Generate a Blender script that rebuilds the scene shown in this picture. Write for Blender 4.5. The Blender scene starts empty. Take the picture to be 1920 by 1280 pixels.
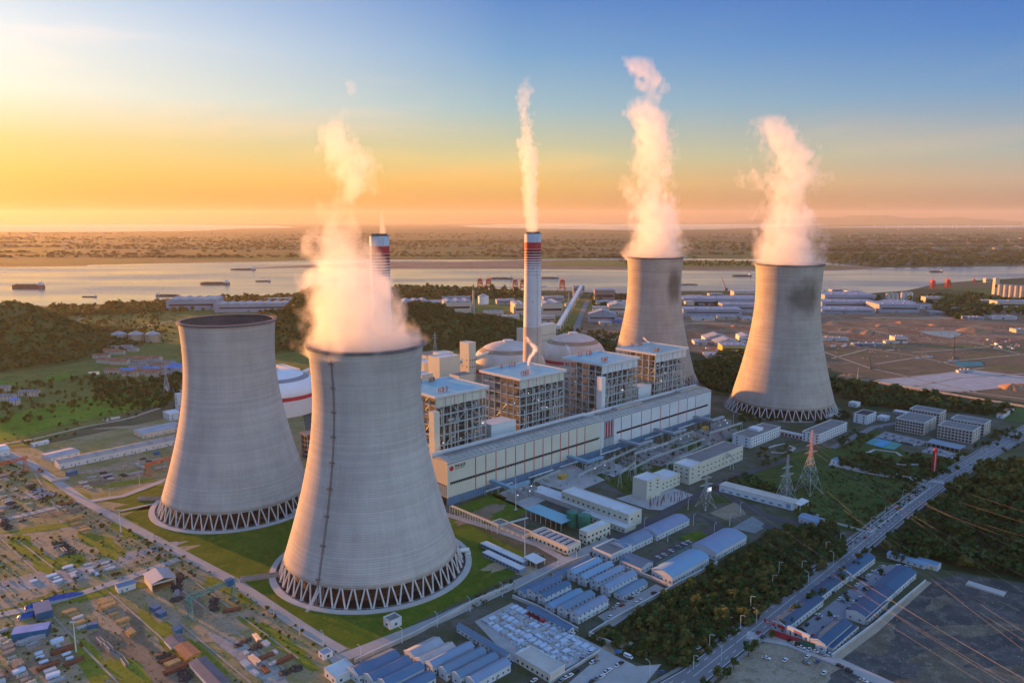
import bpy, math, random
import numpy as np
from mathutils import Vector, Matrix
random.seed(7); RNG = np.random.default_rng(7)
SC = bpy.context.scene; C = SC.collection
R = math.radians
# ------------------------------------------------------------------ camera
CAM_H, FPX, HORIZON = 250.0, 1420.0, 410.0
PITCH = math.atan((640 - HORIZON) / FPX)
cam = bpy.data.cameras.new('camera'); cam.sensor_width = 36.0; cam.lens = 36.0 * FPX / 1920
cam.clip_start = 1.0; cam.clip_end = 200000.0
camo = bpy.data.objects.new('camera', cam); C.objects.link(camo)
camo.location = (0, 0, CAM_H); camo.rotation_euler = (math.pi / 2 - PITCH, 0, 0)
SC.camera = camo
# ------------------------------------------------------------------ light
SUN_AZ, SUN_EL = R(-53.0), R(4.2)          # azimuth from +Y, negative to the left
SUND = Vector((math.sin(SUN_AZ) * math.cos(SUN_EL), math.cos(SUN_AZ) * math.cos(SUN_EL), math.sin(SUN_EL)))
SC.view_settings.view_transform = 'Standard'; SC.view_settings.look = 'None'
SC.view_settings.exposure = 1.65; SC.view_settings.gamma = 1.0
SC.cycles.volume_bounces = 4; SC.cycles.max_bounces = 12; SC.cycles.transparent_max_bounces = 8
SC.cycles.diffuse_bounces = 2; SC.cycles.glossy_bounces = 2
SC.cycles.volume_step_rate = 1.0; SC.cycles.volume_max_steps = 512
SC.cycles.use_denoising = True
W = bpy.data.worlds.new('World'); SC.world = W; W.use_nodes = True
def world():
    """evening sky: Nishita for the glow round the sun, graded with colour read from the photo by elevation and by angle from the sun; the unseen sky behind the camera is brightened as fill"""
    nt = W.node_tree; N = nt.nodes; L = nt.links; N.clear()
    def nd(t, **k):
        n = N.new(t)
        for a, b in k.items(): setattr(n, a, b)
        return n
    def mth(op, a, b=None, c=None):
        n = nd('ShaderNodeMath', operation=op)
        for i, v in enumerate((a, b, c)):
            if v is None: continue
            if isinstance(v, (int, float)): n.inputs[i].default_value = v
            else: L.new(v, n.inputs[i])
        return n.outputs[0]
    def rng(v, a, b, c=0., d=1., smooth=False):
        n = nd('ShaderNodeMapRange')
        if smooth: n.interpolation_type = 'SMOOTHSTEP'
        for k, q in zip(('From Min','From Max','To Min','To Max'), (a, b, c, d)): n.inputs[k].default_value = q
        L.new(v, n.inputs['Value']); return n.outputs[0]
    def mix(f, a, b, bl='MIX'):
        n = nd('ShaderNodeMix', data_type='RGBA', blend_type=bl)
        if isinstance(f, float): n.inputs['Factor'].default_value = f
        else: L.new(f, n.inputs['Factor'])
        for k, v in (('A', a), ('B', b)):
            if isinstance(v, tuple): n.inputs[k].default_value = (*v, 1)
            else: L.new(v, n.inputs[k])
        return n.outputs['Result']
    def lin(c): return tuple(((v / 255 + .055) / 1.055) ** 2.4 if v > 10 else v / 255 / 12.92 for v in c)
    out = nd('ShaderNodeOutputWorld'); tc = nd('ShaderNodeTexCoord')
    sx = nd('ShaderNodeSeparateXYZ'); L.new(tc.outputs['Generated'], sx.inputs[0])
    el = mth('MULTIPLY', mth('ARCSINE', sx.outputs[2]), 57.2958)
    az = mth('MULTIPLY', mth('ARCTAN2', sx.outputs[0], sx.outputs[1]), 57.2958)
    d = mth('ABSOLUTE', mth('SUBTRACT', az, math.degrees(SUN_AZ)))
    d = mth('MINIMUM', d, mth('SUBTRACT', 360.0, d))
    t = mth('DIVIDE', el, 45.0)
    def ramp(stops):
        r = nd('ShaderNodeValToRGB'); e = r.color_ramp.elements
        while len(e) < len(stops): e.new(.5)
        for q, (p, c, k) in zip(e, stops): q.position = max(0, min(1, p / 45)); q.color = tuple(v * k for v in lin(c)) + (1,)
        L.new(t, r.inputs[0]); return r.outputs[0]
    knots = SKY_KNOTS
    c = None
    for i, (deg, st) in enumerate(knots):
        r = ramp(st)
        c = r if c is None else mix(rng(d, knots[i - 1][0], deg), c, r)
    # faint high cloud streaks
    mp = nd('ShaderNodeMapping'); mp.inputs['Scale'].default_value = (1, 1, 5.5); L.new(tc.outputs['Generated'], mp.inputs[0])
    no = nd('ShaderNodeTexNoise'); no.inputs['Scale'].default_value = 3.6; no.inputs['Detail'].default_value = 6; no.inputs['Roughness'].default_value = .55; no.inputs['Distortion'].default_value = .4
    L.new(mp.outputs[0], no.inputs['Vector'])
    cm = mth('MULTIPLY', rng(no.outputs['Fac'], .50, .70, 0, .75, True), mth('MULTIPLY', rng(el, 1.0, 4.0, 0, 1, True), rng(el, 6, 22, 1, .35, True)))
    c = mix(cm, c, mix(1.0, c, (1.28, 1.06, .98), 'MULTIPLY'))
    sky = nd('ShaderNodeTexSky'); sky.sky_type = 'NISHITA'; sky.sun_disc = False
    sky.sun_elevation = SUN_EL; sky.sun_rotation = SUN_AZ; sky.altitude = 100; sky.air_density = 1.0; sky.dust_density = 1.5; sky.ozone_density = 1.5
    bg1 = nd('ShaderNodeBackground'); bg1.inputs['Strength'].default_value = .05; L.new(mix(1.0, sky.outputs[0], (.18,.18,.2), 'MULTIPLY'), bg1.inputs['Color'])
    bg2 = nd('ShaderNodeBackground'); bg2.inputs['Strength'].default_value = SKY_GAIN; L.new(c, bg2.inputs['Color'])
    ad = nd('ShaderNodeAddShader'); L.new(bg1.outputs[0], ad.inputs[0]); L.new(bg2.outputs[0], ad.inputs[1]); L.new(ad.outputs[0], out.inputs['Surface'])
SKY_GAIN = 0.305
SKY_KNOTS = [   # degrees from the sun's azimuth -> (elevation, sRGB, gain)
    (0,   [(0,(255,165,70),7),(4,(255,190,100),12),(8,(255,205,130),7),(14,(250,225,190),2.0),(22,(190,205,225),1.2),(45,(110,155,215),1.0)]),
    (11,  [(0,(255,170,75),2.5),(3,(255,205,110),3.5),(7,(255,225,160),2.2),(12,(232,230,220),1.2),(18,(180,205,228),1.0),(45,(105,150,212),1.0)]),
    (19,  [(0,(225,140,45),.42),(1.2,(246,172,58),.60),(3,(252,200,90),.74),(5,(250,220,138),.78),(8,(238,236,216),1.0),(11.6,(218,227,230),1.08),(15,(178,206,232),1.05),(24,(125,172,222),1),(45,(95,145,210),1.1)]),
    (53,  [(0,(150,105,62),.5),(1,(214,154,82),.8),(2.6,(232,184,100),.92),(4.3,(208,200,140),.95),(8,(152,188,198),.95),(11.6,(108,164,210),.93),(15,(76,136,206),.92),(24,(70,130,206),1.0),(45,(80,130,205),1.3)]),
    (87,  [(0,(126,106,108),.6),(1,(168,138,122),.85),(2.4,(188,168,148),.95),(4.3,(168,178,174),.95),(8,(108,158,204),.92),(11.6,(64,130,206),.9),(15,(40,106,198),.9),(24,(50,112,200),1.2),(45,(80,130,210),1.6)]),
    (125, [(0,(168,160,172),2.0),(8,(172,182,196),2.7),(16,(162,186,208),2.7),(30,(140,174,208),2.2),(45,(108,152,206),1.8)]),  # unseen sky behind the camera, raised beyond dusk level to fill shaded sides
]
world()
sl = bpy.data.lights.new('sun', 'SUN'); sl.energy = 5.0; sl.angle = R(0.5); sl.color = (1.0, 0.38, 0.075)
slo = bpy.data.objects.new('sun', sl); C.objects.link(slo)
slo.rotation_euler = SUND.to_track_quat('Z', 'Y').to_euler(); slo.location = SUND * 5000
# ------------------------------------------------------------------ photo measurements to metres
CP, SP = math.cos(PITCH), math.sin(PITCH)
def ray(x, y):
    u = (x - 960) / FPX; v = (640 - y) / FPX
    return Vector((u, CP + v * SP, -SP + v * CP))
def P(x, y, z=0.0):
    d = ray(x, y); t = (z - CAM_H) / d.z
    return Vector((d.x * t, d.y * t, z))
def V(x, y, Y):
    d = ray(x, y); t = Y / d.y
    return Vector((d.x * t, Y, CAM_H + d.z * t))
YA = R(43.6)                               # the plant's grid direction
AX = Vector((math.cos(YA), math.sin(YA), 0)); BX = Vector((-math.sin(YA), math.cos(YA), 0))
PO = P(840, 948)                           # near corner of the turbine hall
def pl(a, b, z=0.0):
    w = PO + AX * a + BX * b; return Vector((w.x, w.y, z))
# ------------------------------------------------------------------ mesh helpers
class MB:
    def __init__(s): s.v = []; s.f = []; s.m = []
    def add(s, vs, fs, mi=0):
        o = len(s.v); s.v.extend(tuple(p) for p in vs)
        for f in fs: s.f.append(tuple(i + o for i in f)); s.m.append(mi)
    def box(s, x0, y0, z0, x1, y1, z1, mi=0):
        s.add([(x0,y0,z0),(x1,y0,z0),(x1,y1,z0),(x0,y1,z0),(x0,y0,z1),(x1,y0,z1),(x1,y1,z1),(x0,y1,z1)],
              [(0,3,2,1),(4,5,6,7),(0,1,5,4),(1,2,6,5),(2,3,7,6),(3,0,4,7)], mi)
    def obox(s, cx, cy, z0, sx, sy, sz, yaw=0, mi=0):
        c, n = math.cos(yaw), math.sin(yaw); q = []
        for z in (z0, z0 + sz):
            for a, b in ((-1,-1),(1,-1),(1,1),(-1,1)):
                x, y = a * sx / 2, b * sy / 2; q.append((cx + x * c - y * n, cy + x * n + y * c, z))
        s.add(q, [(0,3,2,1),(4,5,6,7),(0,1,5,4),(1,2,6,5),(2,3,7,6),(3,0,4,7)], mi)
    def tube(s, p, q, r0, r1=None, n=8, mi=0, caps=True):
        p = Vector(p); q = Vector(q); r1 = r0 if r1 is None else r1
        d = (q - p).normalized(); u = d.orthogonal().normalized(); w = d.cross(u)
        vs = []
        for c, r in ((p, r0), (q, r1)):
            for i in range(n):
                a = 2 * math.pi * (i + .5) / n; vs.append(c + (u * math.cos(a) + w * math.sin(a)) * r)
        fs = [(i, (i + 1) % n, n + (i + 1) % n, n + i) for i in range(n)]
        if caps: fs += [tuple(range(n - 1, -1, -1)), tuple(range(n, 2 * n))]
        s.add(vs, fs, mi)
    def beam(s, p, q, w, mi=0): s.tube(p, q, w * .7071, None, 4, mi)
    def path(s, pts, r, n=6, mi=0):
        for a, b in zip(pts, pts[1:]): s.tube(a, b, r, r, n, mi)
    def lathe(s, prof, n=48, mi=0, mif=None, close=False):
        o = len(s.v)
        for r, z in prof:
            for i in range(n):
                a = 2 * math.pi * i / n; s.v.append((r * math.cos(a), r * math.sin(a), z))
        for k in range(len(prof) - (0 if close else 1)):
            k2 = (k + 1) % len(prof)
            for i in range(n):
                j = (i + 1) % n
                s.f.append((o + k * n + i, o + k * n + j, o + k2 * n + j, o + k2 * n + i)); s.m.append(mi if mif is None else mif(k))
    def prism(s, pts, z0, z1, mi=0, mit=None):
        n = len(pts); vs = [(p[0], p[1], z0) for p in pts] + [(p[0], p[1], z1) for p in pts]
        ar = sum(pts[i][0] * pts[(i + 1) % n][1] - pts[(i + 1) % n][0] * pts[i][1] for i in range(n))
        if ar < 0: vs = vs[:n][::-1] + vs[n:][::-1]
        s.add(vs, [(i, (i + 1) % n, n + (i + 1) % n, n + i) for i in range(n)] + [tuple(range(n - 1, -1, -1))], mi)
        s.add(vs[n:], [tuple(range(n))], mi if mit is None else mit)
    def flat(s, pts, z, mi=0):
        n = len(pts); ar = sum(pts[i][0] * pts[(i + 1) % n][1] - pts[(i + 1) % n][0] * pts[i][1] for i in range(n))
        if ar < 0: pts = pts[::-1]
        s.add([(p[0], p[1], z) for p in pts], [tuple(range(n))], mi)
    def mesh(s, name, mats, smooth=False):
        me = bpy.data.meshes.new(name); me.from_pydata(s.v, [], s.f)
        for m in (mats if isinstance(mats, (list, tuple)) else [mats]): me.materials.append(m)
        if len(me.materials) > 1: me.polygons.foreach_set('material_index', s.m)
        if smooth: me.polygons.foreach_set('use_smooth', [True] * len(s.f))
        me.update(); return me
    def build(s, name, mats, parent=None, loc=(0,0,0), yaw=0, smooth=False):
        return link(name, s.mesh(name, mats, smooth), parent, loc, yaw)
def link(name, me, parent=None, loc=(0,0,0), yaw=0):
    o = bpy.data.objects.new(name, me); C.objects.link(o); o.location = loc; o.rotation_euler = (0, 0, yaw)
    if parent is not None: o.parent = parent
    return o
def tag(o, label, cat, group=None, kind=None):
    o['label'] = label; o['category'] = cat
    if group: o['group'] = group
    if kind: o['kind'] = kind
    return o
def T(name, label, cat, loc, yaw=0, group=None):
    o = bpy.data.objects.new(name, None); C.objects.link(o); o.location = loc; o.rotation_euler = (0, 0, yaw)
    o.empty_display_size = 1; return tag(o, label, cat, group)
KIDS = {}
def dup(o, loc, yaw=None, label=None, group=None, kids=None):
    c = o.copy(); C.objects.link(c); c.location = loc
    if yaw is not None: c.rotation_euler = (0, 0, yaw)
    if label: c['label'] = label
    if group: c['group'] = group
    for ch in (kids if kids is not None else list(o.children)):
        d = ch.copy(); C.objects.link(d); d.parent = c
        for g in list(ch.children):
            e = g.copy(); C.objects.link(e); e.parent = d
    return c
# ------------------------------------------------------------------ materials
MATS = {}
def M(name, col, rough=.8, var=.18, scale=.15, bump=0, metal=0, col2=None, detail=4, wave=None, spec=.3):
    """plain or two-colour surface with soft noise; wave=(axis, period, dark) adds seams along an object axis"""
    if name in MATS: return MATS[name]
    m = bpy.data.materials.new(name); m.use_nodes = True; nt = m.node_tree; N = nt.nodes; L = nt.links
    b = N['Principled BSDF']; b.inputs['Roughness'].default_value = rough; b.inputs['Metallic'].default_value = metal
    b.inputs['Specular IOR Level'].default_value = spec
    tc = N.new('ShaderNodeTexCoord'); no = N.new('ShaderNodeTexNoise')
    no.inputs['Scale'].default_value = scale; no.inputs['Detail'].default_value = detail; no.inputs['Roughness'].default_value = .65
    L.new(tc.outputs['Object'], no.inputs['Vector'])
    mr = N.new('ShaderNodeMapRange'); mr.inputs['From Min'].default_value = .3; mr.inputs['From Max'].default_value = .7
    L.new(no.outputs['Fac'], mr.inputs['Value'])
    mx = N.new('ShaderNodeMix'); mx.data_type = 'RGBA'
    c2 = col2 if col2 else tuple(min(1, c * (1 + var)) for c in col)
    c1 = col if col2 else tuple(c * (1 - var) for c in col)
    mx.inputs['A'].default_value = (*c1, 1); mx.inputs['B'].default_value = (*c2, 1)
    L.new(mr.outputs[0], mx.inputs['Factor']); res = mx.outputs['Result']
    if wave:
        ax, per, dark = wave
        sx = N.new('ShaderNodeSeparateXYZ'); L.new(tc.outputs['Object'], sx.inputs[0])
        mm = N.new('ShaderNodeMath'); mm.operation = 'PINGPONG'; mm.inputs[1].default_value = per / 2
        L.new(sx.outputs[ax], mm.inputs[0])
        m2 = N.new('ShaderNodeMapRange'); m2.inputs['From Min'].default_value = 0; m2.inputs['From Max'].default_value = per * .22
        m2.inputs['To Min'].default_value = 1 - dark; m2.inputs['To Max'].default_value = 1
        L.new(mm.outputs[0], m2.inputs['Value'])
        mu = N.new('ShaderNodeMix'); mu.data_type = 'RGBA'; mu.blend_type = 'MULTIPLY'; mu.inputs['Factor'].default_value = 1
        L.new(res, mu.inputs['A']); L.new(m2.outputs[0], mu.inputs['B']); res = mu.outputs['Result']
    L.new(res, b.inputs['Base Color'])
    if bump:
        n2 = N.new('ShaderNodeTexNoise'); n2.inputs['Scale'].default_value = scale * 6; n2.inputs['Detail'].default_value = 3
        L.new(tc.outputs['Object'], n2.inputs['Vector'])
        bp = N.new('ShaderNodeBump'); bp.inputs['Strength'].default_value = bump; bp.inputs['Distance'].default_value = .5
        L.new(n2.outputs['Fac'], bp.inputs['Height']); L.new(bp.outputs[0], b.inputs['Normal'])
    MATS[name] = m; return m
def structure(o): o['kind'] = 'structure'; return o
def sheet(name, pts, z, m, px=True):
    b = MB(); q = [P(x, y) for x, y in pts] if px else pts
    b.flat([(p[0], p[1]) for p in q], z); return structure(b.build(name, m))
def strip_pts(pts, w):
    L_, R_ = [], []
    for i, p in enumerate(pts):
        a = pts[max(i - 1, 0)]; c = pts[min(i + 1, len(pts) - 1)]
        d = Vector((c[0] - a[0], c[1] - a[1])).normalized(); n = Vector((-d.y, d.x)) * (w / 2)
        L_.append((p[0] + n.x, p[1] + n.y)); R_.append((p[0] - n.x, p[1] - n.y))
    return L_, R_
def smooth_path(pts, step=12):
    out = []
    n = len(pts)
    for i in range(n - 1):
        p0 = pts[max(i - 1, 0)]; p1 = pts[i]; p2 = pts[i + 1]; p3 = pts[min(i + 2, n - 1)]
        k = max(1, int((Vector(p2[:2]) - Vector(p1[:2])).length / step))
        for j in range(k):
            t = j / k
            out.append(tuple(.5 * (2 * p1[q] + (p2[q] - p0[q]) * t + (2 * p0[q] - 5 * p1[q] + 4 * p2[q] - p3[q]) * t * t + (3 * p1[q] - p0[q] - 3 * p2[q] + p3[q]) * t ** 3) for q in (0, 1)))
    out.append(tuple(pts[-1][:2])); return out
def ribbon(b, pts, w, z, mi=0):
    l, r = strip_pts(pts, w); n = len(pts)
    b.add([(x, y, z) for x, y in l] + [(x, y, z) for x, y in r], [(i, n + i, n + i + 1, i + 1) for i in range(n - 1)], mi)
def road(name, pts, w, z, m, px=True, smooth=False):
    q = [P(x, y) for x, y in pts] if px else pts
    q = [(p[0], p[1]) for p in q]
    if smooth: q = smooth_path(q)
    b = MB(); ribbon(b, q, w, z); return structure(b.build(name, m))
# ------------------------------------------------------------------ ground, water, hills
def ground_mat(name, cols, scale, stretch=(1,1,1), fields=None, rough=.95, seed=0):
    """patchy natural ground: two noise scales blend three colours, fields=(scale) adds big field cells"""
    m = bpy.data.materials.new(name); m.use_nodes = True; nt = m.node_tree; N = nt.nodes; L = nt.links
    b = N['Principled BSDF']; b.inputs['Roughness'].default_value = rough; b.inputs['Specular IOR Level'].default_value = .1
    tc = N.new('ShaderNodeTexCoord'); mp = N.new('ShaderNodeMapping'); mp.inputs['Scale'].default_value = stretch
    mp.inputs['Location'].default_value = (seed * 37.1, seed * 17.7, 0)
    L.new(tc.outputs['Object'], mp.inputs['Vector'])
    def noise(s, d=5, ro=.6):
        n = N.new('ShaderNodeTexNoise'); n.inputs['Scale'].default_value = s; n.inputs['Detail'].default_value = d; n.inputs['Roughness'].default_value = ro
        L.new(mp.outputs[0], n.inputs['Vector']); return n.outputs['Fac']
    def rng(v, a, c):
        r = N.new('ShaderNodeMapRange'); r.inputs['From Min'].default_value = a; r.inputs['From Max'].default_value = c
        L.new(v, r.inputs['Value']); return r.outputs[0]
    def mix(f, a, c, bl='MIX'):
        x = N.new('ShaderNodeMix'); x.data_type = 'RGBA'; x.blend_type = bl
        if isinstance(f, float): x.inputs['Factor'].default_value = f
        else: L.new(f, x.inputs['Factor'])
        for k, v in (('A', a), ('B', c)):
            if isinstance(v, tuple): x.inputs[k].default_value = (*v, 1)
            else: L.new(v, x.inputs[k])
        return x.outputs['Result']
    c = mix(rng(noise(scale), .38, .62), cols[0], cols[1])
    c = mix(rng(noise(scale * 3.7, 6, .7), .5, .66), c, cols[2])
    if fields:
        vo = N.new('ShaderNodeTexVoronoi'); vo.inputs['Scale'].default_value = fields; vo.inputs['Randomness'].default_value = .8
        vo.distance = 'CHEBYCHEV'; L.new(mp.outputs[0], vo.inputs['Vector'])
        sp = N.new('ShaderNodeSeparateColor'); L.new(vo.outputs['Color'], sp.inputs[0])
        rp = N.new('ShaderNodeValToRGB'); rp.color_ramp.interpolation = 'CONSTANT'
        e = rp.color_ramp.elements
        fc = cols[3:]
        while len(e) < len(fc): e.new(.5)
        for i, q in enumerate(fc): e[i].position = i / len(fc); e[i].color = (*q, 1)
        L.new(sp.outputs[0], rp.inputs[0]); c = mix(.75, c, rp.outputs[0])
    fine = N.new('ShaderNodeMapRange'); fine.inputs['To Min'].default_value = .72; fine.inputs['To Max'].default_value = 1.28
    L.new(noise(scale * 22, 4, .75), fine.inputs['Value']); fine.inputs['From Min'].default_value = .3; fine.inputs['From Max'].default_value = .7
    c = mix(1.0, c, fine.outputs[0], 'MULTIPLY')
    L.new(c, b.inputs['Base Color']); MATS[name] = m; return m
G_FAR = ground_mat('farmland', [(.045,.075,.022),(.07,.095,.035),(.03,.05,.02),(.05,.10,.022),(.03,.05,.022),(.085,.085,.045),(.06,.105,.025),(.028,.045,.02),(.10,.09,.05)], .0011, (.45,1,1), .0026)
G_YARD = ground_mat('yard_soil', [(.21,.185,.07),(.30,.23,.14),(.14,.16,.03)], .025)
G_PLANT = ground_mat('plant_ground', [(.05,.065,.03),(.11,.105,.09),(.045,.07,.022)], .03)
G_LAWN = ground_mat('lawn_grass', [(.045,.092,.008),(.075,.125,.012),(.125,.13,.02)], .035)
G_DKGRASS = ground_mat('dark_grass', [(.028,.062,.012),(.045,.085,.016),(.06,.075,.025)], .04)
G_FIELD = ground_mat('bright_field', [(.085,.17,.012),(.12,.20,.02),(.07,.11,.015)], .012)
G_MEADOW = ground_mat('meadow', [(.10,.125,.024),(.15,.155,.04),(.07,.09,.02)], .012)
G_EARTH = ground_mat('bare_earth', [(.17,.095,.055),(.27,.18,.11),(.085,.06,.035)], .014)
G_PLOT = ground_mat('sandy_plot', [(.17,.115,.07),(.13,.10,.055),(.085,.085,.04)], .02)
G_DARK = ground_mat('dark_gravel', [(.05,.052,.05),(.085,.083,.075),(.16,.14,.11)], .03)
G_DARK2 = ground_mat('dark_gravel_brownish', [(.10,.085,.06),(.15,.125,.09),(.22,.18,.13)], .035)
G_DARK3 = ground_mat('dark_gravel_greyish', [(.06,.06,.056),(.10,.098,.09),(.14,.13,.11)], .05)
G_PALE = ground_mat('pale_dirt', [(.30,.25,.18),(.22,.18,.13),(.16,.14,.08)], .03)
G_BRUSH = ground_mat('scrub_soil', [(.024,.036,.012),(.04,.055,.018),(.05,.05,.025)], .03)
G_SAND = ground_mat('sandbar_mud', [(.16,.12,.09),(.20,.15,.11),(.12,.10,.07)], .003)
CONC = M('concrete_road', (.30,.285,.26), .85, .12, .06)
ASPH = M('asphalt_road', (.055,.057,.06), .85, .15, .08)
GREY = M('grey_road', (.17,.17,.17), .85, .12, .05)
PAVE = M('pale_paving', (.34,.32,.30), .85, .15, .08)
DIRTR = M('dirt_track', (.34,.27,.19), .95, .2, .05)
WHITE_LINE = M('white_line_paint', (.75,.75,.72), .7, .1, .3)
def water_mat():
    m = bpy.data.materials.new('river_water'); m.use_nodes = True; nt = m.node_tree; N = nt.nodes; L = nt.links
    b = N['Principled BSDF']; b.inputs['Base Color'].default_value = (.09,.11,.10,1); b.inputs['Roughness'].default_value = .12; b.inputs['IOR'].default_value = 1.33
    tc = N.new('ShaderNodeTexCoord'); mp = N.new('ShaderNodeMapping'); mp.inputs['Scale'].default_value = (.35, 1, 1); L.new(tc.outputs['Object'], mp.inputs[0])
    n = N.new('ShaderNodeTexNoise'); n.inputs['Scale'].default_value = .02; n.inputs['Detail'].default_value = 6; n.inputs['Roughness'].default_value = .6
    L.new(mp.outputs[0], n.inputs['Vector'])
    bp = N.new('ShaderNodeBump'); bp.inputs['Strength'].default_value = .4; bp.inputs['Distance'].default_value = 2.0
    L.new(n.outputs['Fac'], bp.inputs['Height']); L.new(bp.outputs[0], b.inputs['Normal'])
    mr = N.new('ShaderNodeMapRange'); mr.inputs['To Min'].default_value = .1; mr.inputs['To Max'].default_value = .28; mr.inputs['From Min'].default_value = .35; mr.inputs['From Max'].default_value = .65
    n3 = N.new('ShaderNodeTexNoise'); n3.inputs['Scale'].default_value = .003; n3.inputs['Detail'].default_value = 3; L.new(mp.outputs[0], n3.inputs['Vector'])
    L.new(n3.outputs['Fac'], mr.inputs['Value']); L.new(mr.outputs[0], b.inputs['Roughness'])
    return m
WATER = water_mat()
S = 42000
sheet('ground', [(-S,-3000),(S,-3000),(S,S),(-S,S)], 0, G_FAR, px=False)
# river between the near bank and the far plain
near_bank = [(-900,590),(0,574),(100,574),(170,572),(260,566),(330,560),(440,557),(560,551),(700,545),(760,541),(900,543),(1060,546),(1150,551),(1260,546),(1440,545),(1530,548),(1620,551),(1700,545),(1760,532),(1830,526),(1920,521),(2600,505)]
far_bank = [(2600,489),(1920,499),(1640,502),(1540,492),(1415,486),(1180,484),(960,487),(735,487),(600,488),(480,491),(300,494),(165,497),(160,499),(0,501),(-900,512)]
sheet('river', near_bank + far_bank, .6, WATER)
sheet('sandbar', [(735,491),(860,491),(960,489),(1090,487),(1180,488),(1300,488),(1415,490),(1500,494),(1600,499),(1660,502),(1640,504),(1560,507),(1400,508),(1290,507),(1170,506),(960,504),(735,504),(640,503),(560,502),(430,505),(560,498)], 1.2, G_SAND)
sheet('island_grass', [(1010,492),(1100,488.5),(1180,488.7),(1300,489),(1410,491),(1490,495),(1560,499),(1610,501.5),(1480,504),(1400,503),(1290,502),(1170,501),(1040,499)], 1.8, G_MEADOW)
for pts in ([(-2500,421),(0,421.5),(300,421),(520,423),(560,427),(440,429),(380,433),(180,435.5),(0,435.5),(-2500,437)],
            [(860,423),(1000,419.5),(1180,419.5),(1400,419),(1560,421),(1500,424),(1400,428),(1300,431),(1170,431.5),(1000,429),(900,427)],
            [(1530,426),(1700,423.5),(2400,422),(2400,424),(1800,427),(1540,427)]):
    sheet('lake', pts, 2.5, WATER)
# flat zones, each a sheet on the ground
Z = .05
sheet('meadow', [(-300,585),(0,582),(330,570),(600,560),(900,556),(1160,560),(1160,640),(880,700),(560,690),(330,745),(60,835),(-600,900)], Z, G_MEADOW)
sheet('bright_field', [(-400,810),(0,815),(0,780),(120,755),(220,737),(300,746),(305,757),(180,782),(90,806),(0,826),(-400,900)], .1, G_FIELD)
sheet('bright_field', [(-300,720),(0,713),(45,718),(40,722),(0,728),(-300,745)], .1, G_FIELD)
sheet('bright_field', [(85,705),(120,699),(145,703),(110,713),(88,712)], .1, G_FIELD)
sheet('yard', [(-700,1400),(-700,900),(60,838),(330,780),(560,740),(660,1230),(700,1500)], .1, G_YARD)
sheet('plant_ground', [(560,740),(800,660),(1150,660),(1330,700),(1600,720),(1900,790),(2000,800),(1750,905),(1260,1290),(1180,1420),(640,1420),(655,1235),(420,1000)], .03, G_PLANT)
sheet('earthworks', [(1100,585),(1500,560),(1900,570),(2300,590),(2500,680),(1920,650),(1880,700),(1920,735),(1700,735),(1560,690),(1300,660),(1080,640)], .07, G_EARTH)
sheet('plot_ground', [(1540,655),(1600,640),(1850,645),(1930,640),(2600,700),(2600,790),(1920,755),(1640,712),(1560,695)], .15, G_PLOT)
sheet('paved_plot', [(1640,712),(1830,694),(1920,705),(1920,722),(1800,735),(1700,726)], .25, PAVE)
sheet('gravel_lot', [(1545,1225),(1735,1090),(1800,1075),(1920,1095),(2400,1160),(2400,1700),(1450,1700),(1420,1290)], .09, G_DARK)
sheet('pale_lot', [(1340,1290),(1400,1215),(1460,1195),(1560,1232),(1660,1290),(1700,1400),(1200,1400)], .12, G_PALE)
sheet('scrub_ground', [(1095,1195),(1190,1240),(1260,1262),(1330,1225),(1590,1040),(1570,985),(1440,990),(1420,1010),(1250,1110)], .1, G_BRUSH)
sheet('scrub_ground', [(1290,690),(1340,660),(1440,690),(1600,720),(1900,780),(1860,775),(1600,770),(1330,740)], .12, G_BRUSH)
sheet('forest_ground', [(1625,1020),(1760,905),(1920,880),(2500,850),(2500,1180),(1920,1092),(1800,1072),(1700,1060),(1640,1050)], .1, G_BRUSH)
sheet('green_field', [(1480,905),(1560,872),(1745,912),(1640,1000),(1560,990),(1490,965)], .15, G_DKGRASS)
sheet('garden_lawn', [(1330,945),(1395,885),(1470,850),(1560,838),(1640,802),(1700,850),(1860,852),(1790,893),(1690,898),(1560,868),(1480,905),(1440,935)], .1, G_DKGRASS)
sheet('garden_lawn', [(1120,895),(1240,845),(1340,795),(1400,800),(1330,870),(1180,930)], .1, G_DKGRASS)
# lawns round the near cooling towers
sheet('lawn', [(668,1221),(960,1080),(1000,1045),(920,1005),(840,960),(700,930),(560,960),(300,935),(232,968),(440,1084),(560,1166)], .15, G_LAWN)
sheet('lawn', [(185,938),(300,906),(330,915),(300,930),(240,945)], .15, G_LAWN)
sheet('lawn', [(212,952),(300,930),(340,945),(225,962)], .15, G_LAWN)
sheet('lawn', [(845,955),(925,925),(1000,955),(930,988)], .15, G_LAWN)
sheet('lawn', [(915,925),(935,920),(995,945),(980,955)], .15, G_LAWN)
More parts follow.
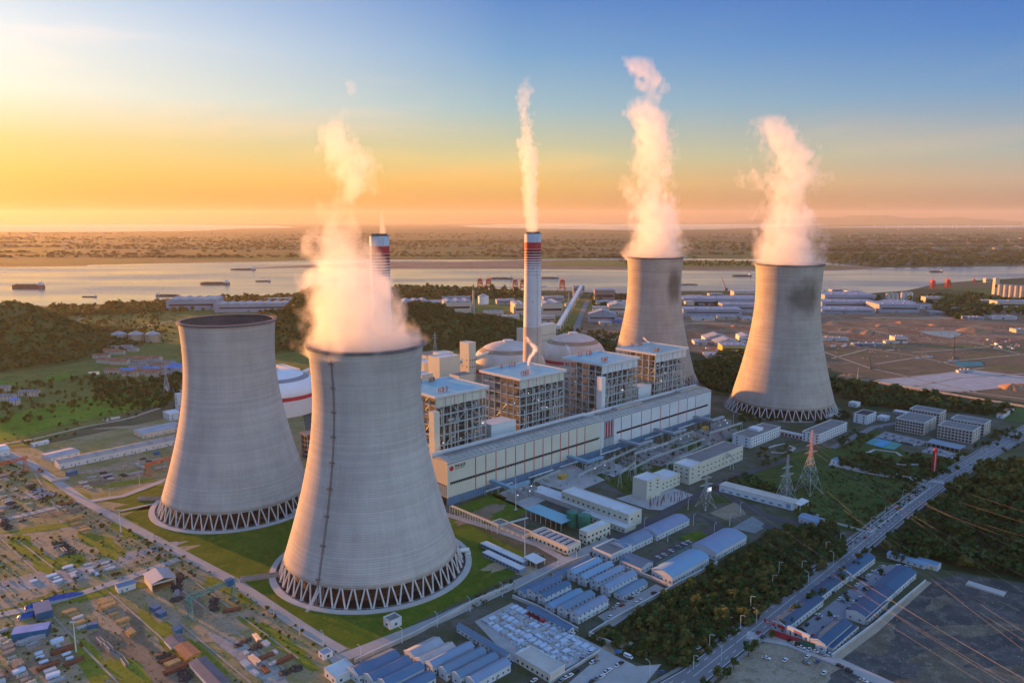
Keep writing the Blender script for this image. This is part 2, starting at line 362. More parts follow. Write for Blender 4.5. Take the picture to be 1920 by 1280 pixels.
# worn earth, gravel and grass patches with ragged edges
def blob(name, x, y, rx, ry, m, z, seed, ang=45):
    c = P(x, y); r = random.Random(seed); ph = [r.uniform(0, 6.28) for _ in range(5)]; pts = []
    for i in range(40):
        t = 2 * math.pi * i / 40; k = 1 + .16 * math.sin(2*t + ph[0]) + .13 * math.sin(3*t + ph[1]) + .10 * math.sin(5*t + ph[2]) + .07 * math.sin(9*t + ph[3]) + .05 * math.sin(13*t + ph[4])
        u, v = rx * k * math.cos(t), ry * k * math.sin(t); a = R(ang); pts.append((c.x + u * math.cos(a) - v * math.sin(a), c.y + u * math.sin(a) + v * math.cos(a)))
    return sheet(name, pts, z, m, px=False)
G_TAN = ground_mat('tan_dirt', [(.30,.23,.14),(.33,.25,.16),(.21,.165,.09)], .05)
G_GRAVEL = ground_mat('grey_gravel', [(.26,.24,.22),(.32,.30,.27),(.19,.17,.13)], .08)
G_YGRASS = ground_mat('yellow_green_grass', [(.14,.165,.018),(.19,.195,.026),(.10,.125,.016)], .06)
G_BROWN = ground_mat('brown_dirt', [(.17,.125,.085),(.22,.165,.11),(.13,.11,.05)], .05)
for i, (x, y, rx, ry, m, a) in enumerate([(20,1105,38,22,G_TAN,10),(95,1085,30,14,G_GRAVEL,20),(250,1045,34,11,G_GRAVEL,42),(300,1040,22,9,G_TAN,42),(90,1030,44,9,G_TAN,-44),(150,1010,50,10,G_TAN,-44),(180,1060,20,9,G_GRAVEL,30),(235,1200,46,15,G_BROWN,-46),(275,1240,26,13,G_BROWN,-46),(205,1150,26,9,G_TAN,-46),(310,1150,34,6,G_TAN,-46),(425,1172,24,17,G_TAN,45),(360,1130,20,6,G_BROWN,-44),(70,1215,34,5,G_TAN,-44),(110,1190,18,6,G_TAN,-44),(60,1250,20,9,G_BROWN,20),(480,1245,44,7,G_GRAVEL,-42),(330,1285,26,9,G_BROWN,-44),(20,930,32,10,G_TAN,20),(75,925,22,8,G_GRAVEL,-40),(200,880,34,8,G_TAN,20),(270,865,24,8,G_TAN,20),(180,905,20,7,G_BROWN,20),(120,960,22,6,G_BROWN,30),(20,1000,24,7,G_TAN,10),(250,800,34,8,G_TAN,15),(320,800,16,6,G_TAN,15),
    (1150,1215,14,5,G_TAN,45),(900,965,26,12,G_BROWN,45),(1000,1075,18,7,G_TAN,-30),(940,1060,16,6,G_TAN,40)]): blob('worn_ground', x, y, rx, ry, m, (.20 + .0018 * i), i, a)
for i, (x, y, rx, ry, a) in enumerate([(190,1020,34,9,-42),(240,990,30,8,-42),(75,1050,28,7,-46),(120,1115,24,6,25),(30,1145,26,6,15),(200,1110,30,5,25),(130,1050,18,9,-46),(300,1185,30,5,-46),(360,1215,34,5,-44),(520,1200,36,6,-42),(430,1105,30,5,-42),(250,1270,34,6,-46),(170,1240,34,6,-46),(80,990,26,7,20),(40,1020,22,9,-46),(150,930,20,6,-40),(240,905,30,6,20),(110,910,26,5,-40),(40,1190,20,4,10),(330,905,20,5,20)]): blob('grass_patch', x, y, rx, ry, G_YGRASS, (.265 + .002 * i), 100 + i, a)
for i, (x, y, rx, ry, a) in enumerate([(1640,1200,26,10,30),(1700,1180,20,6,50),(1760,1240,30,9,20),(1690,1250,26,9,-30),(1830,1180,30,7,10),(1600,1262,20,8,40),(1820,1270,44,12,5),(1900,1230,30,8,20),(1760,1130,14,5,40),(1880,1150,24,6,-20)]): blob('worn_ground', x, y, rx, ry, (G_DARK2, G_DARK3)[i % 2], .13 + .002 * i, 200 + i, a)
for i, (x, y, rx, ry, a, m) in enumerate([(1600,600,90,26,0,G_BROWN),(1720,596,120,24,0,G_TAN),(1850,606,110,26,0,G_BROWN),(1600,622,70,14,0,G_TAN),(1680,628,60,12,0,G_BROWN),(1330,606,60,18,0,G_TAN),(1390,610,50,16,0,G_BROWN),(1140,636,40,14,0,G_TAN),(1120,645,30,12,0,G_MEADOW),(1880,625,70,14,0,G_BROWN),(1790,650,50,8,0,G_MEADOW),(1580,680,24,7,0,G_BROWN),(1880,690,40,6,0,G_MEADOW),(1780,606,70,8,0,G_PLOT),(1560,612,50,9,0,G_PLOT),(1640,648,60,7,0,G_MEADOW),(1730,655,40,6,0,G_BROWN),(1860,668,46,7,0,G_MEADOW),(1660,668,34,6,0,G_BROWN),(1890,655,60,7,0,G_LAWN),(1850,645,44,5,0,G_MEADOW),(1600,662,24,6,0,G_MEADOW),(1700,690,26,5,0,G_BROWN)]): blob('worn_ground', x, y, rx, ry, m, .17 + .003 * i, 300 + i, a)
# roads
RD = .35
road('road', [(-60,815),(60,870),(160,941),(300,1016),(440,1091),(560,1172),(640,1222)], 8.5, RD, CONC)
road('road', [(1500,1000),(1430,985)], 9, RD, ASPH)
road('road', [(620,1240),(660,1226),(820,1163),(960,1098),(1060,1052),(1150,1005)], 9, RD + .01, CONC)
road('road', [(1060,1050),(1010,1022),(920,990),(838,965),(780,950)], 7, RD + .02, CONC)
road('road', [(160,941),(230,930),(310,900),(340,890)], 8, RD + .02, CONC)
road('road', [(225,958),(300,942),(345,935)], 4, RD + .03, CONC)
road('road', [(-40,985),(60,962),(150,940)], 8, RD + .02, CONC)
road('road', [(-60,1165),(60,1140),(160,1110),(250,1080),(335,1048)], 8, RD + .02, CONC)
road('road', [(155,865),(250,840),(330,815)], 5, RD + .02, DIRTR)
road('road', [(-40,840),(60,824),(160,800),(240,785),(300,765)], 6, RD + .02, DIRTR)
road('road', [(-40,855),(0,858),(60,872)], 6, RD + .03, CONC)
# public road on the right, wide, with a parallel service strip
road('highway', [(1090,1430),(1200,1325),(1300,1268),(1380,1205),(1500,1110),(1600,1030),(1680,965),(1760,905),(1850,850),(1930,805),(2100,700)], 15, RD, GREY)
road('road', [(1600,1020),(1550,995),(1500,985),(1430,965),(1340,915)], 10, RD + .02, ASPH)
road('road', [(1150,1010),(1200,990),(1260,955),(1330,915),(1390,890),(1480,860)], 9, RD + .02, ASPH)
road('road', [(1150,1010),(1060,955),(1000,930)], 7, RD + .03, ASPH)
road('road', [(1180,1075),(1300,1010),(1350,985),(1310,965),(1210,1005)], 8, RD + .03, ASPH)
road('road', [(1560,840),(1640,800),(1700,790)], 8, RD + .02, GREY)
road('road', [(1555,870),(1700,895),(1770,905)], 9, RD + .03, PAVE)
road('road', [(1060,1190),(1180,1250),(1100,1290)], 8, RD + .02, PAVE)
road('dirt_road', [(1400,1190),(1480,1205),(1580,1245),(1700,1300)], 9, RD + .03, PAVE)
road('dirt_road', [(1560,1240),(1640,1180),(1740,1090)], 5, RD + .02, DIRTR)
CONCD = M('pavement_slabs', (.20,.195,.185), .85, .2, .1)
def offset_path(pts, off):
    q = [(P(*p)[0], P(*p)[1]) for p in pts]; l, r = strip_pts(q, 2 * abs(off)); return l if off > 0 else r
HWP = [(1090,1430),(1200,1325),(1300,1268),(1380,1205),(1500,1110),(1600,1030),(1680,965),(1760,905),(1850,850),(1930,805),(2100,700)]
for off in (-9.6, 9.6): road('pavement', offset_path(HWP, off), 2.4, RD + .12, CONCD, px=False)
for off in (-7.0, 7.0): road('road_marking', offset_path(HWP, off), .25, RD + .03, WHITE_LINE, px=False)
b = MB(); c0 = [Vector((P(*p)[0], P(*p)[1])) for p in HWP]
for off in (-4, 0, 4):
    for a, e in zip(c0, c0[1:]):
        d = e - a; n_ = int(d.length / 9); u = d.normalized(); w_ = Vector((-u.y, u.x)) * off
        for i in range(n_): s0 = a + u * (i * 9) + w_; s1 = s0 + u * (4 if off else 9.2); ribbon(b, [tuple(s0), tuple(s1)], .22, RD + .034 + .004 * (off == 0))
structure(b.build('road_marking', WHITE_LINE))
# straight road and plot paths in the distance
road('road', [(1068,650),(1086,600),(1102,563)], 14, RD, GREY)
for a in ([(1545,660),(1630,690),(1830,735)],[(1590,648),(1720,668),(1830,695),(1960,715)],[(1560,672),(1625,655)],[(1640,683),(1740,667)],[(1710,661),(1870,650)],[(1760,680),(1940,662)],[(1650,712),(1760,701),(1845,690)],[(1700,727),(1800,708),(1935,700)],[(1800,735),(1930,722)],[(1640,715),(1750,727),(1920,748),(2050,765)],[(1815,640),(1930,668)]):
    road('path', a, 5, .4, DIRTR)
road('road', [(100,640),(230,620),(330,600)], 8, .2, DIRTR)
road('road', [(45,612),(120,585)], 8, .2, DIRTR)
road('road', [(130,607),(165,592)], 6, .2, DIRTR)
for pts in ([(300,726),(330,716),(350,712),(350,735),(322,740)], [(163,698),(186,696),(187,702),(172,702)], [(192,785),(225,780),(226,784),(196,791)]):
    sheet('pond', pts, .3, WATER)
sheet('pond', [(1718,621),(1790,620),(1805,626),(1785,634),(1745,628)], .3, WATER)
for pts in ([(1735,668),(1748,667),(1750,670),(1738,671)],[(1660,656),(1674,655),(1678,657),(1664,658)],[(1775,674),(1795,673),(1798,676),(1780,677)],[(1716,671),(1728,671),(1728,673),(1717,673)]): sheet('pond', pts, .45, WATER)
sheet('green_netting', [(1785,679),(1840,678),(1845,686),(1800,688)], .5, M('teal_netting', (.02,.16,.17), .8, .2, .1))

# hills
def bumpy(x, y, s, seed):
    v = 0
    for k in range(4):
        f = (2 ** k) / s; a = .5 ** k
        v += a * (math.sin(x * f + seed * 1.7 + 2.1 * math.sin(y * f * .8 + k)) * math.cos(y * f * 1.1 + seed + 1.3 * math.sin(x * f * .7)))
    return v
HILLS = []
def hill_z(h, x, y):
    z = 0
    for cx, cy, rx, ry, ht in h['b']:
        d = ((x - cx) / rx) ** 2 + ((y - cy) / ry) ** 2
        z = max(z, ht * math.exp(-d * 1.2) * (1 + .12 * bumpy(x, y, 60, h['s']))) if ht > 0 else z
    return z - h.get('base', 4)
HILLM = ground_mat('hill_soil', [(.06,.075,.015),(.08,.09,.022),(.10,.095,.035)], .02)
def hill(name, bumps, seed):
    h = dict(b=bumps, s=seed); HILLS.append(h)
    x0 = min(b[0] - 2.1 * b[2] for b in bumps); x1 = max(b[0] + 2.1 * b[2] for b in bumps)
    y0 = min(b[1] - 2.1 * b[3] for b in bumps); y1 = max(b[1] + 2.1 * b[3] for b in bumps)
    n = 90; b = MB()
    for j in range(n + 1):
        for i in range(n + 1):
            x = x0 + (x1 - x0) * i / n; y = y0 + (y1 - y0) * j / n; b.v.append((x, y, hill_z(h, x, y)))
    for j in range(n):
        for i in range(n): b.f.append((j*(n+1)+i, j*(n+1)+i+1, (j+1)*(n+1)+i+1, (j+1)*(n+1)+i)); b.m.append(0)
    h['ext'] = (x0, y0, x1, y1)
    return structure(b.build(name, HILLM, smooth=True))
hill('hill', [(-400,1590,120,110,106),(-490,1540,85,100,70),(-290,1590,110,110,86),(-190,1600,130,120,74),(-80,1620,130,110,52)], 3)
hill('hill', [(-1010,1450,170,190,88),(-900,1420,95,130,46),(-1200,1480,200,200,95)], 9)
# ------------------------------------------------------------------ cooling towers
def shell_mat(name, c1, c2, stain=None):
    m = bpy.data.materials.new(name); m.use_nodes = True; nt = m.node_tree; N = nt.nodes; L = nt.links
    b = N['Principled BSDF']; b.inputs['Roughness'].default_value = .9; b.inputs['Specular IOR Level'].default_value = .15
    tc = N.new('ShaderNodeTexCoord'); sx = N.new('ShaderNodeSeparateXYZ'); L.new(tc.outputs['Object'], sx.inputs[0])
    def mth(op, a, b_=None):
        n = N.new('ShaderNodeMath'); n.operation = op
        for i, v in enumerate((a, b_)):
            if v is None: continue
            if isinstance(v, (int, float)): n.inputs[i].default_value = v
            else: L.new(v, n.inputs[i])
        return n.outputs[0]
    def noise(vec, s, d=4):
        n = N.new('ShaderNodeTexNoise'); n.inputs['Scale'].default_value = s; n.inputs['Detail'].default_value = d; n.inputs['Roughness'].default_value = .65
        L.new(vec, n.inputs['Vector']); return n.outputs['Fac']
    def rng(v, a, c, d=0., e=1.):
        r = N.new('ShaderNodeMapRange')
        for k, q in zip(('From Min','From Max','To Min','To Max'), (a, c, d, e)): r.inputs[k].default_value = q
        L.new(v, r.inputs['Value']); return r.outputs[0]
    def mp(sc):
        q = N.new('ShaderNodeMapping'); q.inputs['Scale'].default_value = sc; L.new(tc.outputs['Object'], q.inputs[0]); return q.outputs[0]
    def mul(a, v):
        x = N.new('ShaderNodeMix'); x.data_type = 'RGBA'; x.blend_type = 'MULTIPLY'; x.inputs['Factor'].default_value = 1
        L.new(a, x.inputs['A']); L.new(v, x.inputs['B']); return x.outputs['Result']
    x = N.new('ShaderNodeMix'); x.data_type = 'RGBA'; x.inputs['A'].default_value = (*c1, 1); x.inputs['B'].default_value = (*c2, 1)
    L.new(rng(noise(mp((.5,.5,1.3)), .05), .35, .65), x.inputs['Factor']); c = x.outputs['Result']
    # one shade for each formwork lift, a thin joint between lifts, panel joints and run-off streaks
    lift = 1.55
    fl = mth('FLOOR', mth('DIVIDE', sx.outputs[2], lift))
    wn = N.new('ShaderNodeTexWhiteNoise'); wn.noise_dimensions = '1D'; L.new(fl, wn.inputs['W'])
    c = mul(c, rng(wn.outputs['Value'], 0, 1, .92, 1.04))
    pp = mth('PINGPONG', sx.outputs[2], lift / 2)
    c = mul(c, rng(pp, 0, .3, .80, 1.0))
    ang = mth('ARCTAN2', sx.outputs[1], sx.outputs[0]); cb = N.new('ShaderNodeCombineXYZ')
    L.new(mth('MULTIPLY', ang, 30), cb.inputs[0]); L.new(mth('MULTIPLY', sx.outputs[2], .035), cb.inputs[2])
    c = mul(c, rng(noise(cb.outputs[0], .8, 4), .3, .7, .93, 1.035))
    c = mul(c, rng(noise(mp((1,1,.22)), .04, 7), .35, .65, .84, 1.08))
    cb2 = N.new('ShaderNodeCombineXYZ'); L.new(mth('FLOOR', mth('MULTIPLY', ang, 34)), cb2.inputs[0]); L.new(fl, cb2.inputs[1])
    w2 = N.new('ShaderNodeTexWhiteNoise'); w2.noise_dimensions = '2D'; L.new(cb2.outputs[0], w2.inputs['Vector'])
    c = mul(c, rng(w2.outputs['Value'], 0, 1, .985, 1.012))
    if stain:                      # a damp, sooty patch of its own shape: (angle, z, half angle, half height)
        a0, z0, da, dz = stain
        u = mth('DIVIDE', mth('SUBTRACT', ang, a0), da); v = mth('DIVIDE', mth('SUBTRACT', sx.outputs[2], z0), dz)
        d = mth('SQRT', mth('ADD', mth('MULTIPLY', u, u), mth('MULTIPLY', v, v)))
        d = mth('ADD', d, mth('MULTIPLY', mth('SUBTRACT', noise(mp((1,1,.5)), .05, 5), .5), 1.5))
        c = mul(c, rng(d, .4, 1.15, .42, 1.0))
    L.new(c, b.inputs['Base Color'])
    bp = N.new('ShaderNodeBump'); bp.inputs['Strength'].default_value = .3; bp.inputs['Distance'].default_value = .2
    L.new(rng(pp, 0, .35), bp.inputs['Height']); L.new(bp.outputs[0], b.inputs['Normal'])
    return m
TW_NEAR = shell_mat('shell_concrete', (.40,.372,.34), (.455,.425,.39))
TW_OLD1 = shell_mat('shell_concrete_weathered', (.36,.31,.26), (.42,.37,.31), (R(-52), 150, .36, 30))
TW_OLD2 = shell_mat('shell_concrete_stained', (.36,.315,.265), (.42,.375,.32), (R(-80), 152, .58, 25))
COLC = M('column_concrete', (.46,.44,.42), .85, .12, .2)
LINING = M('lining_dark_concrete', (.085,.075,.075), .9, .25, .05, wave=(2, 3.1, .2))  # inner face coloured much darker than the outer shell
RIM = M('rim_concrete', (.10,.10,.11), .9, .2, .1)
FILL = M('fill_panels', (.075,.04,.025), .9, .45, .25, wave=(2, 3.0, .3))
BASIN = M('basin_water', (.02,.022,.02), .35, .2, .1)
APRON = M('apron_concrete', (.40,.37,.34), .9, .12, .06)
STEEL = M('ladder_steel', (.12,.11,.12), .6, .2, .5)
RAIL = M('rail_steel', (.45,.45,.46), .5, .1, .5)
def shell_prof(rs, zs, rt, zt):
    zth = zs + (zt - zs) * .80; rth = rt * .955
    k = (zth - zs) / math.sqrt((rs / rth) ** 2 - 1); pr = []
    n = 44
    for i in range(n + 1):
        z = zs + (zt - zs) * i / n
        if z <= zth: r = rth * math.sqrt(1 + ((z - zth) / k) ** 2)
        else: r = rth + (rt - rth) * ((z - zth) / (zt - zth)) ** 1.6
        pr.append((r, z))
    return pr
def prof_r(pr, z):
    for (r0, z0), (r1, z1) in zip(pr, pr[1:]):
        if z0 <= z <= z1: return r0 + (r1 - r0) * (z - z0) / (z1 - z0)
    return pr[-1][0]
def tower(label, x, y, rout, rcol, rs, zs, rt, zt, mat, nv, ladder=None, wet=True, group='cooling towers'):
    t = T('cooling_tower', label, 'cooling tower', (x, y, 0), 0, group)
    pr = shell_prof(rs, zs, rt, zt); th = .9
    inner = [(r - th, z) for r, z in reversed(pr)]
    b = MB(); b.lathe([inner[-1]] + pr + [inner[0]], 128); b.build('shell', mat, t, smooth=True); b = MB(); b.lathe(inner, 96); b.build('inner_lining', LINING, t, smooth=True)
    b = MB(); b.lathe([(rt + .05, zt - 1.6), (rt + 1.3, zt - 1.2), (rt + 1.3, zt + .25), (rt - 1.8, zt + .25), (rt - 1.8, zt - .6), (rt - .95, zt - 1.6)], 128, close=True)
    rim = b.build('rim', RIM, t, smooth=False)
    b = MB(); b.lathe([(rt + 1.05, zt + 1.15), (rt + 1.2, zt + 1.15), (rt + 1.2, zt + 1.3), (rt + 1.05, zt + 1.3)], 96, close=True)
    for i in range(72):
        a = 2 * math.pi * i / 72; b.beam(((rt + 1.12) * math.cos(a), (rt + 1.12) * math.sin(a), zt + .25), ((rt + 1.12) * math.cos(a), (rt + 1.12) * math.sin(a), zt + 1.2), .1)
    b.build('railing', STEEL, rim)
    # V columns
    ztop = zs + .6; rtop = rs - .45
    for s in (-1, 1):
        da = s * math.pi / nv * .86
        b = MB(); b.tube((rcol, s * .55, .3), (rtop * math.cos(da), rtop * math.sin(da), ztop), .62, .56, 8)
        b.box(rcol - .9, s * .65 - .75, .02, rcol + .9, s * .65 + .75, .5)
        me = b.mesh('column', COLC)
        for i in range(nv): link('column', me, t, yaw=2 * math.pi * (i + .37) / nv)
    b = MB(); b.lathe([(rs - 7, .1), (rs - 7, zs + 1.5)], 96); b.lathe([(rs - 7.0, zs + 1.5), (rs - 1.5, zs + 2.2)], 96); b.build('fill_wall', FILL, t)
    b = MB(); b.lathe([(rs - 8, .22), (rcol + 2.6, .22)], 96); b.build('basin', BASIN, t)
    b = MB(); b.lathe([(rcol + 2.6, .2), (rcol + 2.6, .9), (rout, .8), (rout, .05)], 128); b.build('apron', APRON, t, smooth=False)
    b = MB(); b.lathe([(rcol + 2.9, 1.9), (rcol + 3.0, 1.9), (rcol + 3.0, 2.02), (rcol + 2.9, 2.02)], 96, close=True)
    for i in range(96):
        a = 2 * math.pi * i / 96; b.beam(((rcol + 2.95) * math.cos(a), (rcol + 2.95) * math.sin(a), .9), ((rcol + 2.95) * math.cos(a), (rcol + 2.95) * math.sin(a), 2.0), .08)
    b.build('railing', RAIL, t)
    if ladder is not None:
        b = MB(); ca, sa = math.cos(ladder), math.sin(ladder); pts = []
        for r, z in pr: pts.append((r, z))
        for (r0, z0), (r1, z1) in zip(pts, pts[1:]):
            for o in (-.55, .55):
                b.beam(((r0 + .5) * ca - o * sa, (r0 + .5) * sa + o * ca, z0), ((r1 + .5) * ca - o * sa, (r1 + .5) * sa + o * ca, z1), .22)
            for k in range(3):
                f = k / 3; r = r0 + (r1 - r0) * f + .5; z = z0 + (z1 - z0) * f
                b.beam((r * ca + .55 * sa, r * sa - .55 * ca, z), (r * ca - .55 * sa, r * sa + .55 * ca, z), .12)
                q = r + .9; b.beam((r * ca + .6 * sa, r * sa - .6 * ca, z), (q * ca, q * sa, z), .1); b.beam((r * ca - .6 * sa, r * sa + .6 * ca, z), (q * ca, q * sa, z), .1)
        la = b.build('ladder', STEEL, t)
        for k in range(9):
            z = zs + 4 + (zt - zs - 12) * (k / 8) ** .92; r = prof_r(pr, z); q = MB()
            q.obox(r + .9, 0, z, 2.0, 3.4, .25); 
            for s in (-1.6, 1.6):
                q.obox(r + .9, s, z + 1.1, 2.0, .1, .1); q.obox(r + 1.8, s, z, .12, .12, 1.2)
            q.obox(r + 1.85, 0, z + 1.1, .1, 3.3, .1)
            q.build('platform', STEEL, la, yaw=ladder)
    return t, pr
NT = dict(rs=62.2, zs=11.8, rt=39.6, zt=163.8)
t1, pr1 = tower('nearest pale grey cooling tower with a wide white plume rising over its rim', -102.3, 522.9, 72.7, 65.6, mat=TW_NEAR, nv=48, ladder=R(-114), **NT)
t2, pr2 = tower('pale grey cooling tower with an open dark mouth and no steam', -245.8, 648.6, 73.0, 65.6, mat=TW_NEAR, nv=48, ladder=R(-166), **NT)
OT = dict(rs=65.8, zs=12.2, rt=42.3, zt=192.2)
t3, pr3 = tower('tan cooling tower whose whole column ring shows, beside the white office blocks', 360.7, 987.4, 74.0, 71.2, mat=TW_OLD2, nv=46, **OT)
t4, pr4 = tower('tan cooling tower with its foot hidden behind the boiler houses', 219.3, 1166, 74.0, 71.2, mat=TW_OLD1, nv=46, **OT)
# stairs up to the shell and short culverts across the aprons of the near towers
def tower_stair(t, ang, r0, z1):
    b = MB(); ca, sa = math.cos(ang), math.sin(ang)
    for o in (-.8, .8):
        b.beam((r0 + 14, o, .9), (r0 - 4, o, z1), .3); b.beam((r0 + 14, o, 2), (r0 - 4, o, z1 + 1.2), .12)
    for k in range(22):
        f = k / 21; b.obox(r0 + 14 - 18 * f, 0, .9 + (z1 - .9) * f, .9, 1.6, .12)
    for k in range(5):
        f = k / 4; x = r0 + 12 - 15 * f; z = 1.2 + (z1 - 1.5) * f
        for o in (-.8, .8): b.beam((x, o, .3), (x, o, z), .18)
        b.beam((x, -.8, .3), (x, .8, z), .1)
    b.build('staircase', RAIL, t, yaw=ang)
tower_stair(t1, R(-113), 62, 12.5); 
for t, ang in ((t1, R(-163)), (t2, R(178))):
    b = MB(); b.box(66, -2.2, .1, 92, 2.2, 1.5, 0); b.box(68, -1.7, 1.5, 92, 1.7, 1.56, 0); b.box(66, -2.3, 1.5, 92, -2.1, 2.4); b.box(66, 2.1, 1.5, 92, 2.3, 2.4); b.build('culvert', M('culvert_concrete', (.26,.22,.19), .9, .2, .2), t, yaw=ang)
b = MB(); b.box(64, -9, .1, 84, 9, 1.0); b.box(68, -7, 1.0, 74, 7, 5.0); b.box(75, -6, 1, 75.4, 6, 4); b.build('pump_house', M('pump_concrete', (.40,.36,.33), .85, .12, .2), t2, yaw=R(-25))
b = MB(); b.tube((63, 0, 3.2), (72, 0, 3.2), 1.7, 1.7, 14); b.box(69, -2.2, .1, 73, 2.2, 1.6); b.build('water_main', M('pipe_white', (.6,.58,.56), .5, .1, .3), t1, yaw=R(14))
# ------------------------------------------------------------------ chimneys
CH_W = M('chimney_white', (.52,.50,.50), .75, .1, .06, wave=(2, 4.0, .06))
CH_R = M('chimney_red', (.36,.022,.03), .7, .15, .08)
CH_DR = M('chimney_dark_red', (.17,.012,.016), .7, .15, .08)
CH_GB = M('chimney_blue_grey', (.36,.45,.52), .7, .1, .08)
CH_C = M('chimney_concrete', (.42,.35,.30), .9, .14, .06, wave=(2, 2.5, .08))
def chimney(label, x, y, ztop, rt, rb):
    t = T('chimney', label, 'chimney', (x, y, 0), 0, 'tall striped chimneys')
    rad = lambda z: rt + (rb - rt) * (1 - z / ztop) ** 1.5
    def band(z0, z1, name, m, out=0.0, n=6):
        b = MB(); q = [(rad(z0 + (z1 - z0) * i / n) + out, z0 + (z1 - z0) * i / n) for i in range(n + 1)]
        b.lathe(q, 48); b.build(name, m, t, smooth=True)
    zc = ztop - 112
    band(0, zc, 'concrete_shaft', CH_C, n=24); band(zc, ztop - 50, 'white_shaft', CH_W)
    band(ztop - 50, ztop - 18, 'white_shaft', CH_W)
    band(ztop - 18, ztop - 10.2, 'red_band', CH_R, .05, 2); band(ztop - 10.2, ztop, 'top_band', CH_GB, .04, 2)
    zz = ztop - 18
    for hgt, gap in [(a_ * .66, b_ * .66) for a_, b_ in ((4.6,.6),(3.8,.9),(3.2,1.3),(2.6,1.7),(2.1,2.1),(1.6,2.5),(1.1,2.9),(.8,3.3),(.5,5.2),(.4,6))]:
        zz -= gap; band(zz - hgt, zz, 'red_stripe', CH_DR, .06, 1); zz -= hgt
    b = MB(); b.lathe([(rt + .05, ztop), (rt + .25, ztop - .2), (rt + .25, ztop + .6), (rt - .8, ztop + .6), (rt - .8, ztop - 3)], 48)
    for s in ((-.42, 0), (.42, 0)):
        q = MB(); q.lathe([(rt * .40, ztop - 6), (rt * .40, ztop + 2.2), (rt * .36, ztop + 2.2), (rt * .36, ztop - 6)], 24); q.build('flue', RIM, t, (s[0] * rt, s[1] * rt, 0))
    b.build('crown_ring', RIM, t)
    b = MB(); b.lathe([(rt * .92, ztop - 3), (.1, ztop - 3)], 32); b.build('cap_slab', RIM, t)
    for z in (ztop - 42, ztop - 82):
        for a in (-90, 10, 150):
            b = MB(); r = rad(z); b.obox(r, 0, z, .4, 1.1, 1.8); b.build('beacon_lamp', RIM, t, yaw=R(a))
    b = MB()
    for z0 in range(2, int(ztop) - 2, 4):
        z1 = z0 + 4
        for o in (-.3, .3): b.beam((rad(z0) + .3, o, z0), (rad(z1) + .3, o, z1), .12)
    b.build('ladder', STEEL, t, yaw=R(-60))
    return t
CH1 = V(998, 700, 915); CH1.z = 0
chimney('tall white chimney with red upper stripes standing clear between the domes', CH1.x, CH1.y, 232.4, 9.9, 13.0)
CH2 = V(715.5, 600, 790)
chimney('tall striped chimney half hidden behind the widest plume', CH2.x, CH2.y, 232.5, 10.0, 13.0)
# ------------------------------------------------------------------ turbine hall, boiler houses, domes and other plant buildings
CREAM = M('cream_cladding', (.50,.50,.41), .55, .06, .05, wave=(0, 2.0, .05))
WHITE = M('white_cladding', (.52,.57,.58), .5, .08, .05, wave=(0, 2.0, .06))
BLUEB = M('blue_base_panel', (.10,.19,.30), .5, .12, .2, wave=(0, 3.0, .25))
REDS = M('red_strip', (.42,.03,.04), .5, .1, .2)
DKWIN = M('dark_glazing', (.02,.025,.03), .15, .3, .3, spec=.5)
TRIM = M('blue_grey_trim', (.10,.15,.19), .5, .1, .2)
ROOFT = M('tan_roofing', (.36,.33,.27), .7, .16, .08, wave=(0, 6, .15))
ROOFD = M('dark_roofing', (.17,.16,.15), .8, .2, .1)
ROOFB = M('pale_blue_roof_sheet', (.17,.37,.43), .35, .07, .06, wave=(0, 1.2, .08))
ROOFL = M('light_roofing', (.52,.52,.52), .6, .1, .08)
PARAP = M('parapet_white', (.50,.53,.53), .5, .06, .1)
STEELG = M('galvanised_steel', (.36,.40,.38), .5, .15, .3, metal=.1)
STEELD = M('dark_plant_steel', (.07,.075,.08), .6, .3, .25)
FLOORG = M('grating_floor', (.16,.17,.17), .7, .25, .3)
PIPE = M('insulated_pipe', (.50,.55,.55), .35, .1, .3, metal=.35)
BOIL = M('boiler_casing', (.11,.105,.09), .7, .35, .12, wave=(2, 2.5, .25))
RUST = M('rusty_stack', (.30,.13,.07), .8, .3, .8)
LAMPW = bpy.data.materials.new('lamp_glow'); LAMPW.use_nodes = True
_b = LAMPW.node_tree.nodes['Principled BSDF']; _b.inputs['Emission Color'].default_value = (1,.93,.75,1); _b.inputs['Emission Strength'].default_value = 1.6
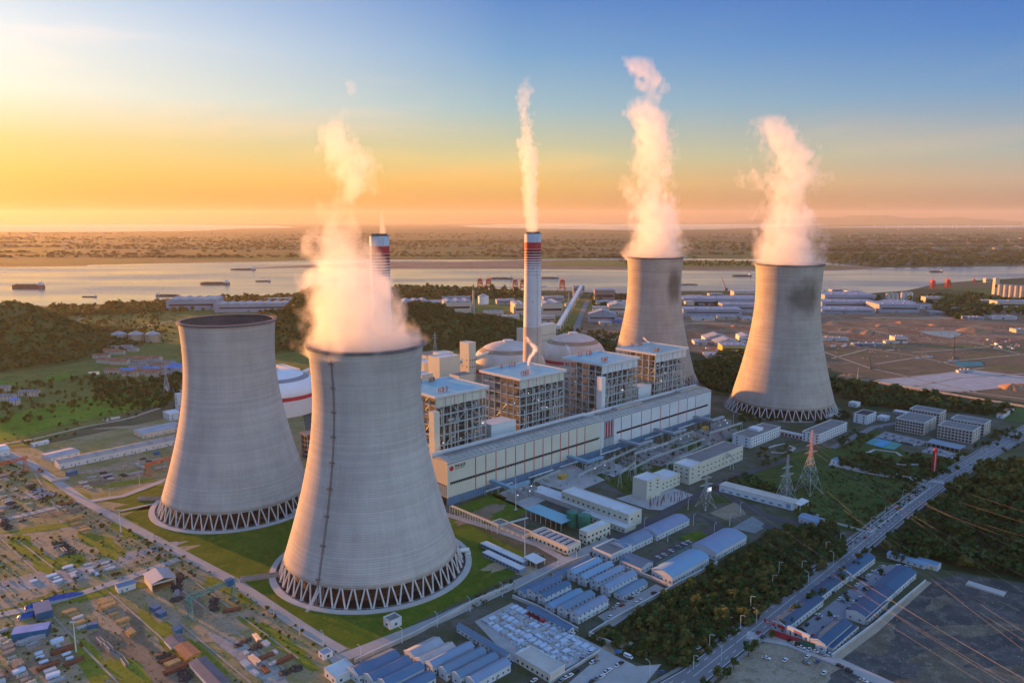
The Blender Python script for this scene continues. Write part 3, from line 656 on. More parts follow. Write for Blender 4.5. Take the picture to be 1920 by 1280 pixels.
def hall(label, a0, a1, h, wall, nstripe, rdepth, win_lo):
    t = T('turbine_hall', label, 'turbine hall', pl(a0, 0), YA, 'turbine halls')
    Lh = a1 - a0; D = rdepth
    b = MB(); b.box(0, 0, 7.5, Lh, D, h); b.build('wall', wall, t)
    b = MB(); b.box(.02, .05, 0, Lh - .02, D - .05, 7.5); b.build('base_wall', BLUEB, t)
    # roof slightly crowned, with ridge ventilator and ribs
    b = MB(); n = 10
    for i in range(n + 1):
        y = .6 + (D - 3.2) * i / n; z = h + .15 + 2.6 * math.sin(math.pi * (.08 + .8 * i / n)); b.v += [(.5, y, z), (Lh - .5, y, z)]
    for i in range(n): b.f.append((2*i, 2*i+1, 2*i+3, 2*i+2)); b.m.append(0)
    b.add([b.v[2*i] for i in range(n+1)] + [(.5, D-2.6, h), (.5, .6, h)], [tuple(range(n+3))[::-1]]); b.add([b.v[2*i+1] for i in range(n+1)] + [(Lh-.5, D-2.6, h), (Lh-.5, .6, h)], [tuple(range(n+3))])
    rf = b.build('roof', ROOFT, t)
    b = MB(); b.box(0, D - 2.5, h + .003, Lh, D, h + 4.2); b.build('parapet', PARAP, t)
    b = MB(); b.box(-.25, -.25, h, Lh + .25, .7, h + .55); b.box(-.25, .7, h, .4, D, h + .5); b.box(Lh - .4, .7, h, Lh + .25, D, h + .5); b.build('eaves_trim', PARAP, t)
    b = MB(); b.box(0, -.12, h - .9, Lh, -.003, h - .003); b.build('eaves_band', TRIM, t)
    k = int(Lh / 6.8); zz = lambda y: h + .3 + 2.6 * math.sin(math.pi * (.08 + .8 * (y - .6) / (D - 3.2)))
    for i in range(k):
        b = MB(); x = 8 + i * (Lh - 16) / (k - 1); b.beam((x, 1.2, zz(1.2)), (x, D * .40, zz(D * .40)), .35); b.beam((x, D*.40, zz(D*.40)), (x + 5.4, D*.40, zz(D*.40)), .4); b.build('roof_rail', TRIM, rf)
    b = MB(); b.box(9, D * .50, zz(D*.5) - .4, Lh - 10, D * .50 + 5.2, zz(D*.5) + .5); b.build('ridge_ventilator', ROOFD, rf)
    # red strips and the louvred window band
    for i in range(nstripe):
        x = Lh * (.155 + .72 * i / (nstripe - 1)) if wall is CREAM else 34 + (Lh - 34 - 34) * i / (nstripe - 1)
        b = MB(); b.box(x - .5, -.09, 7.0, x + .5, -.004, h - 1.4); b.build('red_strip', REDS, t)
    x0, x1 = (3, Lh - 2.5) if wall is CREAM else (26, Lh - 6)
    b = MB()
    if win_lo:
        b.box(x0, -.07, 19.3, x1, -.005, 20.9)
        x = x0
        while x < x1 - 2: b.box(x, -.07, 18.3, x + 1.1, -.005, 19.3); x += 2.0
    else: b.box(x0, -.07, 18.7, x1, -.005, 21.0)
    b.build('window_band', DKWIN, t)
    b = MB(); b.box(-.4, -.3, 0, .9, .9, h - .9) if wall is not CREAM else b.box(-.3, -.15, 7, .5, .6, h - .9)
    b.box(Lh - .6, -.18, 0, Lh + .3, .7, h - .9); b.build('corner_trim', PARAP, t)
    for i in range(int(Lh / 30)):
        x = 14 + i * 30; b = MB(); b.box(x, -.12, 0, x + 4.5, -.005, 5.2); b.build('door', TRIM, t)
    return t
h1 = hall('cream turbine hall with a row of red strips and the emblem on its wall', 0, 209, 38.6, CREAM, 13, 24, True)
h2 = hall('white turbine hall with red strips and a louvred grille beyond the cream one', 209.4, 423, 37.5, WHITE, 9, 24, False)
b = MB(); b.box(0, .2, 8.2, -.1, 23.6, 8.2); 
b = MB(); b.box(-.08, 2, 17.2, -.003, 22, 18.2); b.box(-.08, 2, 0, -.003, 22, 6.5); b.build('side_opening', DKWIN, h1)
for y in range(3, 22, 3):
    b = MB(); b.box(-.35, y, 8, -.081, y + .4, 18); b.build('side_pilaster', PARAP, h1)
# grille of the white hall
b = MB(); b.box(4.5, -.2, 7.3, 21, -.005, 36); b.build('grille_panel', TRIM, h2)
for i in range(7):
    x = 5.4 + i * 2.25
    b = MB(); b.box(x, -.45, 18.5, x + .8, -.2, 35); b.build('grille_fin', REDS if i % 2 else PARAP, h2)
    b = MB(); b.box(x, -.45, 8, x + .8, -.2, 17); b.build('grille_fin', PARAP, h2)
    b = MB(); b.box(x + 1.1, -.42, 18.5, x + 1.6, -.2, 35); b.build('grille_fin', REDS, h2)
# emblem and lettering on the cream hall
RED_E = M('emblem_red', (.50,.02,.03), .5, .05, .5); BLK = M('letter_black', (.012,.012,.014), .5, .1, .5)
b = MB(); hx = [(4.6 + 2.5 * math.cos(R(60 * i + 30)), 33.2 + 2.5 * math.sin(R(60 * i + 30))) for i in range(6)]
b.add([(x, -.14, z) for x, z in hx] + [(x, -.02, z) for x, z in hx], [tuple(range(6)), tuple(range(11, 5, -1))] + [(i, 6 + i, 6 + (i + 1) % 6, (i + 1) % 6) for i in range(6)])
b.build('emblem', RED_E, h1)
b = MB(); b.obox(4.6, -.2, 33.9, 2.0, .08, .35); b.obox(4.6, -.2, 32.3, 2.0, .08, .35); b.obox(5.5, -.2, 32.6, .35, .08, 1.4); b.build('emblem_mark', M('emblem_dark', (.18,.01,.02), .5, .05, .5), h1)
def text(body, size, name, m, parent, loc, rot, scale_x=1.0):
    cu = bpy.data.curves.new(name, 'FONT'); cu.body = body; cu.size = size; cu.extrude = .04; cu.offset = size * .012
    o = bpy.data.objects.new(name, cu); C.objects.link(o)
    dg = bpy.context.evaluated_depsgraph_get(); me = bpy.data.meshes.new_from_object(o.evaluated_get(dg)); bpy.data.objects.remove(o)
    me.materials.clear(); me.materials.append(m)
    q = link(name, me, parent, loc); q.rotation_euler = rot; q.scale = (scale_x, 1, 1); return q
text('神皖能源', 3.1, 'lettering', BLK, h1, (8.2, -.06, 33.2), (R(90), 0, 0), 1.0)
text('SHENWAN ENERGY', 1.25, 'lettering', BLK, h1, (8.3, -.06, 31.4), (R(90), 0, 0))
# low deaerator bay between hall and boilers
b = MB(); b.box(0, 0, 0, 423, 20, 33); o = b.build('deaerator_bay', CREAM, None, pl(0, 24.3), YA); tag(o, 'long low bay joining the turbine halls to the boiler houses', 'plant bay')
# penthouse boxes on the white hall roof
for a, l in ((250, 46), (372, 44)):
    t = T('roof_monitor', 'pale roof monitor on the white turbine hall roof, ' + ('near its middle' if a < 300 else 'at its far end'), 'roof monitor', pl(a, 11, 40.0), YA, 'roof monitors')
    b = MB(); b.box(0, 0, -1, l, 5, 2.2); b.build('casing', ROOFT, t)
    b = MB(); b.box(-2, 5.6, -1, l + 4, 7.2, 1.2); b.build('dark_slot', DKWIN, t)
def boiler(label, a, wd, b0, dp, h, seed, skin, left_shaft):
    rs = random.Random(seed)
    t = T('boiler_house', label, 'boiler house', pl(a, b0), YA, 'open steel boiler houses')
    ov = 2.6
    b = MB(); b.box(-ov, -ov, h - 1.6, wd + ov, dp + ov, h - .2); b.build('roof_slab', PARAP, t)
    b = MB(); b.box(-ov + .8, -ov + .8, h - .19, wd + ov - .8, dp + ov - .8, h + .02); rf = b.build('roof', ROOFB, t)
    b = MB(); b.box(-ov - .1, -ov - .1, h - .2, wd + ov + .1, -ov + .7, h + 1.0); b.box(-ov - .1, -ov + .7, h - .2, -ov + .7, dp + ov - .7, h + 1); b.box(wd + ov - .7, -ov + .7, h - .2, wd + ov + .1, dp + ov - .7, h + 1); b.box(-ov - .1, dp + ov - .7, h - .2, wd + ov + .1, dp + ov + .1, h + 1); b.build('parapet', PARAP, t)
    # cladding skirt under the roof on the hall side
    b = MB(); b.box(0, -.5, h - 11, wd, 0, h - 1.605); b.box(wd - .001, .003, h - 11, wd + .5, dp, h - 1.605); fs = b.build('fascia', skin, t)
    for i in range(1, 6):
        q = MB(); x = wd * i / 5.6; q.box(x - .25, -.62, h - 10.6, x + .25, -.5, h - 2.2); q.build('fascia_strip', REDS if skin is CREAM else TRIM, fs)
    # frame
    nx, ny = 7, 6; lv = [h * k / 9 for k in range(0, 10)]; lv[-1] = h - 1.7
    b = MB()
    for i in range(nx + 1):
        x = wd * i / nx
        for y in (0, dp): b.beam((x, y, 0), (x, y, h - 1.7), 1.15)
    for j in range(1, ny):
        y = dp * j / ny
        for x in (0, wd): b.beam((x, y, 0), (x, y, h - 1.7), 1.15)
    for z in lv[1:-1]:
        b.beam((0, 0, z), (wd, 0, z), .8); b.beam((0, dp, z), (wd, dp, z), .8); b.beam((0, 0, z), (0, dp, z), .8); b.beam((wd, 0, z), (wd, dp, z), .8)
    for f in range(2):
        for k in range(len(lv) - 1):
            for i in range(nx if f == 0 else ny):
                if rs.random() > .33: continue
                z0, z1 = lv[k], lv[k + 1]
                if rs.random() < .5: z0, z1 = z1, z0
                if f == 0: b.beam((wd * i / nx, 0, z0), (wd * (i + 1) / nx, 0, z1), .45)
                else: b.beam((0, dp * i / ny, z0), (0, dp * (i + 1) / ny, z1), .45)
    fr = b
    for k, z in enumerate(lv[1:-1]):   # walkway floors, stopping short of the furnace
        q = MB(); q.box(.4, .4, z - .15, wd - .4, 9.5, z + .05); q.box(.4, 9.5, z - .15, 11, dp - .4, z + .05); q.box(wd - 8, 9.5, z - .15, wd - .4, dp - .4, z + .05)
        fl = q.build('floor', FLOORG, t)
        q = MB()
        for o in (.55, 1.1):
            q.beam((.2, .2, z + o), (wd - .2, .2, z + o), .12); q.beam((.2, .2, z + o), (.2, dp, z + o), .12)
        for i in range(24): q.beam((wd * i / 23, .2, z), (wd * i / 23, .2, z + 1.1), .1); q.beam((.2, dp * i / 23, z), (.2, dp * i / 23, z + 1.1), .1)
        q.build('handrail', STEELG, fl)
    # half landings give the dense side its many lines
    b = fr
    for k in range(len(lv) - 1):
        for s in range(1, 4):
            z = lv[k] + (lv[k + 1] - lv[k]) * s / 4
            y0 = dp * rs.choice((.0, .0, .17, .33)); y1 = dp * rs.choice((.6, .83, 1.0)); b.beam((rs.choice((-.2, .6, 2.5)), y0, z), (rs.choice((-.2, .6)), y1, z), rs.uniform(.25, .5))
            if rs.random() < .6:
                x0 = wd * rs.random() * .6; b.beam((x0, rs.uniform(.3, 4), z), (x0 + wd * rs.uniform(.2, .4), rs.uniform(.3, 4), z), rs.uniform(.25, .5))
    for _ in range(44):
        x = rs.uniform(1, wd - 1); z = rs.choice(lv[:-2]); b.beam((x, rs.uniform(1, 5), z), (x, rs.uniform(1, 5), z + (lv[2] - lv[1]) * rs.choice((1, 2))), .35)
    for _ in range(34):
        y = rs.uniform(1, dp - 1); z = rs.choice(lv[:-2]); b.beam((rs.uniform(.5, 5), y, z), (rs.uniform(.5, 5), y, z + (lv[2] - lv[1]) * rs.choice((1, 2))), .35)
    b.build('steel_frame', STEELG, t)
    b = MB(); b.box(11.5, 12, 6, wd - 9, dp - 6, h - 4); b.build('furnace', BOIL, t)
    b = MB(); b.box(8, 6, h - 26, wd - 6, 12, h - 15); b.build('backpass_duct', STEELD, t)
    for _ in range(14):
        q = MB(); x = rs.uniform(4, wd - 8); z = rs.choice(lv[1:-2]); y = rs.uniform(1.5, 6); s = rs.uniform(2, 4.5)
        if rs.random() < .5: q.box(x, y, z + .05, x + s * 1.3, y + s, z + s * .8)
        else: q.tube((x, y + 1, z + s * .5), (x + s * 2, y + 1, z + s * .5), s * .42, None, 12)
        q.build('vessel', rs.choice((PIPE, STEELD, BOIL, STEELG)), t)
    for i in range(12):                # big steam pipes with elbows on the hall side
        x = wd * (.08 + .86 * i / 11) + rs.uniform(-1, 1); r = rs.uniform(.45, .8); z1 = h * rs.uniform(.25, .8); zt_ = min(h - 14, z1 + h * rs.uniform(.08, .22))
        b = MB(); xx = x + rs.choice((-1, 1)) * rs.uniform(2, 5); y = rs.uniform(.6, 2.2); b.path([(x, y, rs.uniform(0, h * .3)), (x, y, z1), (xx, y, z1 + 1.4), (xx, y, zt_), (xx, 8, zt_ + 1)], r, 8); b.build('pipe', PIPE, t)
    if left_shaft:
        b = MB(); b.box(-7.2, -6.5, 0, -.7, 1.5, h - 13); b.build('lift_shaft', skin, t)
    # roof clusters of safety-valve stacks
    for cx, cy, k in ((.30, .20, 7), (.62, .93, 6), (.40, .96, 3)):
        for i in range(k):
            q = MB(); x = wd * cx + i * 1.6 - k * .8; y = dp * cy + rs.uniform(-1.2, 1.2); hh = rs.uniform(2.4, 4.6); q.tube((x, y, h), (x, y, h + hh), .5, .5, 8); q.tube((x, y, h + hh), (x, y, h + hh + .5), .65, .65, 8); q.build('vent_stack', RUST, t)
    for _ in range(8):
        q = MB(); f = rs.random(); z = rs.choice(lv[1:-2]) + 2.6
        p = (wd * rs.random(), -.9, z) if f < .75 else (-.9, dp * rs.random(), z)
        q.obox(p[0], p[1], p[2], .4, .4, .3); q.build('floodlight', LAMPW, t)
    return t
BH = [boiler('cream boiler house nearest the plume tower with rust red roof vents', 23, 62, 45, 58, 87.3, 11, CREAM, True),
      boiler('boiler house with a steaming roof pipe in front of the tall chimney', 132, 66, 45, 58, 88.0, 12, CREAM, False),
      boiler('boiler house in warm side light with a tall pale lift shaft', 263, 66, 45, 58, 85.2, 13, WHITE, True),
      boiler('farthest boiler house, against the foot of the tan tower', 366, 66, 45, 58, 84.8, 14, WHITE, False)]
# buildings standing between the boiler houses
for a, b0, l, w, h, lab in ((92, 24, 34, 22, 46, 'white block between the two cream boiler houses'), (335, 26, 26, 16, 47, 'small white block between the last two boiler houses')):
    t = T('switchgear_block', lab, 'building', pl(a, b0), YA, 'blocks between boiler houses')
    b = MB(); b.box(0, 20.5, 0, l, 20 + w, h); b.build('wall', WHITE, t)
    b = MB(); b.box(.5, 21, h, l - .5, 19.5 + w, h + .2); b.build('roof', ROOFL, t)
    b = MB(); b.box(-.2, 20.3, h + .003, .5, 20 + w + .2, h + .9); b.box(.5, 20.3, h + .003, l, 21, h + .9); b.build('parapet', PARAP, t)
# small steam leaks on the boiler roofs are added with the other plumes
# coal domes
def dome(label, px, py, R0, zsh, zap, Y, cols):
    c = V(px, py, Y); t = T('coal_dome', label, 'dome', (c.x, c.y, 0), 0, 'domed coal stores')
    n = 26; pr = []
    for i in range(n + 1):
        a = math.pi / 2 * i / n; pr.append((max(.5, R0 * max(0., math.cos(a)) ** 0.86), zsh + (zap - zsh) * math.sin(a) ** 1.15))
    wht, bandm, redm = cols
    def part(name, lo, hi, m, out=0):
        q = [p for i, p in enumerate(pr) if lo <= i <= hi]; b = MB(); b.lathe([(r + out, z) for r, z in q], 64); return b.build(name, m, t, smooth=True)
    b = MB(); b.lathe([(R0, 0), (R0, zsh)], 64); b.build('ring_wall', wht, t, smooth=True)
    b = MB(); b.lathe([(R0 + .06, zsh - 6), (R0 + .06, zsh - 1)], 64); b.build('red_band', redm, t, smooth=True)
    part('lower_shell', 0, 12, wht); part('grey_band', 12, 15, bandm, .05); part('upper_shell', 15, n, wht)
    b = MB(); b.lathe([(R0 * .13, zap - 1.2), (R0 * .13, zap + 1.5), (R0 * .145, zap + 1.6), (R0 * .145, zap + 2.3), (.2, zap + 2.6)], 32); b.build('roof_cap', ROOFL, t)
    return t
DW = M('dome_white', (.52,.50,.47), .6, .10, .03, col2=(.40,.32,.23), bump=.05, detail=6); DB = M('dome_tan_band', (.24,.185,.125), .7, .2, .06); DR = M('dome_red', (.46,.03,.05), .6, .15, .1)
DW2 = M('dome_clean_white', (.64,.63,.62), .5, .06, .05); DB2 = M('dome_grey_band', (.20,.21,.22), .6, .1, .1)
dome('rust streaked coal dome just left of the tall chimney', 953, 660, 58, 27, 64, 1150, (DW, DB, DR))
dome('rust streaked coal dome right of the tall chimney', 1074, 640, 55, 26, 63, 1235, (DW, DB, DR))
dome('clean white coal dome with a dark band between the two nearest towers', 513, 740, 60, 27, 52, 985, (DW2, DB2, DR))
# conveyor transfer towers and galleries behind the boilers; near corners are measured on the photo
WIN_ME = {}
def win_mesh(w, h, m=None):
    k = (w, h, m.name if m else '')
    if k not in WIN_ME:
        b = MB(); b.box(-w/2, -.06, 0, w/2, .05, h, 0); b.box(-w/2 - .1, -.12, -.12, w/2 + .1, .02, -.003, 1); b.box(-w/2 - .06, -.09, h + .003, w/2 + .06, .02, h + .1, 1)
        WIN_ME[k] = b.mesh('window', [m or DKWIN, PARAP])
    return WIN_ME[k]
def windows(t, L, D, rows, faces, w=1.4, h=1.5, n=None, pitch=4.0, m=None):
    """one child per window; faces: f front (y=0), l left (x=0), r right (x=L)"""
    me = win_mesh(w, h, m)
    for fc in faces:
        ln = L if fc == 'f' else D; k = n.get(fc) if n else max(1, int((ln - 1) / pitch))
        for z in rows:
            for i in range(k):
                s = ln * (i + .5) / k
                if fc == 'f': link('window', me, t, (s, -.01, z), 0)
                elif fc == 'l': link('window', me, t, (-.01, s, z), R(-90))
                else: link('window', me, t, (L + .01, s, z), R(90))
def block(label, cat, loc, yaw, L, D, h, wall, roof, name='building', group=None, rows=(), faces='fl', w=1.4, wh=1.5, pitch=4.0, n=None, parapet=.8, base=None, wm=None):
    t = T(name, label, cat, loc, yaw, group)
    b = MB(); b.box(0, 0, 0, L, D, h); b.build('wall', wall, t)
    b = MB(); b.box(.35, .35, h, L - .35, D - .35, h + .12); b.build('roof', roof, t)
    if parapet:
        b = MB(); p = parapet; e = .1; b.box(-e, -e, h + .003, L + e, .35, h + p); b.box(-e, D - .35, h + .003, L + e, D + e, h + p); b.box(-e, .35, h + .003, .35, D - .35, h + p); b.box(L - .35, .35, h + .003, L + e, D - .35, h + p); b.build('parapet', PARAP if wall is not CREAM else CREAM, t)
    if rows: windows(t, L, D, rows, faces, w, wh, n, pitch, wm)
    if base:
        b = MB(); b.box(-.08, -.08, 0, L + .08, -.003, base[0]); b.box(-.08, -.003, 0, -.003, D, base[0]); b.build('plinth', base[1], t)
    return t
def gallery(label, p, q, w, h, zp, zq, legs=4, m=None, rows=True, group='conveyor galleries', name='conveyor_gallery'):
    """an enclosed conveyor bridge on trestles from p to q"""
    p = Vector((p[0], p[1], 0)); q = Vector((q[0], q[1], 0)); d = q - p; Ln = d.length; yaw = math.atan2(d.y, d.x)
    t = T(name, label, 'conveyor', p, yaw, group); m = m or CREAM
    b = MB(); b.add([(0,-w/2,zp),(0,w/2,zp),(0,w/2,zp+h),(0,-w/2,zp+h),(Ln,-w/2,zq),(Ln,w/2,zq),(Ln,w/2,zq+h),(Ln,-w/2,zq+h)], [(0,1,2,3),(7,6,5,4),(0,4,5,1),(1,5,6,2),(2,6,7,3),(3,7,4,0)]); b.build('gallery', m, t)
    sl = math.atan2(zq - zp, Ln)
    if rows:
        k = max(2, int(Ln / 4.5)); me = win_mesh(1.3, 1.2)
        for i in range(k):
            x = Ln * (i + .5) / k; z = zp + (zq - zp) * (i + .5) / k + h * .4
            link('window', me, t, (x, -w/2 - .01, z), 0); link('window', me, t, (x, w/2 + .01, z), math.pi)
    for i in range(legs):
        f = (i + .5) / legs; x = Ln * f; z = zp + (zq - zp) * f - .003
        if z < 3: continue
        b = MB()
        for s in (-1, 1): b.beam((x, s * w * .42, 0), (x, s * w * .42, z), .7)
        for k in range(int(z // 8)): b.beam((x, -w*.42, k * 8), (x, w*.42, k * 8 + 7), .35); b.beam((x, -w*.42, k*8+7.4), (x, w*.42, k*8+7.4), .35)
        b.build('trestle', CREAM, t)
    return t
def pbox(label, near, right, left, ztop, top=None, **k):
    """plant-grid block from the photo: near corner, right end and left end in pixels at the given base"""
    p = P(*near); 
    L = k.pop('L', None) or (P(*right) - p).dot(AX); D = k.pop('D', None) or (P(*left) - p).dot(BX)
    if top is not None: ztop = V(near[0], top, p.y).z
    return block(label, k.pop('cat', 'building'), p, YA, abs(L), abs(D), ztop, k.pop('wall', WHITE), k.pop('roof', ROOFL), **k)
def at_depth(x, y, Y): q = V(x, y, Y); return q
def tbox(label, x0, xm, x1, ytop, Y, Dp=None, **k):
    """block whose foot is hidden: near vertical edge at pixel xm with roof at ytop and depth Y"""
    q = V(xm, ytop, Y); h = q.z; base = Vector((q.x, q.y, 0))
    # widths from the visible roof line: right edge x1, left edge x0
    def solve(xp, dirv):
        u = (xp - 960) / FPX
        # lateral / depth ratio of the point base + s*dirv as seen from the camera
        s = 0
        for _ in range(40):
            w = base + dirv * s; dep = w.y * CP - (h - CAM_H) * SP; f = w.x - u * dep
            w2 = base + dirv * (s + .1); dep2 = w2.y * CP - (h - CAM_H) * SP; f2 = w2.x - u * dep2
            s -= f / ((f2 - f) / .1)
        return s
    L = solve(x1, AX); D = Dp or solve(x0, BX)
    return block(label, k.pop('cat', 'building'), base, YA, abs(L), abs(D), h, k.pop('wall', CREAM), k.pop('roof', ROOFL), **k)
tbox('tall white transfer tower at the elbow of the coal conveyors', 862, 879, 892, 644, 1090, name='transfer_tower', group='transfer towers', rows=(12, 24, 34, 44), faces='fl', n={'f':3,'l':2}, w=1.8, wh=1.8)
tbox('white block with tiny windows right behind the tall chimney', 1010, 1012, 1043, 611, 1330, Dp=22, name='transfer_tower', group='transfer towers', rows=(20, 34, 44), faces='f', n={'f':8}, w=1.7, wh=1.7)
tbox('white block with tiny windows left behind the tall chimney', 974, 979, 985, 617, 1340, Dp=14, name='transfer_tower', group='transfer towers', rows=(20, 34), faces='f', n={'f':3}, w=1.7, wh=1.7)
tbox('white transfer block between the two nearest cooling towers', 517, 551, 563, 694, 1060, name='transfer_tower', group='transfer towers', rows=(8, 20, 30), faces='fl', n={'f':2,'l':4}, w=1.8, wh=1.8)
tbox('pink lit stepped building with a window row behind the cream boiler house', 818, 824, 862, 672, 960, Dp=24, name='plant_building', group='low buildings behind the boilers', rows=(20, 32, 40), faces='f', n={'f':11}, w=1.4, wh=1.6)
tbox('raised white block on the stepped building behind the cream boiler house', 824, 829, 850, 664, 990, Dp=20, name='plant_building', group='low buildings behind the boilers', rows=(38,), faces='f', n={'f':6})
tbox('small pink block at the foot of the coal dome', 857, 861, 888, 706, 935, Dp=20, name='plant_building', group='low buildings behind the boilers', roof=ROOFD)
tbox('small dark roofed block beside the plume tower rim', 788, 791, 812, 704, 930, Dp=18, name='plant_building', group='low buildings behind the boilers', rows=(10,), n={'f':4,'l':2})
tbox('low building with dark window grid beside the plume tower rim', 792, 795, 817, 681, 1020, Dp=26, name='plant_building', group='low buildings behind the boilers', rows=(10, 18, 26), faces='f', n={'f':7}, w=1.8, wh=2.4)
tbox('grey flat roofed building beyond the conveyor gallery', 793, 800, 835, 668, 1150, Dp=30, name='plant_building', group='low buildings behind the boilers', roof=ROOFD)
q0 = V(793, 690, 1055); q1 = V(866, 672, 1085)
gallery('curved top conveyor gallery reaching the elbow transfer tower', (q0.x, q0.y), (q1.x, q1.y), 5, 6, 30, 42, 4)
q0 = V(892, 660, 1098); q1 = V(925, 650, 1130)
gallery('short conveyor gallery from the elbow tower to the rusty dome', (q0.x, q0.y), (q1.x, q1.y), 5, 5, 44, 50, 1)
q0 = V(563, 705, 1066); q1 = V(596, 700, 1100)
gallery('conveyor gallery leaving the block between the near towers', (q0.x, q0.y), (q1.x, q1.y), 5, 5, 28, 32, 2)
q0 = V(545, 722, 1010); q1 = V(590, 716, 1060)
gallery('lower conveyor gallery beside the clean white dome', (q0.x, q0.y), (q1.x, q1.y), 5, 5, 32, 36, 2)
# open concrete frame building between the near towers
t = T('frame_building', 'open concrete frame building between the two nearest cooling towers', 'building', P(578, 862), YA, None)
b = MB()
for i in range(9):
    for j in (0, 1): b.beam((i * 5, j * 14, 0), (i * 5, j * 14, 26), .9)
for k in range(1, 6):
    for j in (0, 14): b.beam((0, j, k * 5), (40, j, k * 5), .8)
    b.box(0, .4, k * 5 - .2, 40, 13.6, k * 5)
b.build('frame', M('raw_concrete', (.40,.36,.31), .9, .15, .2), t)
b = MB(); b.box(-1, -1, 26, 41, 15, 27); b.build('roof', ROOFD, t)
b = MB(); b.box(.5, 6, 0, 39.5, 13, 25.9); b.build('inner_wall', STEELD, t)
# ------------------------------------------------------------------ site buildings: camp huts, offices, substations, sheds
HUTW = M('hut_white_panel', (.48,.53,.56), .6, .08, .15, wave=(0, 1.9, .08))
HUTB = M('hut_blue_roof', (.065,.15,.25), .5, .14, .10, wave=(0, 1.0, .18))
HUTB2 = M('hut_pale_blue_roof', (.15,.24,.35), .5, .12, .08, wave=(0, 1.0, .15))
HUTG = M('hut_grey_roof', (.30,.32,.34), .6, .12, .1, wave=(0, 1.0, .15))
HUTP = M('hut_rose_roof', (.44,.37,.34), .6, .12, .1, wave=(0, 1.0, .15))
HUTN = M('shop_navy_roof', (.02,.075,.14), .5, .2, .08, wave=(0, 1.2, .25))
BEIGE = M('beige_wall', (.50,.46,.38), .7, .1, .1)
GREYW = M('grey_wall', (.36,.36,.35), .8, .12, .1)
BEIGER = M('beige_roof', (.46,.42,.36), .7, .12, .1, wave=(0, 2.0, .1))
FENCEW = M('boundary_wall_render', (.36,.35,.33), .85, .15, .1)
GREEN_T = M('green_tank_paint', (.02,.17,.11), .45, .15, .1)
TEAL_T = M('teal_tank_paint', (.05,.38,.36), .4, .1, .2)
ORANGE = M('crane_orange', (.45,.12,.04), .5, .15, .3)
CRGREEN = M('crane_green', (.10,.24,.21), .5, .2, .3)
BLUEC = M('container_blue', (.012,.105,.22), .5, .15, .2, wave=(0, .8, .2))
VR = random.Random(9)
def tint(m, k):
    c = {'hut_blue_roof':(.065,.15,.25),'hut_pale_blue_roof':(.15,.24,.35),'shop_navy_roof':(.02,.075,.14)}[m.name]; f = (.8, 1.0, 1.15, .92)[k]; q = (1.0, 1.25, .9, 1.5)[k]
    return M(m.name + ('', '_faded', '_clean', '_worn')[k] + '_', tuple(v * f for v in c), .5, .3, .12, wave=(0, 1.1, .22), col2=(c[0] * f * q + .03 * (q - 1), c[1] * f * 1.1, c[2] * f * 1.02), detail=7)
def dims(near, right, left, L, D):
    p = P(*near)
    if L is None: L = abs((P(*right) - p).dot(AX))
    if D is None: D = abs((P(*left) - p).dot(BX))
    return p, L, D
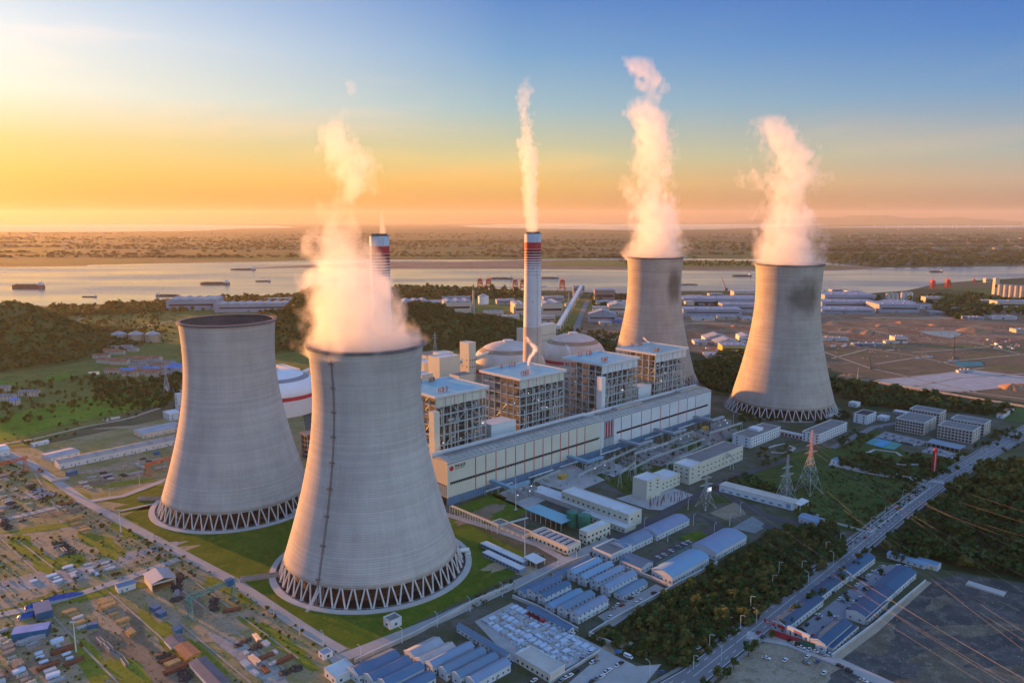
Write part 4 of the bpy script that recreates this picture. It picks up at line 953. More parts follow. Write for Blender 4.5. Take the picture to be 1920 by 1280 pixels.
def gable(label, near, right=None, left=None, L=None, D=None, eave=3.4, rise=1.6, ridge='A', roof=None, wall=None, name='hut', cat='hut', group=None, two=False, yaw=YA, wp=3.6, faces='fl', patch=None, arch=False, endwall=False, loc=None):
    p, L, D = dims(near, right, left, L, D) if loc is None else (Vector(loc), L, D)
    t = T(name, label, cat, p, yaw, group); roof = roof or HUTB; wall = wall or HUTW
    if roof in (HUTB, HUTB2, HUTN): roof = tint(roof, VR.randrange(4))
    Lx, Dy = (L, D) if ridge == 'A' else (D, L)     # along ridge, across
    def w(x, y, z): return (x, y, z) if ridge == 'A' else (y, x, z)
    b = MB()
    n = 8 if arch else 2
    prof = [(Dy * i / n, eave + (rise * math.sin(math.pi * i / n) if arch else rise * (1 - abs(2 * i / n - 1)))) for i in range(n + 1)]
    for x in (0, Lx):
        pts = [w(x, 0, 0)] + [w(x, y, z) for y, z in prof] + [w(x, Dy, 0)]
        b.add(pts, [tuple(range(len(pts)))])
    b.add([w(0,0,0), w(Lx,0,0), w(Lx,0,eave), w(0,0,eave)], [(0,1,2,3)]); b.add([w(0,Dy,0), w(Lx,Dy,0), w(Lx,Dy,eave), w(0,Dy,eave)], [(3,2,1,0)])
    b.build('wall', wall, t)
    b = MB(); ov = .45; th = .16
    q = [(y + (-ov if i == 0 else ov if i == n else 0), z + (-.18 if i in (0, n) else 0) + .02) for i, (y, z) in enumerate(prof)]
    k = len(q)
    vs = [w(-ov, y, z) for y, z in q] + [w(Lx + ov, y, z) for y, z in q] + [w(-ov, y, z + th) for y, z in q] + [w(Lx + ov, y, z + th) for y, z in q]
    fs = []
    for i in range(k - 1): fs += [(i, k + i, k + i + 1, i + 1), (2*k + i, 2*k + i + 1, 3*k + i + 1, 3*k + i)]
    fs += [(0, 2*k, 3*k, k), (k-1, 2*k-1, 4*k-1, 3*k-1)]
    for i in range(k - 1): fs += [(i, i + 1, 2*k + i + 1, 2*k + i), (k + i, 3*k + i, 3*k + i + 1, k + i + 1)]
    b.add(vs, fs); rf = b.build('roof', roof, t)
    b = MB(); b.add([w(-ov - .02, 0, 0)], []); 
    if not arch:
        b = MB(); a0 = w(-ov, Dy/2 - .3, eave + rise + .1); a1 = w(Lx + ov, Dy/2 + .3, eave + rise + .32)
        b.box(min(a0[0],a1[0]), min(a0[1],a1[1]), a0[2], max(a0[0],a1[0]), max(a0[1],a1[1]), a1[2]); b.build('ridge_cap', roof, rf)
    if endwall:                      # raised white parapet on the gable end that faces the viewer
        b = MB(); pts = [w(-.4, -.4, eave - .4)] + [w(-.4, y, z + .75) for y, z in prof] + [w(-.4, Dy + .4, eave - .4)]; pt2 = [tuple(Vector(v) + Vector(w(.35, 0, 0))) for v in pts]
        m_ = len(pts); b.add(pts + pt2, [tuple(range(m_)), tuple(range(2*m_-1, m_-1, -1))] + [(i, m_ + i, m_ + (i+1) % m_, (i+1) % m_) for i in range(m_)]); b.build('gable_parapet', PARAP, t)
    rows = [1.1, 4.3] if two else [1.1 if eave < 5 else 1.6]
    Lb, Db = L, D
    windows(t, Lb, Db, rows, faces, 1.1, 1.1, None, wp)
    me = MB(); me.box(-.5, -.05, 0, .5, .04, 2.1); me = me.mesh('door', TRIM)
    fl = L if ridge == 'A' else D; kd = max(1, int(fl / 11))
    for i in range(kd):
        s = fl * (i + .22) / kd
        if ridge == 'A': link('door', me, t, (s, -.02, 0), 0)
        else: link('door', me, t, (-.02, s, 0), R(-90))
    if two:
        b = MB(); b.box(.3, -1.25, 3.1, L - .3, -.003, 3.22); b.box(.3, -1.25, 4.1, L - .3, -1.17, 4.2)
        for i in range(int(L / 3) + 1): x = .4 + (L - .9) * i / int(L / 3); b.box(x, -1.25, 0, x + .1, -1.15, 4.1)
        b.build('balcony', HUTW, t)
        b = MB()
        for s in (0, 1.0): b.beam((-1.2, -1.0 + s * 0, .2), (-1.2, -1.0, .3), .1)
        for s in (-.5, .5): b.beam((-1.6 + s, -.6, 3.2), (-1.6 + s, D * .75, .1), .16); b.beam((-1.6 + s, -.6, 4.1), (-1.6 + s, D * .75, 1.0), .08)
        for i in range(11): f = i / 10; b.box(-2.1, -.6 + (D*.75 + .6) * f - .12, 3.2 - 3.1 * f, -1.1, -.6 + (D*.75 + .6) * f + .12, 3.26 - 3.1 * f)
        b.build('outside_stair', STEELG, t)
    if patch:
        b = MB(); x0, x1 = patch; b.add([w(x0, Dy*.52, eave + rise*.98 + .22), w(x1, Dy*.52, eave + rise*.98 + .22), w(x1, Dy, eave + .24), w(x0, Dy, eave + .24)], [(0,1,2,3)]); b.build('pale_roof_patch', HUTP, rf)
    return t
G_CAMP = 'blue roofed huts in the workers camp'
camp = [((1046,1088),(1112,1056),(1034,1083),'half hidden first camp hut of the upper row, beside the camp wall',False,HUTB),
        ((1077,1091),(1125,1064),(1061,1085),'second camp hut of the upper row, two storeys with an outside stair',True,HUTB2),
        ((1097,1100),(1147,1072),(1082,1094),'third camp hut of the upper row, two storeys with a stair at its end',True,HUTB2),
        ((1119,1107),(1169,1080),(1104,1102),'fourth upper camp hut, two storeys, before the wider gap',True,HUTB2),
        ((1141,1119),(1192,1090),(1126,1112),'fifth camp hut of the upper row, with the low hut next to it',True,HUTB2),
        ((1167,1126),(1215,1101),(1150,1119),'last camp hut of the upper row, single storey beside the parked cars',False,HUTB2),
        ((984,1121),(1034,1094),(969,1115),'first camp hut of the lower row, low, half hidden by its neighbour',False,HUTB),
        ((1001,1126),(1050,1100),(985,1120),'second camp hut of the lower row, deep blue, two storeys',True,HUTB),
        ((1021,1135),(1070,1110),(1007,1129),'third camp hut of the lower row, deep blue with an outside stair',True,HUTB),
        ((1037,1149),(1092,1118),(1022,1141),'fourth camp hut of the lower row, low with a paler roof',False,HUTB2),
        ((1060,1159),(1116,1130),(1045,1151),'fifth camp hut of the lower row, two storeys, paler roof',True,HUTB2),
        ((1084,1170),(1142,1140),(1068,1162),'last camp hut of the lower row, two storeys beside a hedge',True,HUTB2)]
for n_, r_, l_, lab, two, rm in camp: gable(lab, n_, r_, l_, eave=6.0 if two else 3.3, rise=1.7, two=two, roof=rm, group=G_CAMP, name='camp_hut')
gable('long low hut with a deep blue roof behind the red lorry', (1067,1189), (1074,1182), (979,1152), eave=3, rise=1.2, ridge='B', group=G_CAMP, name='camp_hut')
G_YH = 'storage huts at the bottom edge'
lower = [((672,1283),(747,1242),(649,1270),HUTB,True,'left end hut with blue roof and stepped white gable'),
         ((700,1293),(771,1254),(678,1281),HUTB,True,'second hut from the left end, blue roof, white gable'),
         ((726,1303),(792,1264),(704,1292),HUTB,True,'third hut from the left end, cut by the picture edge'),
         ((755,1313),(816,1279),(733,1302),HUTB,False,'fourth hut from the left end, only its roof tip shows'),
         ((777,1243),(831,1215),(752,1233),HUTG,False,'grey roofed hut nearest the tower road'),
         ((794,1255),(852,1222),(774,1246),HUTP,False,'rose grey roofed hut between grey and blue neighbours'),
         ((812,1266),(887,1225),(796,1258),HUTB2,True,'tall hut with white gable and blue roof next to the rose roof'),
         ((837,1277),(911,1237),(819,1269),HUTB2,True,'blue roofed hut second after the rose roof'),
         ((862,1287),(934,1247),(843,1279),HUTB2,True,'blue roofed hut third after the rose roof'),
         ((890,1297),(959,1260),(870,1288),HUTB2,True,'blue roofed hut fourth after the rose roof')]
for n_, r_, l_, rm, two, lab in lower: gable(lab + ' at the bottom', n_, r_, l_, eave=5.2 if two else 3.6, rise=1.7, roof=rm, group=G_YH, name='storage_hut', endwall=True, wp=3.2)
gable('long blue roofed hut turned across the others, beside the yard of stacked panels', (949,1241), (959,1236), (847,1189), eave=3.6, rise=1.5, ridge='B', roof=HUTB2, group=G_YH, name='storage_hut', endwall=False)
block('beige flat roofed hut with coloured panels at the foot of the panel yard', 'hut', P(1031,1280), YA, 12, 27, 5, BEIGE, BEIGER, name='site_office', rows=(1.2,), faces='l', pitch=3.5)
gable('blue long roofed hall farther from the camp, beside the dark road', (1231,1014), (1295,985), (1206,1001), eave=5, rise=2.2, roof=HUTB2, name='workshop_hall', cat='hall', group='pale blue roofed halls', arch=True)
gable('grey blue hall joined end to end with the farther blue hall', (1171,1041), (1226,1016), (1146,1029), eave=5, rise=2.2, roof=M('slate_blue_roof', (.13,.19,.26), .5, .12, .1, wave=(0,1,.15)), name='workshop_hall', cat='hall', group='pale blue roofed halls', arch=True, endwall=True)
block('white house with a black flat roof beside the slate blue hall', 'house', P(1146,1056), YA, 24, 18, 5.5, HUTW, ROOFD, name='white_house', rows=(1.4,), pitch=3.5, parapet=1.4)
gable('short hall with a deep blue hipped looking roof behind the camp wall', (1202,1077), (1226,1066), (1160,1061), eave=5.2, rise=2.0, ridge='B', roof=HUTB, name='workshop_hall', cat='hall', group='pale blue roofed halls')
gable('widest blue hall with a rose patch on its roof beside the scrub', (1260,1097), (1332,1059), (1220,1082), eave=6, rise=2.6, roof=HUTB2, name='workshop_hall', cat='hall', group='pale blue roofed halls', arch=True, patch=(1, 22), wp=3.2)
gable('big pale blue hall behind the one with the rose roof patch', (1342,1051), (1404,1020), (1302,1032), eave=6, rise=2.6, roof=HUTB2, name='workshop_hall', cat='hall', group='pale blue roofed halls', arch=True, wp=3.2)
gable('white gate lodge with a blue roof beside the public road', (1534,989), (1540,980), (1495,979), eave=4.4, rise=1.4, ridge='B', roof=HUTB2, name='gate_lodge', cat='lodge', wp=4)
# shop rows in the walled yard by the public road
G_SH = 'navy roofed shop rows'
for n_, r_, l_, lab, ew in [((1473,1190),(1535,1132),(1446,1180),'navy roofed shop row with red sign at the yard gate',True),((1536,1132),(1596,1090),(1515,1122),'middle navy roofed shop row along the public road',True),((1596,1090),(1645,1057),(1575,1080),'far navy roofed shop row along the public road',True),
                     ((1547,1225),(1605,1185),(1521,1210),'navy roofed shop row at the front of the inner side',True),((1620,1171),(1677,1122),(1587,1157),'middle navy shop row of the inner side with white gable',True),((1677,1120),(1727,1087),(1640,1107),'far navy shop row of the inner side',False)]:
    gable(lab, n_, r_, l_, eave=5, rise=1.6, roof=HUTN, group=G_SH, name='shop_row', cat='shops', endwall=ew, wp=4)
for n_, r_, l_, lab in [((1562,1226),(1617,1186),(1550,1221),'navy lean-to with a rusty patch behind the front shop row'),((1626,1172),(1668,1138),(1616,1167),'grey lean-to behind the middle inner shop row')]:
    block(lab, 'lean-to', P(*n_), YA, abs((P(*r_)-P(*n_)).dot(AX)), 9, 3.4, GREYW, HUTN, name='lean_to', group='lean-tos behind shops', rows=(1.,), faces='f', parapet=0)
SIGNR = M('sign_red', (.35,.03,.04), .5, .1, .2)
t = T('shop_sign', 'red sign board with white characters on the gable of the first shop row', 'sign', P(1473,1190), YA)
b = MB(); b.box(-.75, .5, 3.4, -.5, 14, 5.6); b.build('board', SIGNR, t)
q = text('美食广场', 1.9, 'lettering', PARAP, t, (-.8, 12.5, 3.8), (R(90), 0, R(-90)))
t = T('banner_board', 'long red and green banner board below the shop sign', 'banner', P(1442,1190), R(-38)); b = MB(); b.box(0, 0, .5, 27, .3, 4.2); b.build('board', SIGNR, t); b = MB(); b.add([(12,-.02,.5),(27,-.02,.5),(27,-.02,4.2),(20,-.02,4.2)], [(0,1,2,3)]); b.build('green_panel', M('banner_green', (.03,.12,.08), .6, .1, .2), t)
for x in (1, 13, 26):
    b = MB(); b.box(x, .31, 0, x + .3, .6, 4.2); b.build('post', STEELG, t)
t = T('yard_gateway', 'white three-bay gateway between the two shop rows', 'gateway', P(1476,1192), math.atan2(*( (P(1517,1211) - P(1476,1192)).yx )))
Lg = (P(1517,1211) - P(1476,1192)).length; b = MB(); b.box(0, -.8, 5.2, Lg, .8, 7.0)
for f in (0, .2, .72, .93): b.box(Lg*f, -.8, 0, Lg*f + Lg*.07, .8, 5.2)
b.build('frame', PARAP, t); text('欢迎光临', 1.3, 'lettering', RED_E, t, (Lg*.3, -.85, 5.5), (R(90), 0, 0))
gable('small blue grey shed beside the shop yard end, near the trees', (1733,1067), L=8, D=26, left=None, eave=3.2, rise=.8, ridge='B', roof=HUTB2, name='shed', cat='shed', group='sheds behind the shops')
block('tiny kiosk with yellow doors beside the shop yard end', 'kiosk', P(1757,1071), YA, 8, 15, 4, HUTW, HUTB2, name='kiosk', rows=(.3,), faces='l', w=2, wh=2.2, n={'l':2}, wm=M('yellow_door', (.5,.36,.03), .5, .1, .2), parapet=0)
b = MB(); dv = P(1881,1119) - P(1810,1097); b.box(0, 0, 0, dv.length, 7, 1.3); b.box(2, 1, 1.3, 9, 6, 1.34); tag(b.build('concrete_slab', APRON, None, P(1810,1097), math.atan2(dv.y, dv.x)), 'long low concrete slab lying alone on the dark gravel lot', 'slab')
# ---- offices and dormitories by the tan tower
def office(label, near, right, left, h, roof, rows, faces, w=1.6, wh=1.8, n=None, name='office_block', wall=None, group='white office blocks', **k):
    p, L, D = dims(near, right, left, k.pop('L', None), k.pop('D', None))
    return block(label, 'office', p, YA, L, D, h, wall or PARAP, roof, name=name, group=group, rows=rows, faces=faces, w=w, wh=wh, n=n, **k)
OFW = M('office_white', (.54,.57,.60), .6, .06, .1)
o1 = office('white three storey office block with a grey roof near the turbine hall end', (1407,840), (1464,818), (1383,828), 11, ROOFD, (1.2, 4.8, 8.2), 'fl', n={'f':13,'l':2}, wall=OFW)
b = MB(); b.box(30, 8, 11, 42, 20, 14); b.build('stair_house', OFW, o1)
o2 = office('white office block beyond the lattice pylon with a brown roof', (1535,832), (1596,810), (1511,822), 10.5, ROOFD, (1.2, 4.6, 7.8), 'fl', n={'f':15,'l':4}, wall=OFW)
office('small white three storey house with a black roof and red entrance', (1625,796), (1646,789), (1605,789), 11, M('black_roof', (.03,.03,.035), .8, .2, .1), (1.2, 4.6, 8.0), 'fl', n={'f':5,'l':2}, wall=OFW)
block('low red trimmed canteen link between the two office blocks', 'link', P(1512,826), YA, 6, 40, 4.5, M('rose_wall', (.45,.33,.30), .7, .1, .1), ROOFL, name='canteen_link', rows=(.6,), faces='l', w=2.4, wh=2.6, n={'l':9})
DORW = M('dormitory_beige', (.42,.39,.35), .7, .08, .1)
G_D = 'four storey dormitories'
for n_, r_, l_, lab in [((1731,816),(1750,803),(1680,805),'near dormitory of the left pair, with dark window grid'),((1760,797),(1771,790),(1706,786),'rear dormitory of the left pair, half hidden'),((1822,832),(1834,822),(1763,816),'near dormitory of the right pair, facing the car park'),((1844,818),(1855,810),(1785,804),'rear dormitory of the right pair')]:
    office(lab, n_, r_, l_, 14.5, ROOFD, (1, 4.5, 8, 11.4), 'lf', w=2.3, wh=2.2, n={'l':10,'f':3}, name='dormitory', wall=DORW, group=G_D)
for n_, r_, l_, h_, lab, wl, rf_ in [((1700,780),(1705,777),(1672,776),4,'low grey shed behind the left dormitories',GREYW,ROOFL),((1660,790),(1668,786),(1648,785),5,'small white annex beside the black roofed house',OFW,ROOFL),((1606,764),(1612,761),(1594,760),6,'open kiosk by the tan tower ring',OFW,ROOFL),
                                ((1880,785),(1905,772),(1871,781),5,'shed with a rusty red roof beyond the dormitories',HUTW,RUST),((1556,786),(1570,782),(1548,784),4,'grey hut behind the tan tower ring',GREYW,ROOFL),((1569,871),(1580,866),(1560,867),4,'pale garden pavilion beside the lattice pylon',OFW,HUTB2)]:
    block(lab, 'shed', P(*n_), YA, abs((P(*r_)-P(*n_)).dot(AX)), abs((P(*l_)-P(*n_)).dot(BX)), h_, wl, rf_, name='outbuilding', group='small outbuildings near the offices', rows=(1.0,), pitch=4, parapet=0)
def canopy(label, near, right, left, h, roof, name='canopy', L=None, D=None, npost=6, group=None):
    p, L, D = dims(near, right, left, L, D); t = T(name, label, 'canopy', p, YA, group)
    b = MB(); b.add([(-.5,-.5,h),(L+.5,-.5,h),(L+.5,D+.5,h+.9),(-.5,D+.5,h+.9),(-.5,-.5,h+.35),(L+.5,-.5,h+.35),(L+.5,D+.5,h+1.25),(-.5,D+.5,h+1.25)], [(3,2,1,0),(4,5,6,7),(0,1,5,4),(1,2,6,5),(2,3,7,6),(3,0,4,7)]); b.build('roof', roof, t)
    for x in (.2, L - .2):
        for i in range(npost):
            y = .2 + (D - .4) * i / (npost - 1); q = MB(); q.beam((x, y, 0), (x, y, h + .9 * y / D), .4); q.build('post', BEIGE, t)
    return t
canopy('grey blue car port roof beside the near right dormitory', (1799,848), (1809,841), (1745,831), 3.2, M('carport_grey', (.20,.24,.28), .5, .1, .1), npost=8)
canopy('pale blue open canopy shed beside the green tanks', (1052,996), (1077,987), (979,972), 6.5, ROOFB, npost=8)
canopy('small canopy over the gate road beside the notice wall', (1500,958), (1518,950), (1487,955), 5, ROOFL, npost=3)
# ---- water treatment group and substations
office('long two storey cream building behind the green tanks', (1178,991), (1211,983), (1055,944), 11.5, ROOFL, (6.6,), 'lf', w=2.0, wh=1.6, n={'l':13,'f':2}, wall=CREAM, name='treatment_building', group='cream treatment buildings')
office('two storey cream building in front of the green tanks', (1100,1022), (1151,1005), (1086,1016), 10, ROOFL, (1.4, 5.6), 'fl', w=2.0, wh=1.6, n={'f':6,'l':2}, wall=CREAM, name='treatment_building', group='cream treatment buildings')
f1 = office('low cream filter house with six dark openings in its rose roof', (1064,1041), (1094,1032), (986,1015), 6, HUTP, (1.5,), 'fl', w=1.6, wh=2, n={'f':4,'l':9}, wall=CREAM, name='filter_house', group='cream treatment buildings')
_L = abs((P(1094,1032)-P(1064,1041)).dot(AX)); _D = abs((P(986,1015)-P(1064,1041)).dot(BX))
for i in range(6):
    b = MB(); y = _D * (.07 + .15 * i); b.box(_L*.18, y, 6.13, _L*.85, y + _D*.07, 6.5); b.build('roof_opening', DKWIN, f1)
    b = MB(); b.box(_L*.16, y - .5, 6.125, _L*.87, y - .02, 6.9); b.build('roof_beam', HUTP, f1)
for (x, y, r_, h_, lab) in [(1073,985,10.5,12,'dark green cylindrical tank, the farther of the pair'),(1095,991,12,12,'dark green cylindrical tank, the nearer and wider of the pair')]:
    q = P(x, y); rr = (P(x + r_, y) - q).length; t = T('storage_tank', lab, 'tank', (q.x, q.y, 0), 0, 'green tanks')
    b = MB(); b.lathe([(rr, 0), (rr, h_), (rr * .96, h_ + .15), (.05, h_ + .9)], 32); b.build('shell', GREEN_T, t, smooth=False)
    b = MB(); b.lathe([(rr + .1, h_ + .9), (rr + .2, h_ + .9), (rr + .2, h_ + 1.0), (rr + .1, h_ + 1.0)], 32, close=True); b.beam((rr + .2, 0, 0), (rr + .2, 0, h_ + 1), .4); b.build('railing', GREEN_T, t)
for (x, y) in [(1143,976),(1159,981)]:
    q = P(x, y); t = T('small_tank', 'small bright teal tank standing on the low cream roof, ' + ('left one' if x == 1143 else 'right one'), 'tank', (q.x, q.y, 4.0), 0, 'teal tanks'); b = MB(); b.lathe([(2, 0), (2, 6.2), (.1, 7.2)], 20); b.build('shell', TEAL_T, t, smooth=False); b = MB(); b.tube((0,0,7), (0,0,8), .6); b.build('hatch', TEAL_T, t)
block('low cream annex carrying the teal tanks', 'annex', P(1172,1000), YA, 14, 46, 4, CREAM, ROOFL, name='treatment_annex', rows=(1.2,), faces='l')
block('low flat tank house with pale roof beside the canopy shed', 'tank house', P(1105,968), YA, 16, 72, 4.5, GREYW, ROOFL, name='tank_house', rows=(), parapet=.5)
block('open settling basin block left of the filter house', 'basin', P(982,1010), YA, 10, 38, 2.4, CREAM, ROOFD, name='settling_basin', parapet=.9)
s1 = office('four storey cream relay building with a fenced substation at its side', (1212,939), (1236,927), (1189,929), 18, ROOFL, (8.6, 12.2, 15.2), 'f', w=2.2, wh=1.2, n={'f':2}, wall=CREAM, name='substation_building', group='substation buildings')
s2 = office('larger cream relay building with a long switch hall attached', (1292,909), (1311,898), (1262,900), 17, ROOFL, (5.5, 9.5, 13.5), 'lf', w=2.2, wh=1.2, n={'f':2,'l':3}, wall=CREAM, name='substation_building', group='substation buildings')
block('long switch hall with a brown roof behind the larger relay building', 'switch hall', P(1311,898) + BX * 2, YA, 85, 22, 15, CREAM, ROOFD, name='switch_hall', rows=(4, 9), faces='f', n={'f':12}, w=2.2, wh=1.2)
block('lower switch hall beside the small relay building', 'switch hall', P(1236,927) + BX * 2, YA, 36, 18, 11, CREAM, ROOFL, name='switch_hall', rows=(3, 7), faces='f', n={'f':6}, w=1.8, wh=1.2)
sheet('substation_pad', [(1155,935),(1190,925),(1262,915),(1300,928),(1240,957),(1215,955)], .45, PAVE)
sheet('transformer_pad', [(935,925),(985,905),(1040,930),(985,955)], .45, PAVE)
sheet('transformer_pad', [(1005,905),(1070,870),(1135,900),(1075,925)], .45, PAVE)
sheet('transformer_pad', [(1110,880),(1140,862),(1180,880),(1150,895)], .45, PAVE)
sheet('transformer_pad', [(1170,860),(1235,835),(1300,850),(1240,875)], .45, M('brown_paving', (.20,.17,.15), .9, .15, .1))
sheet('transformer_pad', [(1290,815),(1340,795),(1395,810),(1340,835)], .45, M('brown_paving', (.20,.17,.15), .9, .15, .1))
TRG = M('transformer_grey', (.26,.30,.33), .5, .15, .3); BLUED = M('busduct_blue', (.16,.30,.40), .45, .12, .2); PORC = M('porcelain_brown', (.16,.06,.04), .3, .2, .5)
def transformer(label, a, bduct):
    rs = random.Random(a); t = T('transformer', label, 'transformer', pl(a, -30), YA, 'main transformers beside the turbine halls')
    for k in range(3):
        x = -9 + k * 9; b = MB(); b.box(x - 3, -3, .6, x + 3, 3, 5.5); b.build('tank', TRG, t)
        b = MB()
        for i in range(8): b.box(x - 2.9 + i * .75, -5.4, 1, x - 2.5 + i * .75, -3.1, 5); 
        b.build('radiator', TRG, t)
        b = MB(); b.tube((x - 2.5, 1.8, 6.8), (x + 2.5, 1.8, 6.8), .8, .8, 12); b.beam((x, 1.8, 5.5), (x, 1.8, 6.2), .4); b.build('oil_conservator', TRG, t)
        b = MB(); b.tube((x, -1.5, 5.5), (x, -2.2, 9.5), .35, .18, 8); b.build('bushing', PORC, t)
    b = MB(); b.box(-15, -7, .02, 15, 6, .6); b.build('plinth', APRON, t)
    b = MB()
    for x in (-13.8, -4.6, 4.6, 13.8): b.box(x - .25, -6, .6, x + .25, 5, 8)
    b.build('fire_wall', GREYW, t)
    b = MB(); b.box(-13, 2.5, 9.5, 13, 5.5, 12); b.box(-13, 5.5, 9.5, -9, 29.7, 12); b.build('bus_duct', bduct, t)
    for x, y in ((-11, 10), (-11, 20), (0, 4), (11, 4)):
        b = MB(); b.beam((x, y, 0), (x, y, 9.5), .5); b.build('duct_post', STEELG, t)
    for x in (-16, 16):
        b = MB(); b.beam((x, -8, 0), (x, -8, 19), .35); b.beam((x, -8, 19), (x * .94, -8, 19), .2); b.build('lightning_mast', STEELG, t)
    for x, y in ((-12, -7), (3, -7), (13, 1)):
        b = MB(); b.obox(x, y, 7, .35, .35, .3); b.build('floodlight', LAMPW, t); b = MB(); b.beam((x, y, 0), (x, y, 7), .16); b.build('lamp_post', STEELG, t)
    return t
transformer('transformer set with a blue duct at the first bays of the cream hall', 62, BLUED)
transformer('transformer set with a blue duct near the joint of the two halls', 168, BLUED)
transformer('transformer set with a pale duct at the grille of the white hall', 252, TRG)
transformer('transformer set with a pale duct midway along the white hall', 316, TRG)
transformer('transformer set with a pale duct at the far end of the white hall', 398, TRG)
for a, lab in ((121, 'yellow skid container on the pad by the cream hall'), (372, 'yellow skid container on the pad by the white hall')):
    t = T('yellow_container', lab, 'container', pl(a, -24), YA, 'yellow skid containers'); YEL = M('equipment_yellow', (.55,.30,.02), .5, .12, .2, wave=(0, .8, .2)); b = MB(); b.box(0, 0, .3, 10, 5, 3.6); b.build('body', YEL, t); b = MB(); b.box(0, -.3, 0, 10, 5.3, .3); b.build('skid', STEELD, t)
# switchyard gantries (rows of portals) and busbar supports
def portal_row(label, p, q, h, n, name='switchyard_gantry'):
    p = Vector(p); q = Vector(q); d = q - p; Ln = d.length; t = T(name, label, 'gantry', p, math.atan2(d.y, d.x), 'switchyard gantries')
    b = MB()
    for o in (-.7, .7): b.beam((0, o, h), (Ln, o, h), .3); b.beam((0, o, h + 1.4), (Ln, o, h + 1.4), .3)
    k = int(Ln / 2.5)
    for i in range(k): b.beam((Ln*i/k, -.7, h), (Ln*(i+1)/k, -.7, h + 1.4), .16); b.beam((Ln*i/k, .7, h + 1.4), (Ln*(i+1)/k, .7, h), .16)
    b.build('lattice_beam', STEELG, t)
    for i in range(n):
        x = Ln * i / (n - 1); b = MB(); b.beam((x, -2.2, 0), (x, -.5, h), .45); b.beam((x, 2.2, 0), (x, .5, h), .45); b.beam((x, -1.4, h*.45), (x, 1.4, h*.45), .25); b.build('leg', STEELG, t)
        if i < n - 1:
            for s in (.25, .5, .75):
                q_ = MB(); xx = Ln * (i + s) / (n - 1); q_.tube((xx, 0, h), (xx, 0, h - 2.6), .22, .22, 6); q_.build('insulator', PORC, t)
for x0, y0, x1, y1, h, n, lab in [(1162,915,1190,893,14,2,'short steel portal left of the small relay building'),(1189,878,1252,856,15,3,'steel portal row in front of the brown transformer yard'),(1232,872,1320,838,9,6,'long low pipe rack between the halls and relay buildings'),(1315,850,1372,880,13,3,'steel portal row beside the long switch hall'),(1330,832,1390,812,12,3,'steel portal row near the white office block'),(1250,895,1290,880,13,2,'steel portal between the two relay buildings')]:
    portal_row(lab, P(x0, y0), P(x1, y1), h, n)
b = MB()
rs = random.Random(5)
for _ in range(44):
    f, g = rs.random(), rs.random(); p = P(1218 + f * 75, 940 + g * 14 - f * 16); b = MB(); b.tube((0,0,0), (0,0,3.0), .18, .18, 6); b.tube((0,0,3.0), (0,0,5.2), .28, .2, 6)
    tag(b.build('post_insulator', PORC, None, p), 'brown post insulator in the small fenced substation', 'insulator', 'post insulators in the fenced substation')
for x0, y0, x1, y1, h, n, lab in [(1085,905,1150,872,7,4,'low steel portal row beside the first transformer pads'),(1145,875,1215,842,7,4,'low steel portal row in the brown transformer yard'),(1240,848,1300,820,7,4,'low steel portal row before the far transformers'),(1180,900,1240,868,10,3,'steel portal row behind the small relay building'),(1262,880,1330,848,10,4,'steel portal row behind the larger relay building'),(1000,915,1050,893,6,3,'low steel portal beside the yellow container pad')]:
    portal_row(lab, P(x0, y0), P(x1, y1), h, n)
CBX = MB(); CBX.box(-.9,-.5,.15,.9,.5,2.1); CBX.box(-1.0,-.6,0,1.0,.6,.15); CBX.box(-1.0,-.6,2.103,1.0,.6,2.25); CBX = CBX.mesh('control_box', TRG)
DSC = MB()
for x in (-2.2, 0, 2.2):
    for y in (-.9, .9): DSC.tube((x,y,2.4),(x,y,4.4),.18,.14,6); DSC.beam((x,y,0),(x,y,2.4),.2)
    DSC.beam((x,-.9,4.45),(x,.9,4.45),.12)
for y in (-.9, .9): DSC.beam((-2.6,y,2.3),(2.6,y,2.3),.18)
DSC = DSC.mesh('isolator_switch', STEELG)
rs = random.Random(15)
for k in range(120):
    cx, cy = rs.choice(((1105,892),(1180,862),(1262,838),(1230,890),(1305,868),(1035,905),(1345,815),(1130,880),(1200,868)))
    p = P(cx + rs.uniform(-34, 34), cy + rs.uniform(-11, 11)); o = link('isolator_switch', DSC, None, p, YA + rs.choice((0, math.pi/2))) if k % 3 else link('control_box', CBX, None, p, YA)
    tag(o, 'grey three pole isolator switch on steel legs in the switchyard' if k % 3 else 'grey metal control box standing in the switchyard', 'isolator' if k % 3 else 'control box', 'isolators in the switchyard' if k % 3 else 'control boxes in the switchyard')
for i, (a, b_) in enumerate(((40,-6),(95,-7),(140,-6),(200,-8),(280,-6),(345,-7))):
    t = T('pipe_bridge', 'short pipe bridge along the blue foot of the turbine halls', 'pipe bridge', pl(a, b_), YA, 'pipe bridges at the halls'); b = MB()
    for k in range(3): b.tube((0, k * .8, 4.6), (34, k * .8, 4.6), .28, None, 8)
    b.tube((34, .8, 4.6), (34, 5.8, 4.6), .28, None, 8); b.build('pipes', PIPE, t)
    for x in range(0, 35, 8): q = MB(); q.beam((x, -.4, 0), (x, -.4, 4.3), .3); q.beam((x, 2.0, 0), (x, 2.0, 4.3), .3); q.beam((x, -.6, 4.2), (x, 2.2, 4.2), .3); q.build('trestle', STEELG, t)
